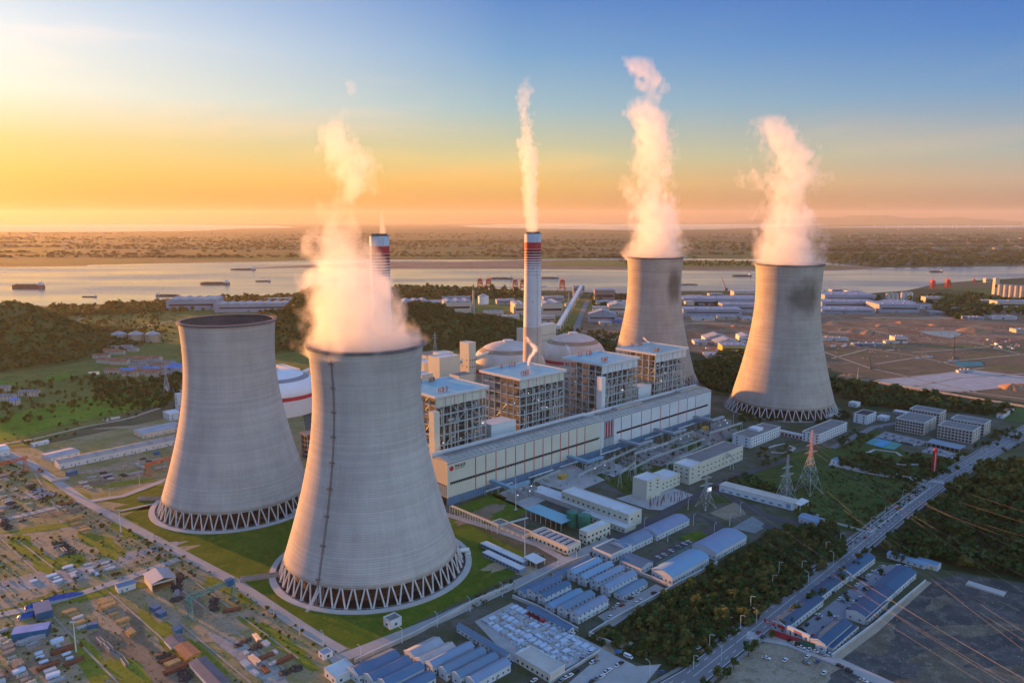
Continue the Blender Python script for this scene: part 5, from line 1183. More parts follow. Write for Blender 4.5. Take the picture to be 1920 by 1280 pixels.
# pipe rack along the road and stone lightning masts
t = T('pipe_rack', 'long pipe rack beside the road between the nearest tower and the cream hall', 'pipe rack', P(846,962), 0)
q0, q1 = P(846,962), P(935,1000); q2 = P(990,985)
b = MB(); o = q0.copy()
for a, c in ((q0, q1), (q1, q2)):
    d = (c - a).normalized(); nn = Vector((-d.y, d.x, 0))
    for s in (-1.2, -.4, .4, 1.2): b.tube(a - o + nn * s + Vector((0,0,7)), c - o + nn * s + Vector((0,0,7)), .2, .2, 6)
b.build('pipes', STEELG, t)
for i in range(10):
    f = i / 9; a = q0 + (q1 - q0) * f - o; b = MB()
    for s in (-1.5, 1.5): b.beam((a.x + s * .7, a.y + s * .7, 0), (a.x + s * .7, a.y + s * .7, 6.7), .4)
    b.beam((a.x - 1.05, a.y - 1.05, 6.5), (a.x + 1.05, a.y + 1.05, 6.5), .4); b.build('trestle', STEELG, t)
for (x, y, h_, lab) in [(984,1050,32,'slender white mast beside the modular huts'),(967,955,30,'slender grey lightning mast on its round pad by the cream hall'),(1410,742,34,'slender mast on the paved plot behind the dormitories'),(1607,720,26,'slender mast at the scrub edge behind the tan tower'),(1190,905,32,'slender mast beside the small relay building')]:
    q = P(x, y); t = T('mast', lab, 'mast', q, 0, 'slender masts'); b = MB(); b.tube((0,0,0), (0,0,h_), .45, .14, 8); b.build('pole', PARAP, t); b = MB(); b.lathe([(1.6, 0), (1.6, .4), (.1, .4)], 12); b.build('footing', APRON, t)
# modular site huts beside the nearest tower
for (n_, L_, D_, lab, rf_) in [((979,1062),6,46,'long modular hut with blue panels beside the nearest tower',HUTW),((974,1076),6,40,'second modular hut, in front of the long one',HUTW)]:
    block(lab, 'hut', P(*n_), YA, L_, D_, 3.2, HUTB2, ROOFL, name='modular_hut', group='modular huts by the tower', rows=(1,), faces='l', pitch=3.4, parapet=.3)
canopy('small white canopy at the end of the modular huts', (1005,1066), (1021,1058), (985,1055), 4, PARAP, npost=3)
tag(block('tiny white blockhouse on the lawn before the nearest tower', 'blockhouse', P(732,1181), YA, 8.5, 7.5, 5.2, HUTW, ROOFD, name='blockhouse', rows=(1.8,), faces='fl', n={'f':1,'l':1}, w=1.6, wh=1.6), 'tiny white blockhouse on the lawn before the nearest tower', 'blockhouse')
block('small white hut at the left end of the bottom storage huts', 'hut', P(630,1285), YA, 13, 12, 4.5, HUTW, ROOFL, name='guard_hut', rows=(1.2,), n={'f':2,'l':2})
block('tiny hut with a blue roof at the road corner', 'hut', P(607,1238), YA, 6, 6, 3.2, HUTW, HUTB2, name='corner_hut', rows=(1.,), n={'f':1,'l':1}, parapet=.2)
# boundary walls
def wall_line(label, pts, h, m=None, th=.5, name='boundary_wall', cat='wall', posts=6.0, group='boundary walls'):
    q = [P(*p) for p in pts]; o = q[0]; t = T(name, label, cat, o, 0, group); b = MB(); c = MB()
    for a, e in zip(q, q[1:]):
        d = e - a; Ln = d.length; mid = (a + e) / 2 - o; y = math.atan2(d.y, d.x); b.obox(mid.x, mid.y, 0, Ln + th * .8, th, h, y); c.obox(mid.x, mid.y, h + .002, Ln + th, th + .2, .18, y)
        for i in range(int(Ln / posts) + 1):
            s = a - o + d * (min(1, i * posts / Ln)); b.obox(s.x, s.y, 0, th + .3, th + .3, h - .05, y)
    b.build('wall', m or FENCEW, t); c.build('coping', PARAP if m is None else m, t)
wall_line('long pale wall along the tower road in front of the bottom huts', [(665,1243),(780,1190),(890,1130),(962,1100)], 2.6)
wall_line('wall between the camp huts and the scrub, past the widest blue hall', [(1105,1192),(1140,1170),(1245,1112),(1262,1102),(1345,1058)], 2.6)
wall_line('short wall end at the camp exit by the scrub', [(1105,1192),(1150,1212)], 2.8)
wall_line('wall behind the camp huts along the tower road', [(965,1110),(1060,1060),(1105,1043)], 2.4)
wall_line('wall between the upper huts and the wide blue halls', [(1165,1065),(1222,1086),(1258,1102)], 2.4)
wall_line('wall below the lower row of camp huts', [(962,1121),(1010,1142),(1083,1183)], 2.4)
wall_line('low wall across the panel yard and the car park', [(1030,1282),(1125,1222)], 1.6)
wall_line('white wall along the green field by the public road', [(1560,980),(1632,1000),(1745,915),(1680,890)], 1.4, PARAP, .3)
wall_line('pale wall round the open ground behind the tan tower', [(1575,706),(1700,727),(1920,763)], 2.4)
wall_line('yard wall behind the inner shop rows', [(1560,1232),(1640,1172),(1735,1092)], 2.2)
SCRM = M('screen_lit', (.5,.5,.48), .3, .5, .6); _s = SCRM.node_tree.nodes['Principled BSDF']; _s.inputs['Emission Color'].default_value = (.9,.95,1,1); _s.inputs['Emission Strength'].default_value = .25
# notice wall with blue white panels at the works entrance
t = T('notice_wall', 'long white entrance wall with framed blue and white panels', 'notice wall', P(1348,921), 0)
q0, q1 = P(1348,921), P(1486,957); d = q1 - q0; t.rotation_euler = (0, 0, math.atan2(d.y, d.x)); Ln = d.length
b = MB(); b.box(0, 0, 0, Ln, 12, 6.2); b.build('wall', OFW, t); b = MB(); b.box(-.4, -.4, 6.2, Ln + .4, 12.4, 6.7); b.build('roof', BEIGER, t)
for i in range(9):
    x = Ln * (i + .12) / 9; b = MB(); b.box(x, -.15, .8, x + Ln * .085, -.005, 5.4); p_ = b.build('panel', M('poster_pale', (.55,.60,.64), .4, .06, .2), t); b = MB(); b.box(x + 1, -.2, 1.2, x + Ln*.085 - 1, -.151, 3.0 if i < 8 else 5.0); b.build('poster_print', M('poster_blue', (.10,.28,.42) if True else 0, .4, .4, .4), p_)
t = T('display_screen', 'small lit billboard screen at the start of the entrance wall', 'screen', P(1330,926), R(35)); b = MB(); b.box(-2.9, 0, 2.5, 2.9, .5, 6.6); b.build('frame', STEELG, t); b = MB(); b.box(-2.6, -.06, 2.8, 2.6, -.005, 6.3); b.build('screen', SCRM, t)
for x in (-2, 2):
    b = MB(); b.box(x - .2, .05, 0, x + .2, .45, 2.5); b.build('post', STEELG, t)
# red pillar sign, courts, car parks
t = T('pillar_sign', 'tall slim red pillar sign at the works road junction', 'sign', P(1750,888), R(10)); b = MB(); b.box(-1.6, -1, 1.2, 1.6, 1, 26); b.build('pillar', RED_E, t); b = MB(); b.box(-.5, -1.06, 3, .5, -1.005, 22); b.build('white_strip', M('faded_white', (.45,.40,.38), .6, .2, .5), t); b = MB(); b.box(-2.4, -1.8, 0, 2.4, 1.8, 1.2); b.build('base', APRON, t)
COURTB = M('court_blue', (.07,.26,.42), .8, .12, .1); COURTG = M('court_green', (.06,.24,.20), .8, .12, .1)
sheet('sports_court', [(1622,831),(1640,821),(1672,828),(1655,839)], .4, COURTB); sheet('sports_court', [(1626,831),(1638,824),(1650,827),(1637,834)], .41, COURTG)
sheet('sports_court', [(1655,840),(1672,828),(1692,833),(1677,843)], .4, COURTG)
for pts in ([(1640,820),(1660,809),(1740,828),(1725,836)], [(1727,848),(1745,836),(1812,856),(1800,862)]): sheet('car_park', pts, .42, M('car_park_paving', (.22,.21,.21), .85, .12, .1))
sheet('car_park', [(1215,1052),(1265,1027),(1300,1012),(1318,1018),(1270,1042),(1235,1060)], .36, M('car_park_green_grid', (.07,.13,.10), .85, .3, .25))
sheet('grass_bed', [(1272,1008),(1308,995),(1330,1004),(1292,1018)], .5, G_LAWN)
sheet('garden', [(1330,962),(1380,940),(1400,965),(1360,975)], .3, M('sand_bed', (.22,.18,.12), .9, .2, .1))
sheet('garden', [(1372,990),(1410,968),(1440,985),(1415,1000)], .3, M('teal_grey_paving', (.15,.19,.19), .85, .15, .1))
sheet('car_park', [(1120,1155),(1230,1095),(1250,1105),(1150,1175)], .3, M('camp_yard_paving', (.27,.25,.23), .85, .14, .06))
sheet('shop_yard', [(1475,1195),(1650,1060),(1690,1058),(1700,1075),(1525,1212)], .3, M('shop_yard_paving', (.20,.20,.21), .85, .15, .08))
sheet('car_park', [(1055,1290),(1130,1225),(1180,1250),(1240,1245),(1180,1320)], .3, PAVE)
sheet('panel_yard', [(890,1165),(960,1130),(1060,1180),(1130,1215),(1040,1265),(960,1240)], .28, PAVE)
# garden paths
for a in ([(1440,840),(1470,832),(1490,840),(1470,850),(1445,848)], [(1625,850),(1640,843),(1680,848),(1690,855)], [(1560,872),(1620,886),(1690,898)], [(1640,864),(1700,872),(1745,868)]): road('garden_path', a, 4, .45, PAVE, smooth=True)
# ------------------------------------------------------------------ vegetation
def leaf_mat(name, c1, c2, c3):
    m = bpy.data.materials.new(name); m.use_nodes = True; nt = m.node_tree; N = nt.nodes; L = nt.links
    b = N['Principled BSDF']; b.inputs['Roughness'].default_value = .75; b.inputs['Specular IOR Level'].default_value = .15
    tc = N.new('ShaderNodeTexCoord'); gi = N.new('ShaderNodeNewGeometry'); oi = N.new('ShaderNodeObjectInfo')
    def noise(s):
        n = N.new('ShaderNodeTexNoise'); n.inputs['Scale'].default_value = s; n.inputs['Detail'].default_value = 3; L.new(gi.outputs['Position'], n.inputs['Vector'])
        r = N.new('ShaderNodeMapRange'); r.inputs['From Min'].default_value = .36; r.inputs['From Max'].default_value = .64; L.new(n.outputs['Fac'], r.inputs['Value']); return r.outputs[0]
    def mix(f, a, c):
        x = N.new('ShaderNodeMix'); x.data_type = 'RGBA'; L.new(f, x.inputs['Factor'])
        for k, v in (('A', a), ('B', c)):
            if isinstance(v, tuple): x.inputs[k].default_value = (*v, 1)
            else: L.new(v, x.inputs[k])
        return x.outputs['Result']
    c = mix(noise(.05), c1, c2); c = mix(noise(.6), c, c3)
    L.new(c, b.inputs['Base Color'])
    tr = N.new('ShaderNodeBsdfTranslucent'); L.new(c, tr.inputs['Color']); ms = N.new('ShaderNodeMixShader'); ms.inputs[0].default_value = .25
    L.new(b.outputs[0], ms.inputs[1]); L.new(tr.outputs[0], ms.inputs[2]); L.new(ms.outputs[0], N['Material Output'].inputs['Surface'])
    return m
LEAF = leaf_mat('leaves_dark', (.019,.058,.013), (.031,.082,.017), (.048,.088,.023))
LEAFY = leaf_mat('leaves_yellow_green', (.055,.075,.012), (.08,.10,.018), (.10,.11,.03))
LEAFM = leaf_mat('leaves_mid', (.03,.064,.014), (.045,.088,.02), (.065,.095,.026))
LEAFH = leaf_mat('leaves_hill', (.075,.092,.016), (.10,.112,.022), (.125,.12,.036))
BARK = M('bark', (.07,.055,.04), .9, .3, 1.5)
def crown_arrays(seed, nq, leaf, rx=1.0, rz=1.0, clumps=9):
    """unit crown (radius 1): leaf quads gathered in clumps, uneven outline with gaps"""
    g = np.random.default_rng(seed)
    cc = g.normal(size=(clumps, 3)); cc /= np.linalg.norm(cc, axis=1)[:, None]; cc *= g.uniform(.25, .72, (clumps, 1)); cc[:, 2] = cc[:, 2] * .9
    cr = g.uniform(.26, .48, clumps)
    k = g.integers(0, clumps, nq); d = g.normal(size=(nq, 3)); d /= np.linalg.norm(d, axis=1)[:, None]
    ctr = cc[k] + d * cr[k][:, None] * g.uniform(.55, 1.05, (nq, 1)); ctr *= np.array([rx, rx, rz])
    nrm = d + g.normal(size=(nq, 3)) * .5; nrm[:, 2] += .35; nrm /= np.linalg.norm(nrm, axis=1)[:, None]
    u = np.cross(nrm, g.normal(size=(nq, 3))); u /= np.linalg.norm(u, axis=1)[:, None]; v = np.cross(nrm, u)
    s = leaf * g.uniform(.6, 1.3, (nq, 1)); u = u * s; v = v * s * .75
    q = np.stack([ctr - u - v, ctr + u - v * .6, ctr + u * .8 + v, ctr - u * .7 + v * .9], 1)
    return q.reshape(-1, 3)
def quads_mesh(name, verts, m):
    n = len(verts) // 4; me = bpy.data.meshes.new(name); me.vertices.add(4 * n); me.loops.add(4 * n); me.polygons.add(n)
    me.vertices.foreach_set('co', np.ascontiguousarray(verts, np.float32).ravel()); me.loops.foreach_set('vertex_index', np.arange(4 * n, dtype=np.int32))
    me.polygons.foreach_set('loop_start', np.arange(0, 4 * n, 4, dtype=np.int32)); me.materials.append(m); me.update(calc_edges=True); return me
CR_NEAR = [crown_arrays(100 + i, 110, .26) for i in range(5)]
CR_MID = [crown_arrays(200 + i, 46, .40) for i in range(6)]
CR_FAR = [crown_arrays(300 + i, 20, .62, clumps=5) for i in range(6)]
def inside(poly, x, y):
    r = np.zeros(len(x), bool); n = len(poly)
    for i in range(n):
        x0, y0 = poly[i][:2]; x1, y1 = poly[(i + 1) % n][:2]
        c = ((y0 > y) != (y1 > y)) & (x < (x1 - x0) * (y - y0) / (y1 - y0 + 1e-12) + x0); r ^= c
    return r
def sample(poly, n, g):
    xs = [p[0] for p in poly]; ys = [p[1] for p in poly]; out = np.zeros((0, 2))
    while len(out) < n:
        x = g.uniform(min(xs), max(xs), 4 * n); y = g.uniform(min(ys), max(ys), 4 * n); k = inside(poly, x, y); out = np.vstack([out, np.c_[x[k], y[k]]])
        if not k.any(): break
    return out[:n]
def woods(name, label, pts, hlo, hhi, crowns, m, seed, wide=.42, lift=.5, zf=None, zoff=0.0, flat=1.0, parent=None):
    g = np.random.default_rng(seed); out = []; k = g.integers(0, len(crowns), len(pts))
    for i, (x, y) in enumerate(pts):
        h = g.uniform(hlo, hhi) * (g.uniform(.5, 1.0) if g.random() < .4 else g.uniform(.9, 1.45)); r = h * wide * g.uniform(.8, 1.25); a = g.uniform(0, 6.28); c, s = math.cos(a), math.sin(a)
        v = crowns[k[i]]; z0 = (zf(x, y) if zf else 0) + zoff
        w = np.empty_like(v); w[:, 0] = (v[:, 0] * c - v[:, 1] * s) * r + x; w[:, 1] = (v[:, 0] * s + v[:, 1] * c) * r + y; w[:, 2] = v[:, 2] * h * .46 * flat + h * lift + z0
        out.append(w)
    v = np.vstack(out); v = v[: len(v) // 4 * 4]
    o = link(name, quads_mesh(name, v, m)); o['kind'] = 'stuff'; o['label'] = label; return o
g6 = np.random.default_rng(66)
PW = lambda pts: [tuple(P(x, y))[:2] for x, y in pts]
scrub = PW([(1108,1200),(1262,1112),(1350,1066),(1412,1024),(1440,996),(1500,992),(1565,985),(1590,1035),(1480,1115),(1380,1190),(1320,1232),(1290,1255),(1215,1238),(1150,1216)])
woods('scrub_thicket', 'dark scrub thicket filling the plot between camp wall and public road', sample(scrub, 560, g6), 3, 7, CR_NEAR, LEAF, 1, .5)
woods('scrub_thicket', 'olive trees scattered through the dark scrub plot', sample(scrub, 160, g6), 3, 8, CR_NEAR, LEAFH, 31, .5)
woods('scrub_thicket', 'low green bushes dotted through the dark scrub plot', sample(scrub, 700, g6), 1.5, 3.5, CR_MID, LEAFM, 2, .7)
forest = PW([(1655,1034),(1728,976),(1800,928),(1860,902),(1940,888),(2250,860),(2250,1140),(1920,1086),(1800,1066),(1740,1056),(1690,1058)])
def fz(x, y): return 9 * math.exp(-(((x - 480) / 70) ** 2 + ((y - 715) / 60) ** 2)) + 5 * math.exp(-(((x - 400) / 90) ** 2 + ((y - 600) / 90) ** 2))
woods('forest', 'dense dark forest covering the slope beside the public road', sample(forest, 1050, g6), 6, 12, CR_NEAR, LEAF, 3, .42, zf=fz)
woods('forest', 'mid green trees mixed into the dark forest', sample(forest, 420, g6), 5, 11, CR_NEAR, LEAFM, 33, .48, zf=fz)
woods('forest', 'olive trees scattered through the dark forest', sample(forest, 150, g6), 5, 12, CR_NEAR, LEAFH, 34, .48, zf=fz)
woods('forest', 'tree tops above the dark forest, coloured yellowish as if sunlit', sample(PW([(1760,925),(1860,890),(1930,885),(2000,930),(1900,960),(1800,955)]), 130, g6), 9, 14, CR_NEAR, LEAFY, 4, .40, zf=fz)  # sunlight on these tops is put into the yellow leaf colour
back = PW([(1295,690),(1345,664),(1400,668),(1445,690),(1560,712),(1700,735),(1850,760),(1905,772),(1880,782),(1800,775),(1700,768),(1600,760),(1570,735),(1340,735),(1310,715)])
woods('scrub_wood', 'broad belt of dark trees behind the tan cooling towers', sample(back, 900, g6), 6, 11, CR_MID, LEAF, 5, .55)
woods('scrub_wood', 'lighter bushes in the belt behind the tan cooling towers', sample(back, 350, g6), 3, 6, CR_MID, LEAFM, 6, .7)
for i, (poly, n, lo, hi, cr, m, lab) in enumerate([
    ([(1480,905),(1560,874),(1745,914),(1640,1000),(1560,990),(1490,965)], 700, .8, 2.2, CR_MID, LEAFM, 'rough tufts and low shrubs on the green field by the pylons'),
    ([(1560,870),(1620,852),(1740,868),(1800,880),(1740,902),(1690,902)], 170, 2, 5, CR_MID, LEAF, 'dark shrubbery of the office gardens'),
    ([(1330,915),(1395,885),(1450,910),(1480,930),(1400,930)], 160, 1.5, 3.5, CR_MID, LEAF, 'hedges and shrubs beside the long switch hall'),
    ([(1390,770),(1420,780),(1580,800),(1600,775),(1575,770),(1560,790),(1380,790)], 160, 2, 4.5, CR_MID, LEAFM, 'shrub ring round the foot of the tan tower'),
    ([(1120,880),(1240,835),(1340,790),(1400,815),(1330,870),(1170,925)], 260, 1.0, 2.4, CR_MID, LEAF, 'low dark shrubs between the transformer yards'),
    ([(880,1125),(960,1085),(965,1100),(890,1140)], 40, 1, 2, CR_MID, LEAFY, 'weeds on the verge of the tower road'),
    ([(-60,820),(150,945),(440,1092),(640,1225),(560,1240),(300,1060),(60,930),(-60,900)], 330, .9, 2.4, CR_MID, LEAFY, 'yellow green weeds along the storage yard road'),
    ([(-100,1010),(300,1000),(340,1060),(60,1140),(-100,1150)], 260, .8, 2.2, CR_MID, LEAFY, 'tall yellow weeds among the stored steel'),
    ([(-100,1150),(130,1110),(480,1280),(-100,1400)], 220, .8, 1.8, CR_MID, LEAFY, 'weeds between the timber piles'),
    ([(-60,860),(60,900),(150,945),(-60,985)], 120, .8, 2.0, CR_MID, LEAFY, 'weeds round the gantry yard on the far left'),
    ([(60,838),(330,765),(335,745),(120,790),(0,822)], 60, 1.5, 3.5, CR_MID, LEAFM, 'bushes along the edge of the bright field'),
    ([(1460,1215),(1620,1090),(1655,1050),(1700,1055),(1640,1095),(1480,1215)], 10, 2, 3, CR_MID, LEAF, 'bushes behind the shop yard')]):
    woods('shrubs', lab, sample(PW(poly), n, g6), lo, hi, cr, m, 20 + i, .6)
# hill woods
for i, h in enumerate(HILLS):
    x0, y0, x1, y1 = h['ext']; pts = np.c_[g6.uniform(x0, x1, 16000), g6.uniform(y0, y1, 16000)]
    zz = np.array([hill_z(h, x, y) for x, y in pts]); keep = (zz > 1.5)
    pts = pts[keep][:5200]
    woods('hill_woods', ('woods covering the hill behind the two nearest cooling towers', 'woods covering the hill at the left edge')[i], pts, 4.5, 7.5, CR_FAR, LEAFH, 40 + i, .55, zf=lambda x, y: hill_z(h, x, y))
# meadows on the left, river banks
far = [([(-300,600),(330,566),(560,553),(560,575),(330,585),(0,600)], 1100, 8, 15, LEAFH, 'tree belt along the near river bank on the left'),
       ([(560,551),(600,549),(760,541),(900,545),(980,548),(980,560),(760,562),(600,566)], 700, 12, 20, LEAF, 'tree belt along the near river bank by the docks'),
       ([(1105,560),(1160,556),(1290,574),(1430,572),(1430,582),(1290,585),(1120,585)], 350, 10, 16, LEAF, 'tree belt by the river between the tan towers'),
       ([(1540,555),(1640,570),(1660,565),(1600,552)], 120, 9, 14, LEAF, 'trees behind the long factory roofs'),
       ([(1690,560),(1830,552),(1860,560),(1920,566),(2100,575),(2100,600),(1900,590),(1780,580)], 500, 9, 15, LEAF, 'trees round the grain silos'),
       ([(1750,580),(1830,575),(1860,590),(1790,600)], 160, 8, 14, LEAFM, 'green trees in front of the silo buildings'),
       ([(0,720),(330,690),(340,720),(180,770),(0,800)], 240, 3, 7, LEAFH, 'hedges in the meadows below the left hill'),
       ([(170,705),(260,722),(340,690),(345,760),(240,770),(180,760)], 230, 5, 9, LEAF, 'dark trees round the village pond'),
       ([(0,590),(330,585),(330,640),(200,655),(60,640)], 400, 4, 9, LEAFH, 'scattered trees on the plain before the left hill'),
       ([(860,600),(1010,585),(1150,640),(1140,660),(1020,640),(900,630)], 220, 4, 8, LEAFM, 'bushes on the plain behind the coal domes'),
       ([(1110,620),(1165,628),(1160,665),(1130,670),(1100,650)], 160, 4, 8, LEAFM, 'bushes between dome and tan tower'),
       ([(1545,480.5),(1640,481.5),(1920,483),(2300,484),(2300,496),(1920,497),(1640,500),(1560,494)], 900, 14, 24, LEAFM, 'woods on the far river bank at right'),
       ([(1160,489.5),(1300,490),(1410,492),(1480,497),(1400,500),(1290,499),(1170,497)], 300, 8, 14, LEAFM, 'bushes on the grassy island'),
       ([(560,575),(640,565),(700,570),(700,580),(600,585)], 10, 4, 6, LEAF, 'bushes behind the hill')]
for i, (poly, n, lo, hi, m, lab) in enumerate(far): woods('tree_belt', lab, sample(PW(poly), n, g6), lo, hi, CR_FAR, m, 60 + i, .5)
# the far plain: long hedgerows and woods beyond the river
rows = []
for _ in range(170):
    px = g6.uniform(-300, 2200); py = 436 + 50 * g6.uniform(0, 1) ** .8; p = P(px, py); n = g6.integers(12, 70); ln = g6.uniform(500, 2600) * (p.y / 5000)
    a = g6.normal(0, .05) + (g6.random() < .06) * 1.2
    for k in range(n):
        s = g6.uniform(-.5, .5) * ln; rows.append((p.x + s * math.cos(a) + g6.normal(0, 12), p.y + s * math.sin(a) + g6.normal(0, 9)))
rows = np.array([r for r in rows if r[1] > P(960, 484).y + 40])
woods('hedgerows', 'hedgerows and small woods across the far river plain', rows, 9, 18, CR_FAR, LEAFM, 90, 1.1, zoff=0)
# countable trees: one of each kind, then copies
def tree(name, label, m, seed, h, r, group, trunk=.28, loc=(0,0,0)):
    t = T(name, label, 'tree', loc, 0, group); b = MB()
    b.tube((0,0,0), (0,0,h*.45), h*.03, h*.02, 7)
    for k in range(5):
        a = k * 1.256 + seed; b.tube((0,0,h*(.3+.03*k)), (math.cos(a)*r*.6, math.sin(a)*r*.6, h*(.52+.06*k)), h*.014, h*.005, 5)
    b.build('trunk', BARK, t)
    v = crown_arrays(seed + 500, 150, .24, 1, 1).copy(); v = v * np.array([r, r, h * .40]) + np.array([0, 0, h * .62]); link('crown', quads_mesh('crown', v, m), t); return t
def avenue(protos, pts, group, label, smin=.8, smax=1.25, seed=1):
    r = random.Random(seed); last = None
    for i, p in enumerate(pts):
        pr = protos[i % len(protos)]
        if pr not in PLACED: o = pr; PLACED.append(pr); o.location = p; o['label'] = label; o['group'] = group
        else: o = dup(pr, p, r.uniform(0, 6.28), label, group)
        s = r.uniform(smin, smax); o.scale = (s, s, s * r.uniform(.9, 1.15))
PLACED = []
TA = [tree('street_tree', 'round tree', m, 10 + i, 7.5, 2.9, 'street trees') for i, m in enumerate((LEAF, LEAFM, LEAF, LEAFY))]
def along(pts, step, off, jit=1.0, seed=0):
    r = random.Random(seed); q = [P(*p) for p in pts]; out = []
    for a, b in zip(q, q[1:]):
        d = b - a; n = Vector((-d.y, d.x, 0)).normalized() * off; k = max(1, int(d.length / step))
        for i in range(k):
            if r.random() < .12: continue
            out.append(a + d * ((i + r.random() * .6) / k) + n + Vector((r.gauss(0, jit), r.gauss(0, jit), 0)))
    return out
HW = [(1200,1325),(1300,1268),(1380,1205),(1500,1110),(1600,1030),(1680,965),(1760,905),(1850,850),(1930,805)]
avenue(TA, along(HW[:5], 8, -13, 1.6, 1), 'roadside trees between public road and shop yard', 'round green tree on the verge between public road and shops', seed=2)
avenue(TA, along(HW[4:], 24, -13, 1.2, 3), 'roadside trees at the forest edge', 'round green tree at the forest edge of the public road', .5, .8, seed=3)
avenue(TA, along(HW[4:], 12, 12, 1.4, 4), 'roadside trees along the works side', 'round green tree on the works side of the public road', seed=4)
gp = [(x, y) for poly, n in (([(1560,870),(1600,848),(1640,860),(1720,880),(1760,870),(1740,900),(1680,905)], 60), ([(1690,850),(1730,862),(1790,872),(1740,880)], 26), ([(1556,835),(1600,812),(1640,822),(1600,850)], 26), ([(1400,850),(1470,840),(1500,860),(1430,880)], 22), ([(1850,838),(1900,815),(1930,815),(1880,850)], 18)) for x, y in sample(PW(poly), n, g6)]
avenue(TA[1:] , [Vector((x, y, 0)) for x, y in gp], 'garden trees round the offices', 'dark leafy tree in the gardens round the dormitories and offices', .6, 1.05, 5)
avenue(TA, along([(1003,1055),(1070,1052),(1110,1030),(1160,1008)], 9, 6, .4, 6), 'young trees round the filter house', 'small young tree on the pavement beside the filter house', .35, .5, 6)
# ------------------------------------------------------------------ vehicles, lamps, pylons, yard goods
GLASS = M('car_glass', (.015,.018,.022), .12, .2, 1, spec=.6); TYRE = M('tyre_rubber', (.015,.015,.015), .9, .2, 1)
def car_mesh(name, m, L=4.5, Wd=1.8, kind='car'):
    b = MB(); hw = Wd / 2
    def hull(sec, mi):
        k = len(sec); vs = []
        for s in (-1, 1): vs += [(x, s * (hw - ins), z) for x, z, ins in sec]
        b.add(vs, [tuple(range(k - 1, -1, -1)), tuple(range(k, 2 * k))] + [(i, (i + 1) % k, k + (i + 1) % k, k + i) for i in range(k)], mi)
    if kind == 'car':
        hull([(-L*.5,.35,0),(L*.49,.35,0),(L*.5,.62,.05),(L*.47,.78,.08),(L*.22,.95,.05),(-L*.36,.98,.05),(-L*.49,.92,.08)], 0)
        hull([(L*.23,.94,.1),(L*.08,1.42,.24),(-L*.22,1.45,.24),(-L*.40,.97,.1)], 1); b.box(-L*.20, -hw+.27, 1.44, L*.07, hw-.27, 1.49, 0)
    elif kind == 'van':
        hull([(-L*.5,.35,0),(L*.5,.35,0),(L*.5,.9,.05),(L*.40,1.1,.08),(L*.30,2.0,.14),(-L*.49,2.05,.12)], 0); b.box(L*.335, -hw+.18, 1.15, L*.40, hw-.18, 1.75, 1); b.box(-L*.4, -hw+.03, 1.2, L*.25, hw-.03, 1.75, 1)
    elif kind == 'lorry':
        hull([(L*.30,.5,0),(L*.5,.5,0),(L*.5,1.5,.03),(L*.47,2.9,.1),(L*.30,2.9,.08)], 0); b.box(L*.44, -hw+.1, 1.6, L*.495, hw-.1, 2.5, 1); b.box(-L*.5, -hw, .9, L*.28, hw, 1.15, 2); b.box(-L*.5, -hw, 1.15, -L*.49, hw, 2.0, 0); b.box(-L*.49, -hw, 1.15, L*.28, -hw+.08, 1.9, 0); b.box(-L*.49, hw-.08, 1.15, L*.28, hw, 1.9, 0)
    for x in (-L*.31, L*.31):
        for s in (-1, 1): b.tube((x, s*(hw-.22), .33), (x, s*(hw+.01), .33), .33 if kind != 'lorry' else .48, None, 10, 2)
    return b.mesh(name, [m, GLASS, TYRE])
CARC = {'white': M('car_white', (.62,.63,.64), .3, .04, .2, spec=.5), 'black': M('car_black', (.015,.016,.018), .3, .1, .2, spec=.5), 'silver': M('car_silver', (.32,.33,.34), .3, .06, .2, metal=.4), 'blue': M('car_blue', (.04,.09,.20), .3, .1, .2, spec=.5), 'red': M('car_red', (.30,.025,.03), .3, .1, .2, spec=.5)}
CARM = {k: car_mesh(k + '_car', m) for k, m in CARC.items()}
VANM = {'white': car_mesh('white_van', CARC['white'], 5.4, 1.95, 'van')}
def car(px, py, colr, yaw, where, group, me=None, name='parked_car', cat='car'):
    o = link(name, me or CARM[colr], None, P(px, py) + Vector((0, 0, .45)), yaw); tag(o, f'{colr} {cat} {where}', cat, group); return o
rc = random.Random(21)
def crow(p0, p1, n, yaw, where, group, cols=('white','white','black','silver','white','blue'), miss=.1):
    a, b = P(*p0), P(*p1)
    for i in range(n):
        if rc.random() < miss: continue
        q = a + (b - a) * (i / max(1, n - 1)); c = rc.choice(cols)
        o = link('parked_car', CARM[c], None, q + Vector((rc.gauss(0,.25), rc.gauss(0,.25), .45)), yaw + rc.gauss(0,.06) + (math.pi if rc.random() < .5 else 0)); tag(o, f'{c} car {where}', 'car', group)
AY, BY = YA, YA + math.pi / 2
crow((1663,815),(1722,830),14, AY, 'parked in the rows beside the blue courts', 'cars beside the courts')
crow((1655,820),(1715,836),12, AY, 'parked in the rows beside the blue courts', 'cars beside the courts')
crow((1738,842),(1800,857),13, AY, 'parked in front of the grey car port', 'cars in front of the car port')
crow((1732,846),(1790,861),13, AY, 'parked in front of the grey car port', 'cars in front of the car port')
for x, y, c in [(1234,1046,'white'),(1245,1041,'white'),(1258,1034,'white'),(1272,1026,'silver'),(1283,1021,'white'),(1291,1017,'white')]: car(x, y, c, BY, 'in the green gridded car park between the blue halls', 'cars between the blue halls')
for x, y, c in [(1188,1117,'white'),(1196,1115,'white'),(1183,1123,'black'),(1192,1132,'white'),(1201,1127,'white'),(1226,1113,'black'),(1170,1129,'silver'),(1158,1135,'white'),(1166,1136,'red'),(1149,1142,'silver'),(1144,1158,'white')]: car(x, y, c, AY + (.1 if c == 'white' else -.2), 'parked by the last camp huts and the scrub wall', 'cars in the camp yard')
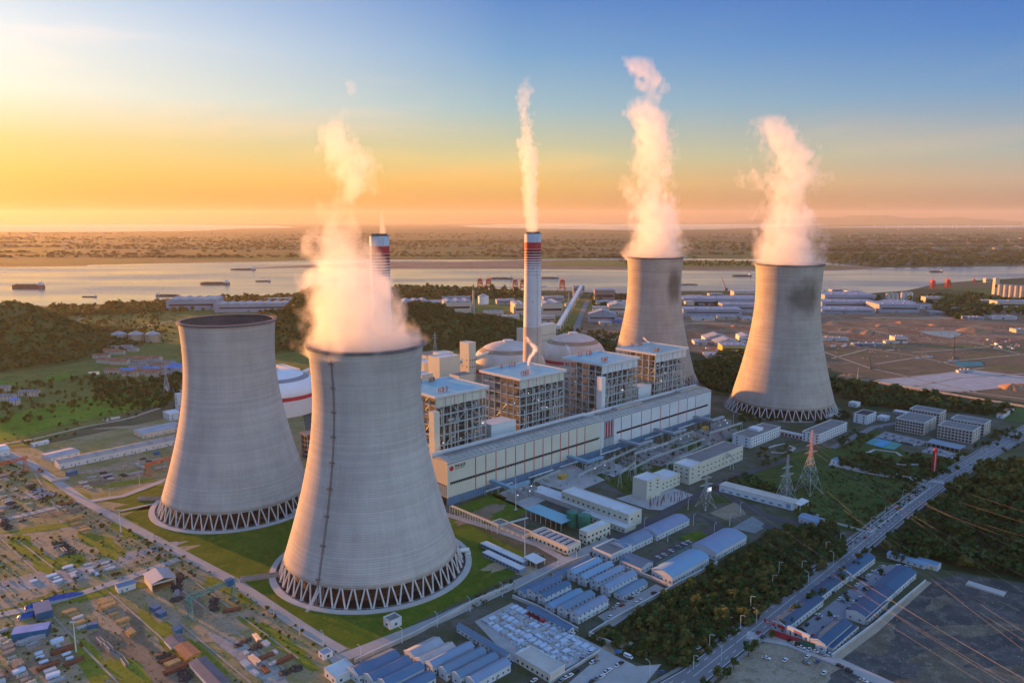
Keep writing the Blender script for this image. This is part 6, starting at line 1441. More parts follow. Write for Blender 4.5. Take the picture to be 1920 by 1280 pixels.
for x, y, c in [(1073,1190,'white'),(1108,1224,'white'),(1092,1236,'silver')]: car(x, y, c, AY, 'standing along the panel yard wall', 'cars along the panel yard')
for x, y, c in [(1111,1243,'white'),(1118,1241,'silver'),(1081,1259,'black'),(1069,1268,'white'),(1061,1272,'white'),(1053,1278,'silver'),(1158,1249,'white'),(1164,1245,'black'),(1136,1262,'white'),(1142,1258,'white'),(1120,1273,'silver'),(1128,1270,'white'),(1002,1277,'white'),(1110,1279,'black')]: car(x, y, c, AY + .05, 'parked on the pale lot at the bottom edge', 'cars on the bottom lot')
for x, y, c in [(1533,1124,'white'),(1548,1116,'white'),(1562,1112,'black'),(1574,1124,'white'),(1586,1113,'black'),(1535,1155,'white'),(1534,1161,'black'),(1570,1159,'white'),(1591,1143,'black'),(1600,1130,'white'),(1607,1128,'black'),(1616,1122,'white'),(1625,1108,'silver'),(1632,1102,'red'),(1645,1098,'white'),(1612,1084,'black'),(1620,1088,'black'),(1628,1080,'white'),(1640,1073,'white'),(1650,1066,'silver'),(1655,1064,'white'),(1545,1178,'black'),(1538,1190,'white'),(1513,1172,'black'),(1500,1180,'black'),(1527,1194,'red'),(1498,1188,'silver'),(1588,1120,'black'),(1580,1128,'silver'),(1601,1104,'black'),(1607,1098,'white'),(1660,1080,'red'),(1686,1062,'white'),(1698,1064,'white'),(1706,1065,'silver'),(1679,1070,'white')]: car(x, y, c, rc.choice((AY, BY)) + rc.gauss(0, .15), 'in the yard between the navy shop rows', 'cars in the shop yard')
for x, y, c in [(1489,1208,'white'),(1497,1212,'black'),(1503,1215,'white'),(1517,1219,'white'),(1528,1223,'white'),(1541,1229,'silver'),(1555,1228,'white'),(1514,1233,'white'),(1533,1242,'blue'),(1472,1239,'white'),(1545,1263,'white'),(1575,1250,'black'),(1592,1258,'black'),(1511,1243,'silver'),(1437,1235,'white'),(1620,1278,'white')]: car(x, y, c, rc.choice((-.6, -.8, AY)) , 'standing outside the shop yard gateway', 'cars outside the gateway')
for x, y, c in [(1372,1162,'silver'),(1402,1160,'black'),(1358,1180,'blue'),(1340,1195,'black'),(1375,1186,'blue'),(1310,1216,'white'),(1240,1262,'blue'),(1303,1222,'black'),(1422,1187,'red'),(1430,1195,'black'),(1631,996,'white'),(1608,1010,'silver'),(1622,1009,'red'),(1564,1040,'black'),(1503,1082,'white'),(1518,1070,'black'),(1700,948,'white'),(1820,872,'silver')]: car(x, y, c, AY + rc.gauss(0, .05), 'driving on the wide public road', 'cars on the public road', name='car')
for x, y, c in [(1525,998,'black'),(1508,993,'silver'),(1513,968,'white'),(1524,962,'black'),(1532,968,'white'),(1506,972,'silver'),(1658,797,'white'),(1653,801,'white')]: car(x, y, c, AY, 'parked near the gate lodge and entrance', 'cars near the entrance')
tag(link('van', VANM['white'], None, P(1178,1233) + Vector((0,0,.45)), -.7), 'white van beside the blue parasol at the camp exit', 'van')
tag(link('lorry', car_mesh('red_lorry', CARC['red'], 15, 2.6, 'lorry'), None, P(1005,1162) + Vector((0,0,.4)), YA + math.pi/2 + math.pi), 'long red lorry standing beside the low camp hut at the panel yard', 'lorry')
tag(link('lorry', car_mesh('orange_lorry', M('lorry_orange', (.32,.13,.05), .5, .15, .3), 12, 2.6, 'lorry'), None, P(125,946) + Vector((0,0,.5)), R(30)), 'orange lorry turning at the storage yard junction', 'lorry')
tag(link('lorry', car_mesh('brown_lorry', M('lorry_brown', (.18,.09,.05), .5, .15, .3), 11, 2.6, 'lorry'), None, P(76,884) + Vector((0,0,.5)), R(-42)), 'brown lorry on the yard road beyond the orange gantry', 'lorry')
t = T('parasol', 'blue parasol over a stall at the camp exit', 'parasol', P(1159,1226)); b = MB(); b.lathe([(2.4,2.1),(1.2,2.6),(.05,2.9)], 10); b.build('canopy', BLUEC, t); b = MB(); b.tube((0,0,0),(0,0,2.8),.05); b.build('pole', STEELG, t)
# street lamps
def lamp(label, p, yaw, group, h=9.0):
    t = T('street_lamp', label, 'street lamp', p, yaw, group); b = MB(); b.tube((0,0,0), (0,0,h), .22, .13, 8); b.tube((0,0,0),(0,0,.8),.32,.3,8); b.build('pole', PARAP, t)
    b = MB(); b.tube((0,0,h), (1.8,0,h+.5), .11, .09, 6); b.build('arm', PARAP, t); b = MB(); b.obox(2.3, 0, h + .4, 1.3, .45, .22); b.build('lamp_head', STEELG, t); return t
LP0 = None
def lamps(pts, yaw, label, group):
    global LP0
    for p in pts:
        if LP0 is None: LP0 = lamp(label, p, yaw, group)
        else: dup(LP0, p, yaw, label, group)
lamps([P(x, y) for x, y in [(1300,1255),(1330,1215),(1388,1178),(1407,1141),(1448,1100),(1460,1075),(1503,1073),(1548,1036),(1575,1020),(1632,988),(1659,968),(1692,936),(1718,926),(1790,865),(1840,850),(1890,815)]], R(-45), 'white street lamp on the works side of the public road', 'lamps on the works side')
lamps([P(x, y) for x, y in [(1218,1268),(1352,1238),(1418,1168),(1515,1096),(1562,1057),(1598,1033),(1637,1006),(1669,980),(1735,940),(1763,905),(1810,878),(1850,855),(1905,825)]], R(135), 'white street lamp on the shop and forest side of the road', 'lamps on the shop side')
lamps([P(x, y) for x, y in [(607,1212),(562,1192),(513,1155),(226,995),(144,868),(677,1240),(754,1205),(820,1175),(881,1146),(942,1118),(1002,1098)]], R(135), 'pale street lamp along the road round the cooling towers', 'lamps round the cooling towers')
lamps([P(x, y) for x, y in [(207,935),(262,910),(1046,1063),(1081,1050),(1005,1062),(1300,985),(1368,985),(1388,962),(1339,1002),(1252,1015),(1208,992),(1290,955),(975,935)]], R(45), 'slim lamp beside an inner works road', 'lamps on inner works roads')
# tall floodlight masts
for x, y, lab in [(227,998,'white floodlight mast by the lawn before the dark mouthed tower'),(143,1222,'grey floodlight mast in the timber yard')]:
    t = T('floodlight_mast', lab, 'floodlight', P(x, y), 0, 'floodlight masts'); b = MB(); b.tube((0,0,0),(0,0,19),.42,.24,8); b.build('pole', PARAP, t); b = MB(); b.box(-1.6,-.3,18.6,1.6,.3,19); b.build('crossbar', STEELG, t)
    for k in (-1.2, 0, 1.2): b = MB(); b.obox(k, -.4, 18.8, .8, .5, .7); b.build('floodlight', PARAP, t)
# ------------------------------------------------------------------ pylons and wires
PYW = M('pylon_steel', (.36,.38,.38), .5, .12, .3, metal=.3); PYR = M('pylon_pale_red', (.50,.33,.28), .6, .15, .3)
def pylon(label, px, py, h, bw, arms, yaw, m=PYW, m_top=None, group='lattice pylons'):
    o = P(px, py); t = T('lattice_pylon', label, 'pylon', o, yaw, group)
    def wid(z): return bw * (1 - z / (h * .62)) + 2.0 * z / (h * .62) if z < h * .62 else 2.0 - .9 * (z - h * .62) / (h * .38)
    zs = [0]; 
    while zs[-1] < h - 2.2: zs.append(zs[-1] + max(2.1, wid(zs[-1]) * .8))
    zs[-1] = h
    lo, up = MB(), MB()
    for z0, z1 in zip(zs, zs[1:]):
        b = lo if z0 < h * .55 else up; w0, w1 = wid(z0) / 2, wid(z1) / 2; th = .32 if z0 < h * .5 else .22
        c0 = [(-w0,-w0,z0),(w0,-w0,z0),(w0,w0,z0),(-w0,w0,z0)]; c1 = [(-w1,-w1,z1),(w1,-w1,z1),(w1,w1,z1),(-w1,w1,z1)]
        for i in range(4):
            j = (i + 1) % 4; b.beam(c0[i], c1[i], th); b.beam(c0[i], c1[j], th * .6); b.beam(c0[j], c1[i], th * .6); b.beam(c1[i], c1[j], th * .55)
    lo.build('lower_frame', m, t); up.build('upper_frame', m_top or m, t)
    tips = []
    for z, ln in arms:
        b = MB(); w = wid(z) / 2
        for s in (-1, 1):
            tip = (s * ln, 0, z + .3)
            for y in (-w, w): b.beam((s * w, y, z), tip, .24); b.beam((s * w, y, z + 1.8), tip, .2)
            for k in range(1, 4): f = k / 4; x = s * (w + (ln - w) * f); b.beam((x, -w*(1-f), z + .3*f), (x, w*(1-f), z + .3*f), .14); b.beam((x, 0, z + .2), (x - s*(ln-w)/5, 0, z + 1.6*(1-f)+.3), .14)
            tips.append(Matrix.Rotation(yaw, 3, 'Z') @ Vector((s * (ln - .3), 0, z - 2.6)) + Vector(o))
        b.build('crossarm', m_top or m, t)
        for s in (-1, 1): q = MB(); q.tube((s*(ln-.3),0,z+.2),(s*(ln-.3),0,z-2.6),.2,.16,6); q.build('insulator_string', PORC, t)
    for dx in (-1, 1):
        for dy in (-1, 1): q = MB(); q.obox(dx*bw/2, dy*bw/2, 0, 1.4, 1.4, .5); q.build('footing', APRON, t)
    tips.append(Vector(o) + Vector((0, 0, h))); return tips
py1 = pylon('tallest lattice pylon, reddish at its top, behind the entrance wall', 1516, 922, V(1520,806,P(1516,922).y).z, 17, [(38,9),(45,7.5),(52,6)], R(30), PYW, PYR)
py2 = pylon('broad grey lattice pylon just left of the tallest one', 1473, 934, V(1473,852,P(1473,934).y).z, 13, [(22,9),(29,7)], R(30))
py3 = pylon('grey lattice pylon by the billboard screen', 1323, 950, V(1320,890,P(1323,950).y).z, 12, [(20,8),(26,6.5)], R(30))
WIRE = M('wire_aluminium', (.22,.21,.20), .7, .05, .5)
def wire(a, b, sag, r=.1, lab='power line conductor sweeping over the shop yard from the pylons', grp='power line conductors'):
    a = Vector(a); b = Vector(b); pts = []
    for i in range(25): f = i / 24; q = a + (b - a) * f; q.z -= sag * 4 * f * (1 - f); pts.append(tuple(q - a))
    m = MB(); m.path(pts, r, 5); tag(m.build('power_line', WIRE, None, a), lab, 'power line', grp)
def far_end(x, y, z): return P(x, y, z)
# (tower tip, far end read off the photo at its height)
ends = [(py2, [(2010,1215,24),(2010,1195,31),(2010,1255,24),(2010,1240,31),(2010,1285,38)]), (py1, [(2010,1030,40),(2010,1125,47),(2010,1050,47),(2010,1165,40),(2010,1005,54),(2010,1075,54),(2010,985,60)]), (py3, [(1860,1290,22),(1900,1290,22),(1930,1300,28),(1970,1300,28),(1950,1290,33)])]
for (tips, es), lab in zip(ends, ('conductor from the broad grey pylon crossing the shop yard', 'conductor from the tallest pylon crossing the forest edge', 'conductor from the billboard pylon crossing the gravel lot')):
    for tp, e in zip(tips, es): wire(tp, far_end(*e), 5, .05, lab, lab.replace('conductor', 'conductors'))
for tips, tg in ((py3, [(1300,880,17),(1296,872,17),(1310,878,15),(1290,885,15)]), (py1, [(1372,866,16),(1366,860,16),(1360,870,16),(1355,858,16),(1350,866,16),(1345,858,16)]), (py2, [(1345,880,14),(1340,874,14),(1336,884,14),(1330,876,14)])):
    for tp, e in zip(tips, tg): wire(tp, far_end(*e), 2, .045, 'slack conductor dropping from a pylon to the relay buildings', 'conductors to the relay buildings')
# ------------------------------------------------------------------ gantry cranes
def gantry(label, p0, p1, h, m, truss=True, cab=True, name='gantry_crane'):
    a, c = P(*p0), P(*p1); d = c - a; Ln = d.length; t = T(name, label, 'gantry crane', a, math.atan2(d.y, d.x), 'gantry cranes'); b = MB()
    w = 1.3
    for y in (-w, w): b.beam((-3, y, h), (Ln + 3, y, h), .5)
    b.beam((-3, 0, h + 2.4), (Ln + 3, 0, h + 2.4), .5)
    k = int((Ln + 6) / 3)
    for i in range(k):
        x0 = -3 + (Ln + 6) * i / k; x1 = -3 + (Ln + 6) * (i + 1) / k
        for y in (-w, w): b.beam((x0, y, h), ((x0+x1)/2, 0, h + 2.4), .25); b.beam(((x0+x1)/2, 0, h + 2.4), (x1, y, h), .25)
        b.beam((x0, -w, h), (x1, w, h), .2)
    b.build('girder', m, t)
    for x in (0, Ln):
        q = MB()
        for y in (-1, 1): q.beam((x, y * 4.5, .8), (x, y * 1.2, h), .7)
        for z in range(2, int(h), 3):
            f = z / h; yy = 4.5 - 3.3 * f; q.beam((x, -yy, z), (x, yy, z), .25); f2 = min(1, (z + 3) / h); q.beam((x, -yy, z), (x, 4.5 - 3.3 * f2, z + 3), .2)
        q.box(x - .5, -6, .25, x + .5, 6, .9); q.build('leg', m, t)
    if cab: q = MB(); q.box(Ln - 5, -2, h - 1, Ln - .5, 2, h + 3.2); q.build('trolley_cabin', BLUEC, t)
    q = MB(); q.box(Ln * .5 - 1, -1, h - 1.3, Ln * .5 + 1, 1, h - .2); q.beam((Ln*.5, 0, h - 1.3), (Ln*.5, 0, h - 6), .12); q.obox(Ln*.5, 0, h - 7, .8, .8, 1); q.build('hoist', STEELD, t)
    return t
gantry('green lattice gantry crane spanning the steel yard beside the tower road', (359,1160), (440,1128), 14, CRGREEN)
gantry('orange gantry crane at the left edge by the yard road', (-20,902), (49,883), 13, ORANGE, cab=False)
gantry('orange gantry crane half hidden behind the dark mouthed tower', (277,890), (330,873), 9.5, ORANGE, cab=False)
# ------------------------------------------------------------------ storage yard
def free_gable(label, p0, p1, D, eave, rise, roof, wall, name, cat, group=None, wp=6, **k):
    a, c = P(*p0), P(*p1); d = c - a; return gable(label, None, L=d.length, D=D, eave=eave, rise=rise, roof=roof, wall=wall, name=name, cat=cat, group=group, yaw=math.atan2(d.y, d.x), loc=a, wp=wp, **k)
WHR = M('warehouse_roof', (.30,.28,.25), .5, .1, .06, wave=(0, 18, .25))
free_gable('long pale warehouse with grey roof panels left of the cooling towers', (112,880), (332,833), 16, 6.5, 1.6, WHR, HUTW, 'warehouse', 'warehouse', 'yard warehouses', 7)
free_gable('small blue grey lean-to warehouse joined behind the long warehouse', (96,866), (150,853), 22, 4.5, .8, HUTG, HUTW, 'warehouse', 'warehouse', 'yard warehouses')
free_gable('open roofed store behind the long warehouse near the tower', (268,822), (345,806), 26, 5.5, 1.0, HUTG, BEIGE, 'warehouse', 'warehouse', 'yard warehouses')
free_gable('pale shed cut by the left picture edge', (-30,862), (19,853), 24, 7, 1.2, ROOFL, HUTW, 'warehouse', 'warehouse', 'yard warehouses')
free_gable('low white roofed hut beside rubble on the yard road', (62,838), (92,831), 6, 3, .8, ROOFL, HUTW, 'hut', 'hut', 'yard huts')
block('white house with a pillared porch left of the dark mouthed tower', 'house', P(318,789), YA, 16, 22, 8, HUTW, ROOFL, name='white_house', rows=(1.2, 4.8), faces='fl', n={'f':2,'l':3})
block('tall white block just behind the left side of the dark mouthed tower', 'house', P(334,768), YA, 20, 10, 20, HUTW, ROOFL, name='white_house', rows=(8, 13), faces='l', n={'l':2})
t = T('shed', 'open fronted grey roofed shed in the steel yard', 'shed', P(286,1110), R(40)); b = MB(); Ls, Ds = 15, 19
b.box(-.2, 0, 0, .2, Ds, 6); b.box(.2, Ds - .3, 0, Ls - .2, Ds, 6); b.box(Ls - .2, 0, 0, Ls + .2, Ds, 6); b.box(.2, 0, 4.8, Ls - .2, .3, 6); b.build('wall', BEIGE, t)
b = MB(); b.add([(-.8,-.8,6.02),(Ls/2,-.8,8.2),(Ls+.8,-.8,6.02),(-.8,Ds+.8,6.02),(Ls/2,Ds+.8,8.2),(Ls+.8,Ds+.8,6.02),(-.8,-.8,6.2),(Ls/2,-.8,8.4),(Ls+.8,-.8,6.2),(-.8,Ds+.8,6.2),(Ls/2,Ds+.8,8.4),(Ls+.8,Ds+.8,6.2)], [(0,3,4,1),(1,4,5,2),(6,7,10,9),(7,8,11,10),(0,1,7,6),(1,2,8,7),(3,9,10,4),(4,10,11,5),(0,6,9,3),(2,5,11,8)]); b.build('roof', HUTG, t)
NAVYR = M('slate_roof', (.06,.09,.13), .6, .2, .1, wave=(0, 1.2, .2))
free_gable('long slate roofed hut along the rail track of the steel yard', (432,1288), (385,1240), 9, 3.4, .8, NAVYR, HUTW, 'hut', 'hut', 'yard huts')
free_gable('mustard walled shed between the slate roofed huts', (377,1232), (352,1211), 8, 3.2, .6, RUST, M('mustard_wall', (.40,.24,.04), .6, .12, .2), 'hut', 'hut', 'yard huts')
free_gable('short slate roofed hut above the mustard shed', (350,1208), (337,1195), 9, 3, .6, NAVYR, HUTW, 'hut', 'hut', 'yard huts')
free_gable('white tank shed with a pale blue roof by the yard road', (222,1113), (255,1103), 7, 4.6, 1.0, HUTB2, HUTW, 'hut', 'hut', 'yard huts')
for x, y, L_, D_, h_, yaw, lab in [(22,1204,19,9,5,R(20),'large blue tarpaulin covered box in the timber yard'),(69,1165,9,17,5,R(38),'blue flat roof canopy box in the timber yard'),(322,1184,6,4.5,3,R(-45),'blue container beside the white tanks, right one'),(280,1145,6,4.5,3,R(-30),'blue container in the middle of the steel yard'),(290,1155,6,4.5,3,R(-30),'blue container below the middle one'),(163,1180,6,3.5,2.6,R(20),'small blue container among the timber'),(123,893,9,6,4,R(15),'blue container before the long warehouse'),(288,853,6,4,3,R(15),'bright blue box at the end of the warehouse')]:
    t = T('container', lab, 'container', P(x, y), yaw, 'blue containers'); b = MB(); b.box(0,0,.15,L_,D_,h_); b.build('body', BLUEC, t); b = MB(); b.box(-.1,-.1,h_+.003,L_+.1,D_+.1,h_+.25); b.build('roof_frame', BLUEC if L_ < 10 else M('tarp_blue_light', (.07,.20,.45), .5, .2, .15), t)
# rail tracks of the yard cranes
for i, (a, c) in enumerate([((205,1110),(420,1300)),((262,1105),(470,1280)),((90,1145),(240,1300)),((-10,1000),(110,1110)),((30,1010),(100,1065)),((330,1065),(560,1235)),((300,1075),(540,1260)),((60,880),(110,960))]): road('crane_rail', [a, c], 1.2, .4, M('rail_concrete', (.28,.24,.19), .9, .15, .2))
WOOD = M('stacked_timber', (.38,.24,.10), .85, .3, .8); WOODG = M('grey_timber', (.22,.19,.16), .9, .3, .8); RSTEEL = M('rusty_steel', (.15,.055,.03), .8, .4, .5); SHEETM = M('pale_sheet_goods', (.34,.36,.37), .5, .15, .4); DSTEEL = M('dark_scrap_steel', (.045,.04,.036), .8, .4, .5); PANELB = M('panel_blue_white', (.46,.53,.62), .45, .15, .3)
def pile_meshes():
    r = random.Random(3); D_ = {}
    def mk(kind, fn, m):
        D_[kind] = []
        for s in range(3):
            b = MB(); fn(b, random.Random(s * 7 + len(kind))); D_[kind].append(b.mesh(kind, m))
    def timber(b, r):
        for k in range(4):
            for i in range(6 - k // 2):
                y = -2 + i * .75 + r.uniform(-.1,.1); x = r.uniform(-.5,.5); b.box(-3.4 + x, y, k*.55, 3.4 + x, y + .6, k*.55 + .48)
    def pipes(b, r):
        for k in range(3):
            for i in range(7 - k): y = -2.2 + (i + k*.5) * .66; x = r.uniform(-.8,.8); b.tube((-5.5 + x, y, .33 + k*.57), (5.5 + x, y, .33 + k*.57), .32, None, 8)
    def sheets(b, r):
        z = 0
        for k in range(5): h = r.uniform(.15,.5); x, y = r.uniform(-.4,.4), r.uniform(-.4,.4); b.box(-2.6+x, -1.3+y, z, 2.6+x, 1.3+y, z + h); z += h + .01
    def scrap(b, r):
        b.lathe([(3.4, 0), (2.2, .5), (.1, .9)], 10)
        for _ in range(34):
            p = Vector((max(-2.2, min(2.2, r.gauss(0,1.4))), max(-2, min(2, r.gauss(0,1.2))), .35)); d = Vector((r.gauss(0,1), r.gauss(0,1), r.gauss(0,.3))).normalized() * r.uniform(1,3); b.beam(p - d, p + d, r.uniform(.12,.35))
    def truss(b, r):
        for y in (-1, 1):
            for z in (.2, 2.0): b.beam((-5,y,z),(5,y,z),.28)
        for i in range(8):
            x = -5 + i * 1.25
            for y in (-1, 1): b.beam((x,y,.2),(x+1.25,y,2.0),.18); b.beam((x,y,2.0),(x+1.25,y,.2),.18)
            b.beam((x,-1,2),(x,1,2),.18); b.beam((x,-1,.2),(x,1,.2),.18)
    def crates(b, r):
        for i in range(4):
            for j in range(2): b.box(-3 + i*1.5, -1.4 + j*1.5, 0, -1.7 + i*1.5, -.1 + j*1.5, r.uniform(.7,1.8))
    mk('timber_stack', timber, WOOD); mk('grey_timber_stack', timber, WOODG); mk('pipe_stack', pipes, M('pipe_grey', (.30,.30,.30), .5, .2, .5, metal=.3)); mk('rusty_pipe_stack', pipes, RSTEEL); mk('sheet_stack', sheets, SHEETM); mk('scrap_heap', scrap, DSTEEL); mk('steel_truss', truss, M('truss_grey', (.26,.25,.24), .6, .15, .4)); mk('crate_stack', crates, M('crate_beige', (.42,.36,.28), .8, .2, .5)); mk('panel_stack', sheets, PANELB)
    return D_
PILES = pile_meshes()
KINDLAB = {'timber_stack':('yellow timber stack','timber stack'),'grey_timber_stack':('weathered grey timber stack','timber stack'),'pipe_stack':('stack of grey pipes','pipe stack'),'rusty_pipe_stack':('stack of rusty pipes','pipe stack'),'sheet_stack':('pale stack of sheet goods','sheet stack'),'scrap_heap':('dark heap of scrap bars','scrap heap'),'steel_truss':('grey lattice steel section','steel truss'),'crate_stack':('group of beige crates','crate stack'),'panel_stack':('white blue stack of wall panels','panel stack')}
rp = random.Random(77)
def pile(kind, p, yaw, where, s=1.0):
    o = link(kind, rp.choice(PILES[kind]), None, p, yaw); o.scale = (s, s, s * rp.uniform(.8, 1.2)); l, c = KINDLAB[kind]; tag(o, l + ' ' + where, c, l + 's ' + where); return o
def zone(poly, n, kinds, where, yaw0=R(45), smin=.7, smax=1.3, seed=0):
    g = np.random.default_rng(seed + 900); q = PW(poly); cx = sum(p[0] for p in q) / len(q); cy = sum(p[1] for p in q) / len(q); R_ = max(math.hypot(p[0] - cx, p[1] - cy) for p in q); c, s_ = math.cos(yaw0), math.sin(yaw0); kept = []
    sx, sy = (11.5, 6.2) if smin > .65 else (6.2, 4.4)
    for i in range(-int(R_ / sx) - 1, int(R_ / sx) + 2):
        for k in range(-int(R_ / sy) - 1, int(R_ / sy) + 2):
            u, v = i * sx + g.normal(0, .5), k * sy + g.normal(0, .3); x, y = cx + u * c - v * s_, cy + u * s_ + v * c
            if inside(q, np.array([x]), np.array([y]))[0]: kept.append((x, y, i))
    g.shuffle(kept); kept = kept[:n]; kind_of = {}
    for x, y, i in kept:
        kd = kind_of.setdefault(int(i), rp.choice(kinds)); kd = kd if rp.random() < .35 else rp.choice(kinds)
        pile(kd, Vector((x, y, .12)), yaw0 + rp.gauss(0, .06) + (math.pi/2 if rp.random() < .12 else 0), where, rp.uniform(smin, smax))
zone([(80,1012),(130,1005),(140,1040),(90,1045)], 4, ['scrap_heap','steel_truss'], 'near the yard road junction', seed=1)
zone([(98,1010),(150,1020),(145,1035),(100,1045)], 5, ['scrap_heap'], 'on the weedy ground near the junction', seed=2)
zone([(130,975),(165,970),(165,1000),(140,1005)], 5, ['timber_stack'], 'on the weeds beyond the scrap heaps', seed=3)
zone([(-20,970),(45,975),(40,995),(-20,995)], 6, ['scrap_heap'], 'at the left edge beyond the yard road', seed=4)
zone([(-20,890),(50,895),(110,935),(60,945),(-20,970)], 26, ['sheet_stack','grey_timber_stack','crate_stack','pipe_stack','scrap_heap'], 'in the gantry yard at the left edge', seed=5)
zone([(105,900),(200,880),(300,850),(300,880),(180,920)], 24, ['sheet_stack','scrap_heap','crate_stack','pipe_stack'], 'in the yard before the long warehouse', seed=6)
zone([(60,1090),(120,1065),(200,1055),(190,1075),(110,1095)], 14, ['sheet_stack','panel_stack'], 'along the yard road bend', seed=7)
zone([(180,1060),(215,1050),(220,1065),(190,1075)], 3, ['sheet_stack'], 'by the small cross road', seed=8)
zone([(170,1118),(235,1140),(270,1170),(240,1195),(205,1160),(180,1140)], 26, ['timber_stack','timber_stack','grey_timber_stack'], 'in the middle of the timber yard', seed=9)
zone([(110,1140),(165,1145),(170,1180),(130,1185)], 14, ['timber_stack','sheet_stack','grey_timber_stack'], 'beside the track in the timber yard', seed=10)
zone([(180,1205),(200,1200),(260,1255),(240,1262)], 12, ['steel_truss'], 'lying in a row in the timber yard', R(-40), .9, 1.1, seed=11)
zone([(-10,1180),(60,1170),(120,1210),(150,1240),(120,1280),(-10,1290)], 36, ['sheet_stack','panel_stack','rusty_pipe_stack','pipe_stack','crate_stack','grey_timber_stack'], 'in the crowded left corner of the yard', seed=12)
zone([(290,1230),(350,1225),(400,1270),(330,1285),(290,1260)], 20, ['rusty_pipe_stack','crate_stack','scrap_heap','timber_stack'], 'near the bottom of the steel yard', seed=13)
zone([(300,1075),(350,1075),(360,1100),(350,1130),(310,1120)], 14, ['rusty_pipe_stack','pipe_stack','scrap_heap'], 'beside the open fronted shed', R(20), seed=14)
zone([(365,1115),(420,1120),(440,1150),(380,1150)], 12, ['rusty_pipe_stack','scrap_heap'], 'under the green gantry crane', R(20), seed=15)
zone([(425,1200),(480,1185),(560,1235),(560,1270),(470,1270)], 26, ['rusty_pipe_stack','pipe_stack','sheet_stack','scrap_heap'], 'right of the slate roofed huts', R(-45), seed=16)
zone([(905,1165),(960,1138),(1060,1182),(1120,1215),(1050,1250),(985,1225)], 165, ['panel_stack','panel_stack','sheet_stack'], 'in the crowded panel yard', YA, .6, 1.1, seed=17)
for x, y, L_, lab in [(75,1128,26,'long blue tarpaulin heap at the yard road'),(45,1140,14,'smaller blue tarpaulin heap at the yard road'),(32,1158,12,'blue tarpaulin heap behind the canopy box')]:
    b = MB(); r = random.Random(x); n = 12
    for j in range(5):
        for i in range(n): f = i / (n - 1); b.v.append((f * L_, (j - 2) * 1.6, max(0, (1 - abs(j - 2) / 2) * 3.0 * math.sin(math.pi * f) ** .6 + r.uniform(-.4, .4) * (0 < j < 4))))
    for j in range(4):
        for i in range(n - 1): b.f.append((j*n+i, j*n+i+1, (j+1)*n+i+1, (j+1)*n+i)); b.m.append(0)
    tag(b.build('tarpaulin_heap', M('tarp_blue', (.012,.06,.26), .4, .25, .4), None, P(x, y), R(28)), lab, 'tarpaulin', 'blue tarpaulin heaps')
# loose rubble no one could count
def rubble(label, poly, n, cols, seed, smax=.8, smin=.2):
    g = np.random.default_rng(seed); pts = sample(PW(poly), n, g); b = MB(); 
    for x, y in pts:
        sx, sy, sz = g.uniform(smin, smax, 3); b.obox(x, y, .05, sx * 2, sy, sz * .7, g.uniform(0, 3.1), int(g.integers(0, len(cols))))
    o = b.build('rubble', cols); o['kind'] = 'stuff'; o['label'] = label
RUB = [SHEETM, DSTEEL, RSTEEL, WOOD, M('rubble_grey', (.30,.28,.26), .9, .2, .5)]
rubble('small litter and offcuts over the left storage yards', [(-60,880),(110,930),(300,1000),(480,1110),(600,1240),(500,1290),(-60,1290)], 2400, [DSTEEL, RSTEEL, WOOD, WOODG, RUB[4]], 31, .55)
rubble('litter in the yard before the long warehouse', [(105,895),(320,845),(320,880),(180,925)], 450, [DSTEEL, RSTEEL, WOOD, RUB[4]], 32, .6)
rubble('loose boards in the panel yard', [(905,1165),(960,1138),(1060,1182),(1120,1215),(1050,1250),(985,1225)], 1500, [SHEETM, PANELB, WOOD, PANELB], 33, 1.2)
rubble('stones and rubbish on the dark gravel lot', [(1560,1230),(1740,1095),(1920,1100),(2000,1300),(1600,1300)], 260, [RUB[4], DSTEEL], 34, .5)
rubble('heaps and machines scattered over the bare earth plots', [(1300,600),(1450,690),(1560,620),(1900,610),(1900,660),(1560,680)], 260, [RUB[4], RSTEEL, WOOD], 35, 2.0, .5)
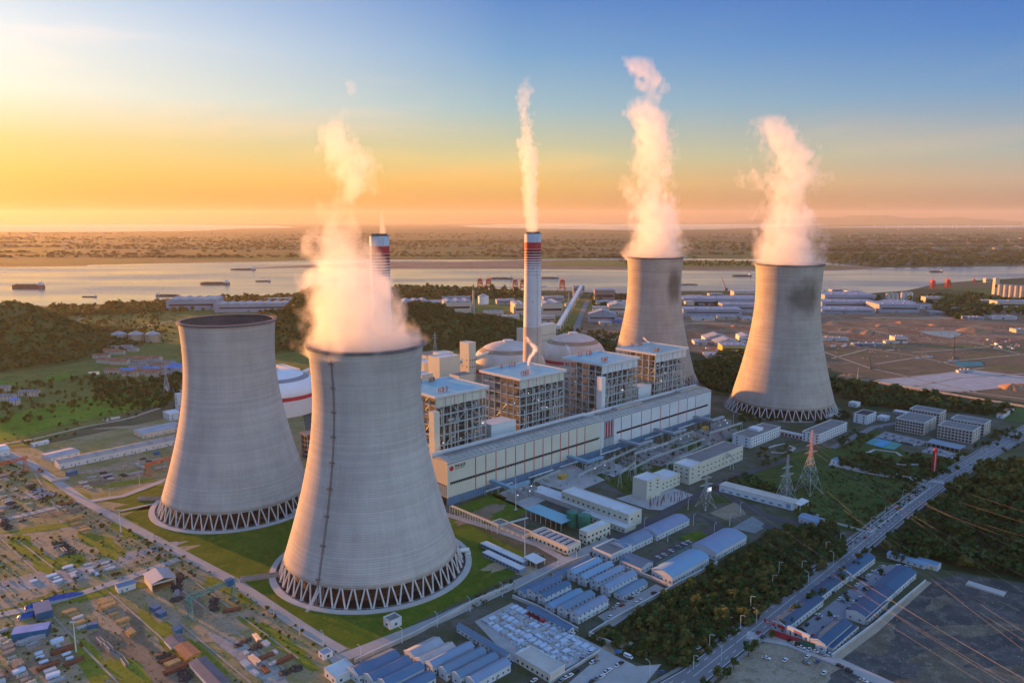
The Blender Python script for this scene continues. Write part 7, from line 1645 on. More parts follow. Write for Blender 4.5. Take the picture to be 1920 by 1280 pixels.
# ------------------------------------------------------------------ beyond the plant: factories, docks, ships, village, silos
LITW = M('factory_beige', (.42,.37,.31), .8, .1, .02); FBLUE = M('factory_blue_grey', (.22,.26,.32), .7, .12, .02); FROOF = M('factory_roof_blue_grey', (.22,.26,.31), .6, .15, .02, wave=(0, 12, .2)); FROOFL = M('factory_roof_pale', (.27,.29,.31), .6, .12, .02, wave=(0, 12, .15)); FBRN = M('factory_brown', (.20,.15,.13), .8, .15, .03); REDP = M('crane_red', (.42,.05,.03), .6, .12, .1)
def fb(label, x0, x1, yb, yt, dep, wall, roof, name='factory_building', yaw=0.0, group='factory buildings', shape='flat', win=0):
    p = P(x0, yb); Y = p.y; L = (x1 - x0) / FPX * (Y * CP + CAM_H * SP); h = max(3.5, V(x0, yt, Y).z)
    if shape == 'flat': dep = dep; 
    t = T(name, label, 'building', p, yaw, group); b = MB(); b.box(0, 0, 0, L, dep, h); b.build('wall', wall, t)
    b = MB(); n = {'flat':0, 'gable':1, 'saw':max(2, int(L / 22))}[shape]
    if n == 0: b.box(-.6, -.6, h + .01, L + .6, dep + .6, h + .7)
    else:
        for i in range(n):
            a, c = L * i / n, L * (i + 1) / n; rz = h + (c - a) * .16
            b.add([(a,-.6,h+.02),(c,-.6,h+.02),((a+c)/2,-.6,rz),(a,dep+.6,h+.02),(c,dep+.6,h+.02),((a+c)/2,dep+.6,rz)], [(0,1,2),(5,4,3),(0,2,5,3),(2,1,4,5),(1,0,3,4)])
    b.build('roof', roof, t)
    k = max(2, int(L / 14))
    b = MB(); b.box(L*.06, -.25, h*.45, L*.94, -.01, h*.62); b.build('window_band', DKWIN, t)
    b = MB(); b.box(L*.4, -.3, 0, L*.4 + min(6, L*.2), -.01, min(5, h*.45)); b.build('gate', TRIM, t)
    b = MB()
    for i in range(3): b.box(L*(.2+.25*i), dep*.3, h + .71, L*(.2+.25*i) + L*.06, dep*.3 + 5, h + 2.6)
    if n == 0: b.build('roof_vent', FROOFL, t)
    return t
FL = [(1546,1640,567,553,110,FBLUE,FROOF,'long blue grey factory roof nearest the river, right of the last tan tower','flat'),(1541,1645,577,566,80,FBLUE,FROOF,'second long blue grey factory roof right of the last tan tower','flat'),(1541,1638,588,580,70,FBLUE,FROOF,'front long blue grey factory roof right of the last tan tower','flat'),(1648,1722,586,571,90,FBLUE,FROOF,'blue grey factory hall in front of the cluster of tanks','flat'),(1665,1715,575,566,60,FBLUE,FROOFL,'pale roofed factory hall behind the cluster of tanks','flat'),
 (1735,1768,567,557,30,LITW,FROOFL,'sunlit beige block beside the tank cluster','flat'),(1839,1861,570,563,20,LITW,FROOFL,'small sunlit block before the grain silos','flat'),(1869,1990,579,565,40,LITW,FROOF,'long sunlit building below the grain silos','flat'),(1848,1858,530,522,20,LITW,FROOFL,'sunlit block on the bank behind the grain silos','flat'),
 (1115,1152,567,544,60,FBRN,FROOF,'tall brown factory block between the conveyor and the tan tower','flat'),(1118,1178,577,566,50,LITW,FROOFL,'sunlit factory wing in front of the tall brown block','flat'),(1141,1174,588,573,60,LITW,FROOFL,'sunlit factory shed touching the tan tower','gable'),(1112,1140,591,577,40,LITW,FROOFL,'small sunlit factory wing by the straight road','flat'),(1103,1156,604,589,40,FBLUE,FROOF,'grey low factory shed by the straight road','gable'),(1153,1167,607,599,20,M('small_blue_roof',(.08,.18,.40),.6,.1,.1),HUTB2,'small bright blue shed at the foot of the tan tower','gable'),
 (1285,1301,582,566,30,LITW,FROOFL,'sunlit factory stair block between the tan towers','flat'),(1281,1415,575,560,90,FBLUE,FROOF,'long factory hall between the tan towers, farthest row','flat'),(1362,1416,567,557,50,LITW,FROOFL,'pair of sunlit factory bays between the tan towers','flat'),(1376,1417,557,547,50,LITW,FROOF,'tall sunlit factory hall near the river between the tan towers','flat'),(1281,1390,592,580,70,FBLUE,FROOF,'long factory hall between the tan towers, front row','flat'),(1355,1420,585,571,60,FBLUE,FROOF,'blue grey factory bay touching the last tan tower','flat'),
 (1322,1368,641,634,40,HUTW,FROOFL,'white shed row of the market between the tan towers','gable'),(1342,1386,649,642,40,FBLUE,FROOFL,'second shed of the market between the tan towers','gable'),(1390,1412,641,632,50,HUTW,FROOFL,'white market shed touching the last tan tower','gable'),(1354,1400,660,648,40,M('yellow_shed_wall',(.45,.32,.08),.7,.1,.05),FROOF,'yellow and blue market shed between the tan towers','flat'),(1302,1325,646,640,30,HUTW,FROOFL,'small white market shed beside the tan tower','flat'),(1325,1372,672,667,40,GREYW,FROOFL,'low grey yard roof of the market','flat'),
 (752,800,580,566,80,LITW,FROOF,'hall with two dark roof bands right of the widest plume','saw'),(800,838,578,567,60,LITW,FROOFL,'pale blue roofed hall behind the hill','flat'),(832,884,588,567,80,LITW,FROOF,'hall with arched end and dark roof bands behind the hill','saw'),(829,882,563,557,20,FBLUE,FROOFL,'long low office before the river trees','flat'),(860,893,606,594,30,LITW,FROOFL,'pale building with two dark doors beside the thin chimney','flat'),(898,975,606,594,30,LITW,FROOFL,'long low pale building before the chimney','flat'),(932,966,571,563,40,FBLUE,FROOFL,'small pale building left of the white chimney','flat'),(908,945,596,585,30,GREYW,FROOFL,'grey crane hall left of the white chimney','flat'),
 (1019,1058,567,557,30,FBLUE,FROOFL,'office slab with window rows right of the white chimney','flat'),(966,985,591,571,90,LITW,FROOFL,'pale factory hall peeping out left of the white chimney','saw'),(1016,1056,593,570,90,LITW,FROOFL,'pale saw roofed hall right of the white chimney','saw'),(1013,1042,606,594,30,LITW,FROOFL,'low pale hall behind the right coal dome','flat'),
 (312,402,583,563,90,FBLUE,FROOFL,'large white hall by the river above the dark mouthed tower','saw'),(402,552,586,571,60,FBLUE,FROOFL,'long white hall running from the large one toward the hill','saw'),(495,556,568,560,25,LITW,FROOFL,'white office slab with window rows behind the long hall','flat'),
 (1677,1701,644,632,25,M('red_white_wall',(.50,.40,.36),.7,.2,.05),FROOFL,'small pink and white building in the bare plots','flat'),(1541,1590,638,634,20,HUTW,FROOFL,'white roof strip by the last tan tower','flat'),(1600,1655,648,644,12,FBLUE,FROOFL,'row of site cabins along the bare plots','flat'),(1660,1680,644,640,12,HUTW,FROOFL,'white site cabin beside the pink building','flat'),(1905,1960,624,618,25,LITW,FROOFL,'sunlit sheds in the brick yard at the right edge','flat'),(1860,1905,598,593,20,HUTW,FROOFL,'small white plant in the far yard at right','flat'),(1797,1825,699,695,8,HUTW,FROOFL,'white cabin beside the paved plot','flat')]
for x0, x1, yb, yt, dep, w_, r_, lab, shp in FL: fb(lab, x0, x1, yb, yt, dep, w_, r_, shape=shp, yaw=R(-3) if x0 > 1090 else R(8))
# extra small sheds fill the industrial belt between the tan towers and the docks
for i, (x, y, w_, h_) in enumerate([(1290,560,30,5),(1330,556,26,5),(1300,600,40,5),(1345,598,36,5),(1393,600,20,5),(1560,548,20,5),(1590,551,24,5),(1620,560,22,6),(1725,578,24,6),(1745,590,26,5),(1785,583,22,5),(1815,600,30,5),(900,560,18,4),(945,556,20,4),(985,556,18,5),(1060,575,14,5),(870,575,18,5),(1125,610,22,5),(1075,556,16,5),(760,592,26,6),(800,596,30,6),(840,600,20,6),(940,612,26,5),(985,616,20,5)]):
    fb(['low grey shed in the factory belt between the tan towers','low pale shed in the factory belt right of the tan towers','small works shed on the plain behind the coal domes'][0 if 1280 < x < 1430 else 1 if x > 1500 else 2], x, x + w_, y, y - h_, 30, rc.choice((FBLUE, LITW, HUTW)), rc.choice((FROOF, FROOFL)), name='works_shed', group=['sheds between the tan towers','sheds right of the tan towers','sheds behind the coal domes'][0 if 1280 < x < 1430 else 1 if x > 1500 else 2])
# tanks and silos
def cyl(label, x, yb, yt, rpx, m, cone=3.0, name='tank', cat='tank', group=None):
    p = P(x, yb); s = (p.y * CP + CAM_H * SP) / FPX; r = rpx * s; h = V(x, yt, p.y).z; t = T(name, label, cat, (p.x, p.y + r, 0), 0, group)
    b = MB(); b.lathe([(r, 0), (r, h)], 28); b.build('shell', m, t, smooth=True); b = MB(); b.lathe([(r + .3, h), (r + .3, h + .5), (.1, h + cone)], 28); b.build('roof', FROOFL, t)
    b = MB(); b.beam((-r - .5, 0, 0), (-r - .5, 0, h + 1), .6); b.build('ladder', STEELG, t)
TANKM = M('tank_beige', (.44,.40,.34), .7, .1, .03)
for x, lab in ((217,'first of three round tanks between the hills, from the left'),(249,'middle one of three round tanks between the hills'),(281,'round tank nearest the wooded hill of the three')): cyl(lab, x, 643, 628, 13.5, M('tank_dull', (.27,.23,.17), .8, .15, .05), 7, 'round_tank', 'tank', 'round tanks between the hills')
cyl('white gas tank by the thin chimney', 906, 571, 556, 10, M('tank_white', (.6,.6,.6), .6, .06, .03), 8, 'gas_tank')
for i, x in enumerate((1666,1674,1682)): cyl('beige silo of the left tank cluster, ' + ('left','middle','right')[i] + ' one', x, 565, 551, 4.2, TANKM, 3, 'silo', 'silo', 'silos of the left cluster')
for i, x in enumerate((1694,1702,1709)): cyl('pale silo of the right tank cluster, ' + ('left','middle','right')[i] + ' one', x, 562, 549, 4, M('silo_pale', (.5,.48,.46), .7, .1, .03), 3, 'silo', 'silo', 'silos of the right cluster')
for i in range(6): cyl('tall grain silo in the sunlit row at the right edge', 1877 + i * 10.3, 556 + i * .8, 534 + i * .7, 4.6, TANKM, 2, 'grain_silo', 'silo', 'grain silos at the right edge')
fb('tall head house at the left end of the grain silos', 1864, 1872, 552, 522, 14, LITW, FROOFL, name='silo_tower', group='silo buildings')
q = P(888, 590); t = T('thin_chimney', 'thin grey works chimney by the gas tank', 'chimney', q); b = MB(); hh = V(888, 533, q.y).z; b.tube((0,0,0), (0,0,hh*.8), 3.4, 2.4, 12); b.build('shaft', FROOFL, t); b = MB(); b.tube((0,0,hh*.8), (0,0,hh), 2.0, 1.6, 10); b.build('top', STEELD, t)
# conveyor to the river and the dock
a, c = P(1046, 630), P(1090, 549); gallery('long covered conveyor running straight from the coal domes to the river dock', a, c, 9, 7, 16, 20, 14, PARAP, rows=False, group='river conveyors')
fb('white head building of the long conveyor at the dock', 1075, 1096, 549, 537, 30, FROOFL, FROOFL, name='dock_building', group='dock buildings')
a, c = P(742, 545), P(1098, 547); d = c - a; t = T('pier', 'long narrow loading pier in front of the river trees', 'pier', a, math.atan2(d.y, d.x)); b = MB(); b.box(0, 60, 7, d.length, 84, 9); b.build('deck', GREYW, t)
for i in range(24): x = d.length * (i + .5) / 24; b = MB(); b.tube((x, 64, -1), (x, 64, 7), 1.2, None, 8); b.tube((x, 80, -1), (x, 80, 7), 1.2, None, 8); b.build('pile', GREYW, t)
def unloader(label, x, yb, yt, boom=True):
    p = P(x, yb); h = V(x, yt, p.y).z; t = T('ship_unloader', label, 'crane', (p.x, p.y, 7), 0, 'red dock cranes'); w = h * .19; b = MB()
    for sx in (-1, 1):
        for sy in (-1, 1): b.beam((sx*w, sy*w, 0), (sx*w*.85, sy*w*.8, h*.62), 2.4)
    for z in (.18, .42, .62):
        for s in (-1, 1): b.beam((-w, s*w*.9, h*z), (w, s*w*.9, h*z), 1.8); b.beam((s*w*.95, -w, h*z), (s*w*.95, w, h*z), 1.8)
    b.beam((-w, -w, h*.18), (w*.9, -w*.9, h*.42), 1.2); b.beam((w, -w, h*.42), (-w*.9, -w*.9, h*.6), 1.2); b.build('portal', REDP, t)
    b = MB(); b.box(-w*.9, -w*.7, h*.62, w*.9, w*.8, h*.78); b.build('machine_house', REDP, t); b = MB(); b.beam((0, 0, h*.78), (0, 0, h*1.0), 1.6); b.beam((0, w*2.6, h*.80), (0, -w*1.2, h*.80), 2.2); b.beam((0, 0, h), (0, w*2.5, h*.82), .7); b.beam((0, 0, h), (0, -w*1.1, h*.82), .7); b.build('boom', REDP, t); b = MB(); b.box(-w*.5,-w*.6,h*.5,w*.5,-w*.2,h*.6); b.build('cab', PARAP, t)
for x, yb, yt, lab in [(900,545,521,'red dock crane, first from the left'),(916,545,521,'red dock crane, second from the left'),(966,546,523,'red dock crane left of the white chimney'),(980,546,523,'red dock crane touching the white chimney'),(1054,547,523,'red dock crane right of the white chimney'),(1748,545,526,'red crane on the jetty below the right woods'),(1776,543,524,'second red crane on the jetty below the right woods'),(1826,531,525,'small red crane in the right woods')]: unloader(lab, x, yb, yt)
p = P(1361, 543); t = T('crawler_crane', 'tiny crawler crane with raised boom on the bank between the tan towers', 'crane', p); b = MB(); b.beam((0,0,5), (-16,0,42), 1.6); b.build('boom', REDP, t); b = MB(); b.box(-5,-4,0,6,4,6); b.build('body', STEELD, t)
# ships
HULL = M('ship_hull', (.06,.05,.045), .7, .2, .05); HULLR = M('ship_rust', (.13,.06,.04), .7, .25, .05); CARGO = M('ship_cargo', (.20,.15,.10), .9, .2, .05)
def ship(label, x, y, lpx, stern, big=1.0, m=HULL):
    p = P(x, y); s = (p.y * CP + CAM_H * SP) / FPX; L = lpx * s; Wd = L * .15; f = 1 if stern == 'r' else -1
    t = T('barge', label, 'barge', (p.x, p.y, .6), R(-4) + (0 if f > 0 else math.pi), 'barges on the river'); dk = L * .055 * big
    pts = [(-L*.5, 0), (-L*.44, -Wd*.42), (-L*.36, -Wd*.5), (L*.46, -Wd*.5), (L*.5, -Wd*.36), (L*.5, Wd*.36), (L*.46, Wd*.5), (-L*.36, Wd*.5), (-L*.44, Wd*.42)]
    b = MB(); b.prism(pts, -1, dk); b.build('hull', m, t)
    b = MB(); b.box(-L*.36, -Wd*.42, dk + .01, L*.30, Wd*.42, dk + L*.012); hb = b.build('hatch_coaming', m, t)
    b = MB(); n = 6
    for i in range(n): a = -L*.35 + L*.64 * i / n; b.add([(a, -Wd*.38, dk + L*.013), (a + L*.1, -Wd*.38, dk + L*.013), (a + L*.1, Wd*.38, dk + L*.013), (a, Wd*.38, dk + L*.013), (a + L*.05, 0, dk + L*.035)], [(0,1,4),(1,2,4),(2,3,4),(3,0,4)])
    b.build('cargo', CARGO, t)
    b = MB(); b.box(L*.36, -Wd*.4, dk + .01, L*.47, Wd*.4, dk + L*.05); b.box(L*.38, -Wd*.3, dk + L*.05 + .01, L*.45, Wd*.3, dk + L*.085); b.build('deckhouse', PARAP, t)
    b = MB(); b.beam((L*.44, 0, dk + L*.085), (L*.44, 0, dk + L*.13), .8); b.beam((-L*.42, 0, dk), (-L*.42, 0, dk + L*.05), .8); b.build('mast', STEELD, t)
for a in [('largest brown barge, alone at the left of the river',52,540,64,'r',1.6,HULLR),('small low barge below the largest one',167,557,30,'r',.5),('barge with its wheelhouse at the left end, near the bank',315,555,45,'l',.8),('long barge with a white wheelhouse at its right end',402,533,58,'r',.9),('dark barge seen beyond the long one',493,528,30,'r',.8),('barge with wheelhouse at left, before the docks',776,541,46,'l',.7),('faint low barge right of the wheelhouse barge',839,542,42,'l',.6),('barge moored behind the two left dock cranes',940,523,44,'r',.8),('barge with pink wheelhouse right of the white chimney',1030,522,36,'r',.9),('low empty barge under the pink wheelhouse one',1010,538,30,'r',.5),('dark low boat beside the tan tower',1292,534,32,'l',.6),('barge with a pale wheelhouse left of the last tan tower',1391,518,36,'r',.9),('small dark barge alone on the right reach',1755,510,24,'r',1.2),('long thin barge string at the left tip of the sandbar',455,506,50,'r',.5)]: ship(*a)
# village between the hills and cottages at the left edge
RTILE = M('red_tile_roof', (.27,.11,.06), .8, .25, .1); BTIN = M('blue_tin_roof', (.07,.17,.42), .5, .15, .1); GTILE = M('grey_tile_roof', (.19,.17,.17), .8, .2, .1)
def house(label, x, y, L, D, h, yaw, roof, group):
    p = P(x, y); t = T('village_house', label, 'house', p, yaw, group); b = MB(); b.box(0, 0, 0, L, D, h)
    b.add([(0,0,h),(0,D,h),(0,D/2,h+D*.22),(L,0,h),(L,D,h),(L,D/2,h+D*.22)], [(0,2,1),(3,4,5)]); b.build('wall', LITW, t)
    b = MB(); e = .5; z = h + .03; r_ = h + D*.22 + .1; b.add([(-e,-e,z-.1),(L+e,-e,z-.1),(L+e,D/2,r_),(-e,D/2,r_),(-e,D+e,z-.1),(L+e,D+e,z-.1),(-e,-e,z+.2),(L+e,-e,z+.2),(L+e,D/2,r_+.3),(-e,D/2,r_+.3),(-e,D+e,z+.2),(L+e,D+e,z+.2)], [(6,7,8,9),(9,8,11,10),(0,3,2,1),(3,4,5,2),(0,1,7,6),(4,10,11,5),(0,6,9,3),(3,9,10,4),(1,2,8,7),(2,5,11,8)]); b.build('roof', roof, t)
    b = MB()
    for i in range(max(2, int(L / 4))): xx = L * (i + .5) / max(2, int(L / 4)); b.box(xx - .6, -.08, 1, xx + .6, -.01, 2.4); b.box(xx - .6, -.08, h - 2.2, xx + .6, -.01, h - .9)
    b.build('windows', DKWIN, t)
VH = [(173,672,30,10,6,0),(190,663,34,12,6,0),(205,665,26,10,6,0),(200,656,24,10,6,2),(225,655,22,10,6,2),(238,659,20,9,6,2),(180,681,46,12,7,0),(206,684,30,12,7,0),(232,676,26,10,6,0),(250,680,24,10,6,0),(262,676,22,10,6,0),(280,676,20,10,6,0),(272,684,26,10,6,2),(240,690,30,11,6,2),(195,700,26,10,6,0),(222,700,28,11,6,1),(228,706,24,10,6,0),(250,703,30,11,6,0),(268,697,26,10,6,1),(285,690,26,10,6,0),(300,686,24,10,6,2),(305,697,34,14,7,1),(304,706,18,10,7,2),(272,706,22,10,6,0),(255,696,22,10,6,2),(320,690,22,10,6,1),(286,703,20,10,6,0),(168,659,14,8,5,2)]
for i, (x, y, L, D, h, k) in enumerate(VH): house(('red tiled house in the village between the hills','blue tin roofed house in the village between the hills','grey tiled house in the village between the hills')[k], x, y, L, D, h, R(random.uniform(-14, 8)), (RTILE, BTIN, GTILE)[k], 'village houses between the hills')
for x, y, L, k, lab in [(-8,735,18,2,'grey cottage cut by the left edge of the picture'),(0,752,18,2,'yellowish cottage at the left edge by the white shed'),(34,744,14,2,'two storey cottage in the left meadows, left one'),(51,744,14,2,'two storey cottage in the left meadows, right one'),(18,760,10,1,'small white hut in the left meadows')]: house(lab, x, y, L, 10, 7, R(10), (RTILE, BTIN, GTILE)[k], 'cottages in the left meadows')
# rigs, far pylons, wind turbines
for x, y, yt, lab in [(1631,691,664,'dark piling rig in the bare plots, nearer one'),(1787,672,627,'tall thin piling rig in the bare plots')]:
    p = P(x, y); h = V(x, yt, p.y).z; t = T('piling_rig', lab, 'rig', p, 0, 'piling rigs'); b = MB(); b.beam((0,0,0),(0,0,h),1.0); b.beam((3,0,2),(0,0,h*.6),.5); b.build('mast', STEELD, t); b = MB(); b.box(-1,-2,0,9,2,3); b.build('carriage', STEELD, t)
for x, y, yt, lab in [(566,625,575,'hazy lattice pylon on the hill behind the near towers'),(816,665,622,'hazy lattice pylon at the hill foot right of the plume'),(802,610,572,'hazy lattice pylon on the right shoulder of the hill'),(1066,575,548,'small mast by the straight road'),(313,735,680,'lattice pylon by the village pond')]:
    p = P(x, y); h = min(70, V(x, yt, p.y).z + 0); h = max(30, h); z0 = max([0] + [hill_z(q, p.x, p.y) for q in HILLS]); pylon(lab, x, y, h, 8, [(h*.72, 6), (h*.84, 5)], R(20), group='far lattice pylons'); C.objects[-1]
TURB = None
for i in range(16):
    p = P(1640 + i * 17 + (i % 3) * 5, 428 + (i * 7) % 5)
    if TURB is None:
        TURB = T('wind_turbine', 'tiny white wind turbine on the horizon shore', 'wind turbine', p, 0, 'wind turbines on the horizon'); b = MB(); b.tube((0,0,0),(0,0,95),3,1.6,8); b.build('tower', PARAP, TURB)
        for k in range(3):
            a = R(90 + 120 * k); b = MB(); b.tube((0,-3,95),(50*math.cos(a),-3,95+50*math.sin(a)),1.8,.5,5); b.build('blade', PARAP, TURB)
    else: dup(TURB, p, 0)
# far settlement specks and distant mountains
b = MB(); g = np.random.default_rng(4)
for _ in range(170):
    x = g.uniform(-200, 2100); y = 438 + 30 * g.random() ** 1.2; p = P(x, y); s = p.y / 5000; b.obox(p.x, p.y, 0, g.uniform(14, 40) * s, g.uniform(10, 20) * s, g.uniform(6, 12), g.uniform(-.3, .3))
o = b.build('far_villages', M('far_house_walls', (.26,.23,.21), .8, .2, .01)); o['kind'] = 'stuff'; o['label'] = 'specks of far villages on the plain beyond the river'
b = MB(); n = 120
for i in range(n + 1):
    x = 4000 + 26000 * i / n; zz = 40 + 420 * max(0, math.exp(-((x - 17500) / 3500) ** 2) * .75 + .5 * math.exp(-((x - 22500) / 2500) ** 2) + .3 * math.exp(-((x - 12500) / 2500) ** 2)) * (1 + .25 * bumpy(x, 0, 900, 2))
    for y, k in ((35000, 0), (36500, .6), (38000, 1), (40000, .3)): b.v.append((x, y, zz * k - 5))
for i in range(n):
    for k in range(3): b.f.append((i*4+k, (i+1)*4+k, (i+1)*4+k+1, i*4+k+1)); b.m.append(0)
structure(b.build('mountains', HILLM, smooth=True))

# soil heaps on the bare plots
SOIL = M('heap_soil', (.26,.15,.08), .95, .3, .1, bump=.3)
def heap_mesh(seed):
    r = random.Random(seed); b = MB(); n = 22; rings = 6; ph = [r.uniform(0, 6.28) for _ in range(4)]
    for k in range(rings + 1):
        f = k / rings
        for i in range(n):
            a = 2 * math.pi * i / n; rr = (1 - f) * (1 + .2 * math.sin(2*a + ph[0]) + .12 * math.sin(5*a + ph[1])); b.v.append((rr * math.cos(a) + .15 * f, rr * math.sin(a), (f ** .8) * (1 + .15 * math.sin(3*a + ph[2]) * (1 - f)) - .02))
    for k in range(rings):
        for i in range(n): b.f.append((k*n+i, k*n+(i+1)%n, (k+1)*n+(i+1)%n, (k+1)*n+i)); b.m.append(0)
    return b.mesh('soil_heap', SOIL, True)
HEAPS = [heap_mesh(i) for i in range(4)]
for i, (x, y, w_, h_) in enumerate([(1626,626,20,9),(1640,627,16,7),(1600,622,14,6),(1582,618,16,6),(1820,621,34,11),(1840,623,24,8),(1585,707,14,5),(1600,706,12,5),(1897,728,22,9),(1910,725,14,6),(1560,606,20,5),(1690,606,18,5),(1655,612,20,6),(1750,610,18,5),(1330,604,20,6),(1395,603,16,6),(1380,612,14,5),(1540,624,16,6),(1553,632,12,5),(1860,615,14,5)]):
    o = link('soil_heap', HEAPS[i % 4], None, P(x, y), i * 1.3); o.scale = (w_, w_ * .7, h_); tag(o, 'brown heap of dug soil on the bare building plots behind the tan towers', 'soil heap', 'soil heaps on the bare plots')
MKT = [car_mesh('x_car', m_) for m_ in (CARC['white'], CARC['red'], CARC['silver'], CARC['blue'])]
for i in range(90):
    x, y = rc.choice(((rc.uniform(1300, 1412), rc.uniform(648, 682)), (rc.uniform(1420, 1424), 660), (rc.uniform(1840, 1915), rc.uniform(638, 655)), (rc.uniform(1560, 1680), rc.uniform(646, 652))))
    o = link('parked_lorry', VANM['white'] if i % 3 == 0 else MKT[i % 4], None, P(x, y) + Vector((0, 0, .3)), rc.uniform(0, 6.28)); o.scale = (1.5, 1.4, 1.4); w_ = 'market yard between the tan towers' if x < 1430 else 'far building plots at right'; tag(o, 'small lorry parked in the ' + w_, 'lorry', 'lorries in the ' + w_)
# ------------------------------------------------------------------ steam and haze
def curve_node(nt, pts, lo, hi):
    """Float curve over 0..1 with values scaled from lo..hi"""
    n = nt.nodes.new('ShaderNodeFloatCurve'); c = n.mapping.curves[0]; P_ = c.points
    q = [(t, (v - lo) / (hi - lo)) for t, v in pts]
    while len(P_) < len(q): P_.new(.5, .5)
    for p_, (t, v) in zip(P_, q): p_.location = (t, v); p_.handle_type = 'AUTO'
    n.mapping.update()
    mr = nt.nodes.new('ShaderNodeMapRange'); mr.inputs['To Min'].default_value = lo; mr.inputs['To Max'].default_value = hi
    nt.links.new(n.outputs[0], mr.inputs['Value']); return n, mr.outputs[0]
def plume(name, label, base, prof, dens, seed, nscale, amp, step, depth_k=1.0, group='steam plumes', soft=.5, fade=1.0, thin=None):
    """prof: (height, side offset, radius, density factor) from the mouth upwards; the axis bends in the plane facing the viewer"""
    Hh = prof[-1][0]; z0 = prof[0][0]
    rmx = max(p[2] for p in prof)
    me = MB(); n = 20; grow = 1.7
    lo = min(p[1] for p in prof) - 1; hi = max(p[1] for p in prof) + 1
    m = bpy.data.materials.new(name + '_vapour'); m.use_nodes = True; nt = m.node_tree; N = nt.nodes; L = nt.links; N.clear()
    out = N.new('ShaderNodeOutputMaterial'); vol = N.new('ShaderNodeVolumePrincipled')
    vol.inputs['Color'].default_value = (.96,.945,.91,1); vol.inputs['Anisotropy'].default_value = .25
    L.new(vol.outputs[0], out.inputs['Volume'])
    tc = N.new('ShaderNodeTexCoord'); sx = N.new('ShaderNodeSeparateXYZ'); L.new(tc.outputs['Object'], sx.inputs[0])
    def mth(op, a, b=None, clamp=False):
        k = N.new('ShaderNodeMath'); k.operation = op; k.use_clamp = clamp
        for i, v in enumerate((a, b)):
            if v is None: continue
            if isinstance(v, (int, float)): k.inputs[i].default_value = v
            else: L.new(v, k.inputs[i])
        return k.outputs[0]
    tz = mth('DIVIDE', mth('SUBTRACT', sx.outputs[2], z0), Hh - z0, True)
    def crv(i, a, b):
        c, o = curve_node(nt, [((p[0] - z0) / (Hh - z0), p[i]) for p in prof], a, b); L.new(tz, c.inputs['Value']); return o
    ox = crv(1, lo, hi); rr = crv(2, 0, rmx * 1.1); df = crv(3, 0, 1.05)
    dx = mth('SUBTRACT', sx.outputs[0], ox); dy = mth('DIVIDE', sx.outputs[1], depth_k)
    dist = mth('DIVIDE', mth('SQRT', mth('ADD', mth('MULTIPLY', dx, dx), mth('MULTIPLY', dy, dy))), rr)
    mp = N.new('ShaderNodeMapping'); mp.inputs['Location'].default_value = (seed * 311.7, seed * 127.3, seed * 71.9); mp.inputs['Scale'].default_value = (1, 1, .72)
    L.new(tc.outputs['Object'], mp.inputs[0])
    no = N.new('ShaderNodeTexNoise'); no.inputs['Scale'].default_value = nscale; no.inputs['Detail'].default_value = 2; no.inputs['Roughness'].default_value = .55
    L.new(mp.outputs[0], no.inputs['Vector'])
    def nz(sc, det, off):
        q = N.new('ShaderNodeTexNoise'); q.inputs['Scale'].default_value = sc; q.inputs['Detail'].default_value = det; q.inputs['Roughness'].default_value = .6
        w_ = N.new('ShaderNodeVectorMath'); w_.operation = 'ADD'; L.new(mp.outputs[0], w_.inputs[0]); w_.inputs[1].default_value = (off, off * 1.7, off * .6); L.new(w_.outputs[0], q.inputs['Vector']); return q.outputs['Fac']
    am = mth('MULTIPLY', mth('ADD', mth('MULTIPLY', tz, 1.4), .5), amp)
    v = mth('ADD', mth('SUBTRACT', mth('SUBTRACT', 1.38, mth('MULTIPLY', mth('MINIMUM', mth('MULTIPLY', tz, 3.0), 1.0), .32)), dist), mth('MULTIPLY', mth('SUBTRACT', no.outputs['Fac'], .5), am))
    bil = mth('ABSOLUTE', mth('SUBTRACT', nz(nscale * 2.4, 1.0, 41.0), .5))
    v = mth('ADD', v, mth('MULTIPLY', mth('SUBTRACT', bil, .10), mth('ADD', mth('MULTIPLY', tz, 2.2), 1.7)))
    v = mth('ADD', v, mth('MULTIPLY', mth('SUBTRACT', nz(nscale * 6.5, 2.0, 87.0), .5), mth('ADD', mth('MULTIPLY', tz, 1.5), .8)))
    mr = N.new('ShaderNodeMapRange'); mr.interpolation_type = 'SMOOTHSTEP'; mr.inputs['From Min'].default_value = .08; mr.inputs['From Max'].default_value = .08 + soft
    L.new(v, mr.inputs['Value'])
    d = mth('MULTIPLY', mth('MULTIPLY', mr.outputs[0], df), dens)
    L.new(d, vol.inputs['Density'])
    for p in prof:
        for i in range(n):
            a = 2 * math.pi * i / n; f = (p[0] - z0) / (Hh - z0); r = p[2] * (1.38 + .5 * f) if p is not prof[0] else p[2] * 1.0
            me.v.append((p[1] + r * math.cos(a), r * depth_k * math.sin(a), p[0]))
    k = len(prof)
    for j in range(k - 1):
        for i in range(n): me.f.append((j*n+i, j*n+(i+1)%n, (j+1)*n+(i+1)%n, (j+1)*n+i)); me.m.append(0)
    me.f.append(tuple(range(n - 1, -1, -1))); me.m.append(0); me.f.append(tuple((k-1)*n+i for i in range(n))); me.m.append(0)
    o = me.build(name, m, None, base, -math.atan2(base[0], base[1]))
    m.cycles.volume_step_rate = step; m.cycles.homogeneous_volume = False
    return tag(o, label, 'steam', group)
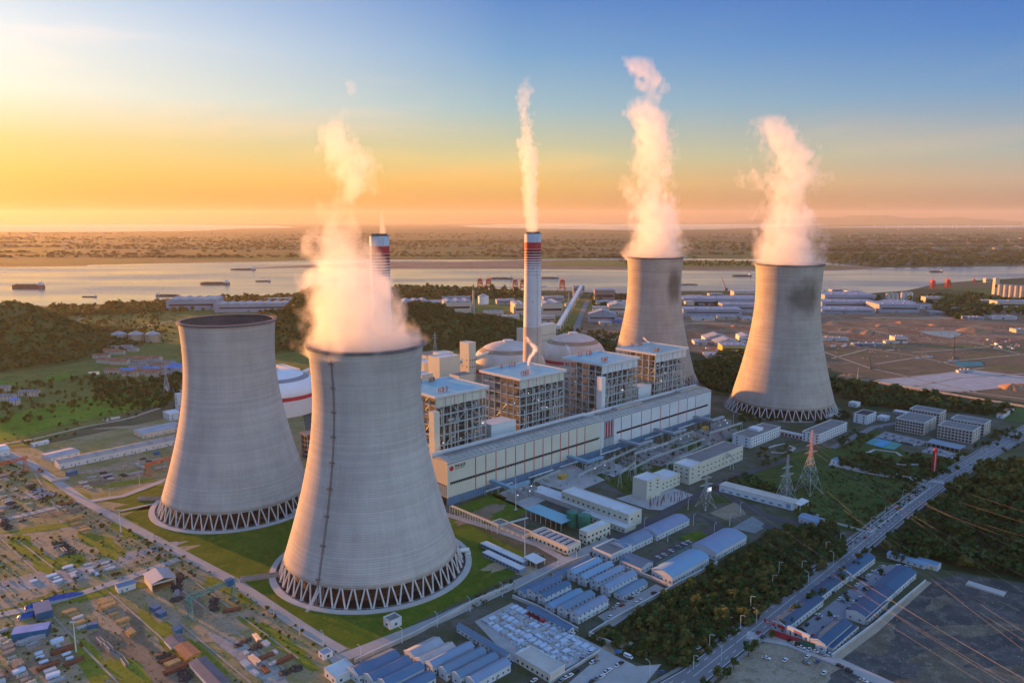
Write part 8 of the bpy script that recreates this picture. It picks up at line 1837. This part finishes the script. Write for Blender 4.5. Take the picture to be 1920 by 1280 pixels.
def pxprof(base, rows):
    """rows (x, y, half width px, density) read off the photo at the plume's own distance"""
    Y = base[1]; out = []
    for x, y, w, d in rows:
        q = V(x, y, Y); w2 = (V(x + w, y, Y) - q).length
        ux = Vector((math.cos(math.atan2(base[0], base[1])), -math.sin(math.atan2(base[0], base[1]))))
        off = (Vector((q.x, q.y)) - Vector((base[0], base[1]))).dot(ux)
        out.append((q.z, off, w2, d))
    return out
PL = [((-102.3, 522.9), [(686,664,104,1),(684,645,100,1),(676,600,92,1),(668,560,82,.95),(660,520,72,.85),(650,480,60,.7),(640,440,52,.55),(634,405,46,.4),(642,375,44,.5),(658,345,46,.65),(655,315,46,.8),(640,280,44,.8),(630,250,38,.6),(645,215,24,.15),(652,185,24,.35),(655,150,28,.4),(650,125,22,0)], 'wide white steam plume pouring from the nearest cooling tower', .048, 1, .019, 2.2),
      ((219.3, 1166), [(1227,488,53,1),(1227,470,52,1),(1227,440,49,1),(1224,400,46,.9),(1222,360,44,.8),(1222,330,42,.6),(1224,300,38,.7),(1226,270,36,.9),(1222,245,34,.9),(1218,225,34,.8),(1212,205,30,.6),(1225,185,26,.3),(1238,165,30,.4),(1225,140,28,.4),(1200,120,26,.3),(1190,105,20,0)], 'tall billowing steam plume over the tan tower behind the boilers', .034, 2, .016, 2.3),
      ((360.7, 987.4), [(1480,500,62,1),(1480,485,60,1),(1480,450,56,1),(1478,410,53,.95),(1476,370,50,.9),(1484,335,64,.9),(1478,305,60,.8),(1462,280,46,.7),(1452,255,36,.7),(1445,235,30,.5),(1440,215,24,0)], 'steam plume leaning to one side over the tan tower by the offices', .034, 3, .016, 2.3)]
for (bx, by), rows, lab, dn, sd, ns, am in PL:
    base = (bx, by, 0); plume('steam_plume', lab, base, pxprof(base, rows), dn, sd, ns, am, .16)
base = (CH1.x, CH1.y, 0)
plume('steam_plume', 'slender steam column rising straight from the white chimney', base, pxprof(base, [(997,437,11,1),(996,410,13,1),(994,370,15,1),(992,330,17,1),(990,295,17,.9),(987,260,16,.8),(983,225,14,.6),(982,195,12,.4),(986,165,11,.2),(988,140,8,0)]), .07, 5, .035, 1.7, .25)
base = (CH2.x, CH2.y, 0)
plume('steam_plume', 'thin wisp of steam on the half hidden chimney', base, pxprof(base, [(718,442,6,1),(718,425,6.5,.9),(717,405,6,.6),(716,390,5,.3),(716,370,4,0)]), .08, 6, .06, 1.4, .3)
for (x, y, rows, lab) in [(993,690,[(991,688,2,1),(991,676,3,1),(999,664,5,1),(1003,655,6,.9),(996,645,6,.7),(990,636,4,.5),(987,630,3,0)],'small white steam puff on the second boiler house roof'),(1067,668,[(1067,667,1.5,1),(1068,660,2.5,1),(1066,653,3.5,.8),(1062,648,3.5,.5),(1059,643,3,0)],'small white steam puff on the warm lit boiler house roof'),(1218,644,[(1218,643,1,1),(1214,640,2.2,1),(1209,636,2.6,.8),(1206,632,2.4,0)],'small white steam wisp on the farthest boiler house roof')]:
    a = next(q for q in np.arange(20, 430, 4.) if (pl(q, 90).x - 0) / (pl(q, 90).y * CP + 160 * SP) * FPX + 960 > x); bp_ = pl(a, 90)
    base = (bp_.x, bp_.y, 0); plume('steam_puff', lab, base, pxprof(base, rows), .35, int(x) % 13, 3 * .05, 1.6, .3, group='steam puffs on boiler roofs')
# haze over the whole valley
def haze():
    b = MB(); b.box(-41000, -2500, -8, 41000, 41000, 640)
    m = bpy.data.materials.new('haze_air'); m.use_nodes = True; nt = m.node_tree; nt.nodes.clear()
    o = nt.nodes.new('ShaderNodeOutputMaterial'); v = nt.nodes.new('ShaderNodeVolumePrincipled')
    v.inputs['Color'].default_value = (.94,.86,.72,1); v.inputs['Density'].default_value = HAZE_D; v.inputs['Anisotropy'].default_value = .27
    nt.links.new(v.outputs[0], o.inputs['Volume'])
    h = b.build('haze', m); h['kind'] = 'stuff'; h['label'] = 'thin warm evening haze over the river plain'; m.cycles.homogeneous_volume = True
HAZE_D = 1.7e-5
haze()
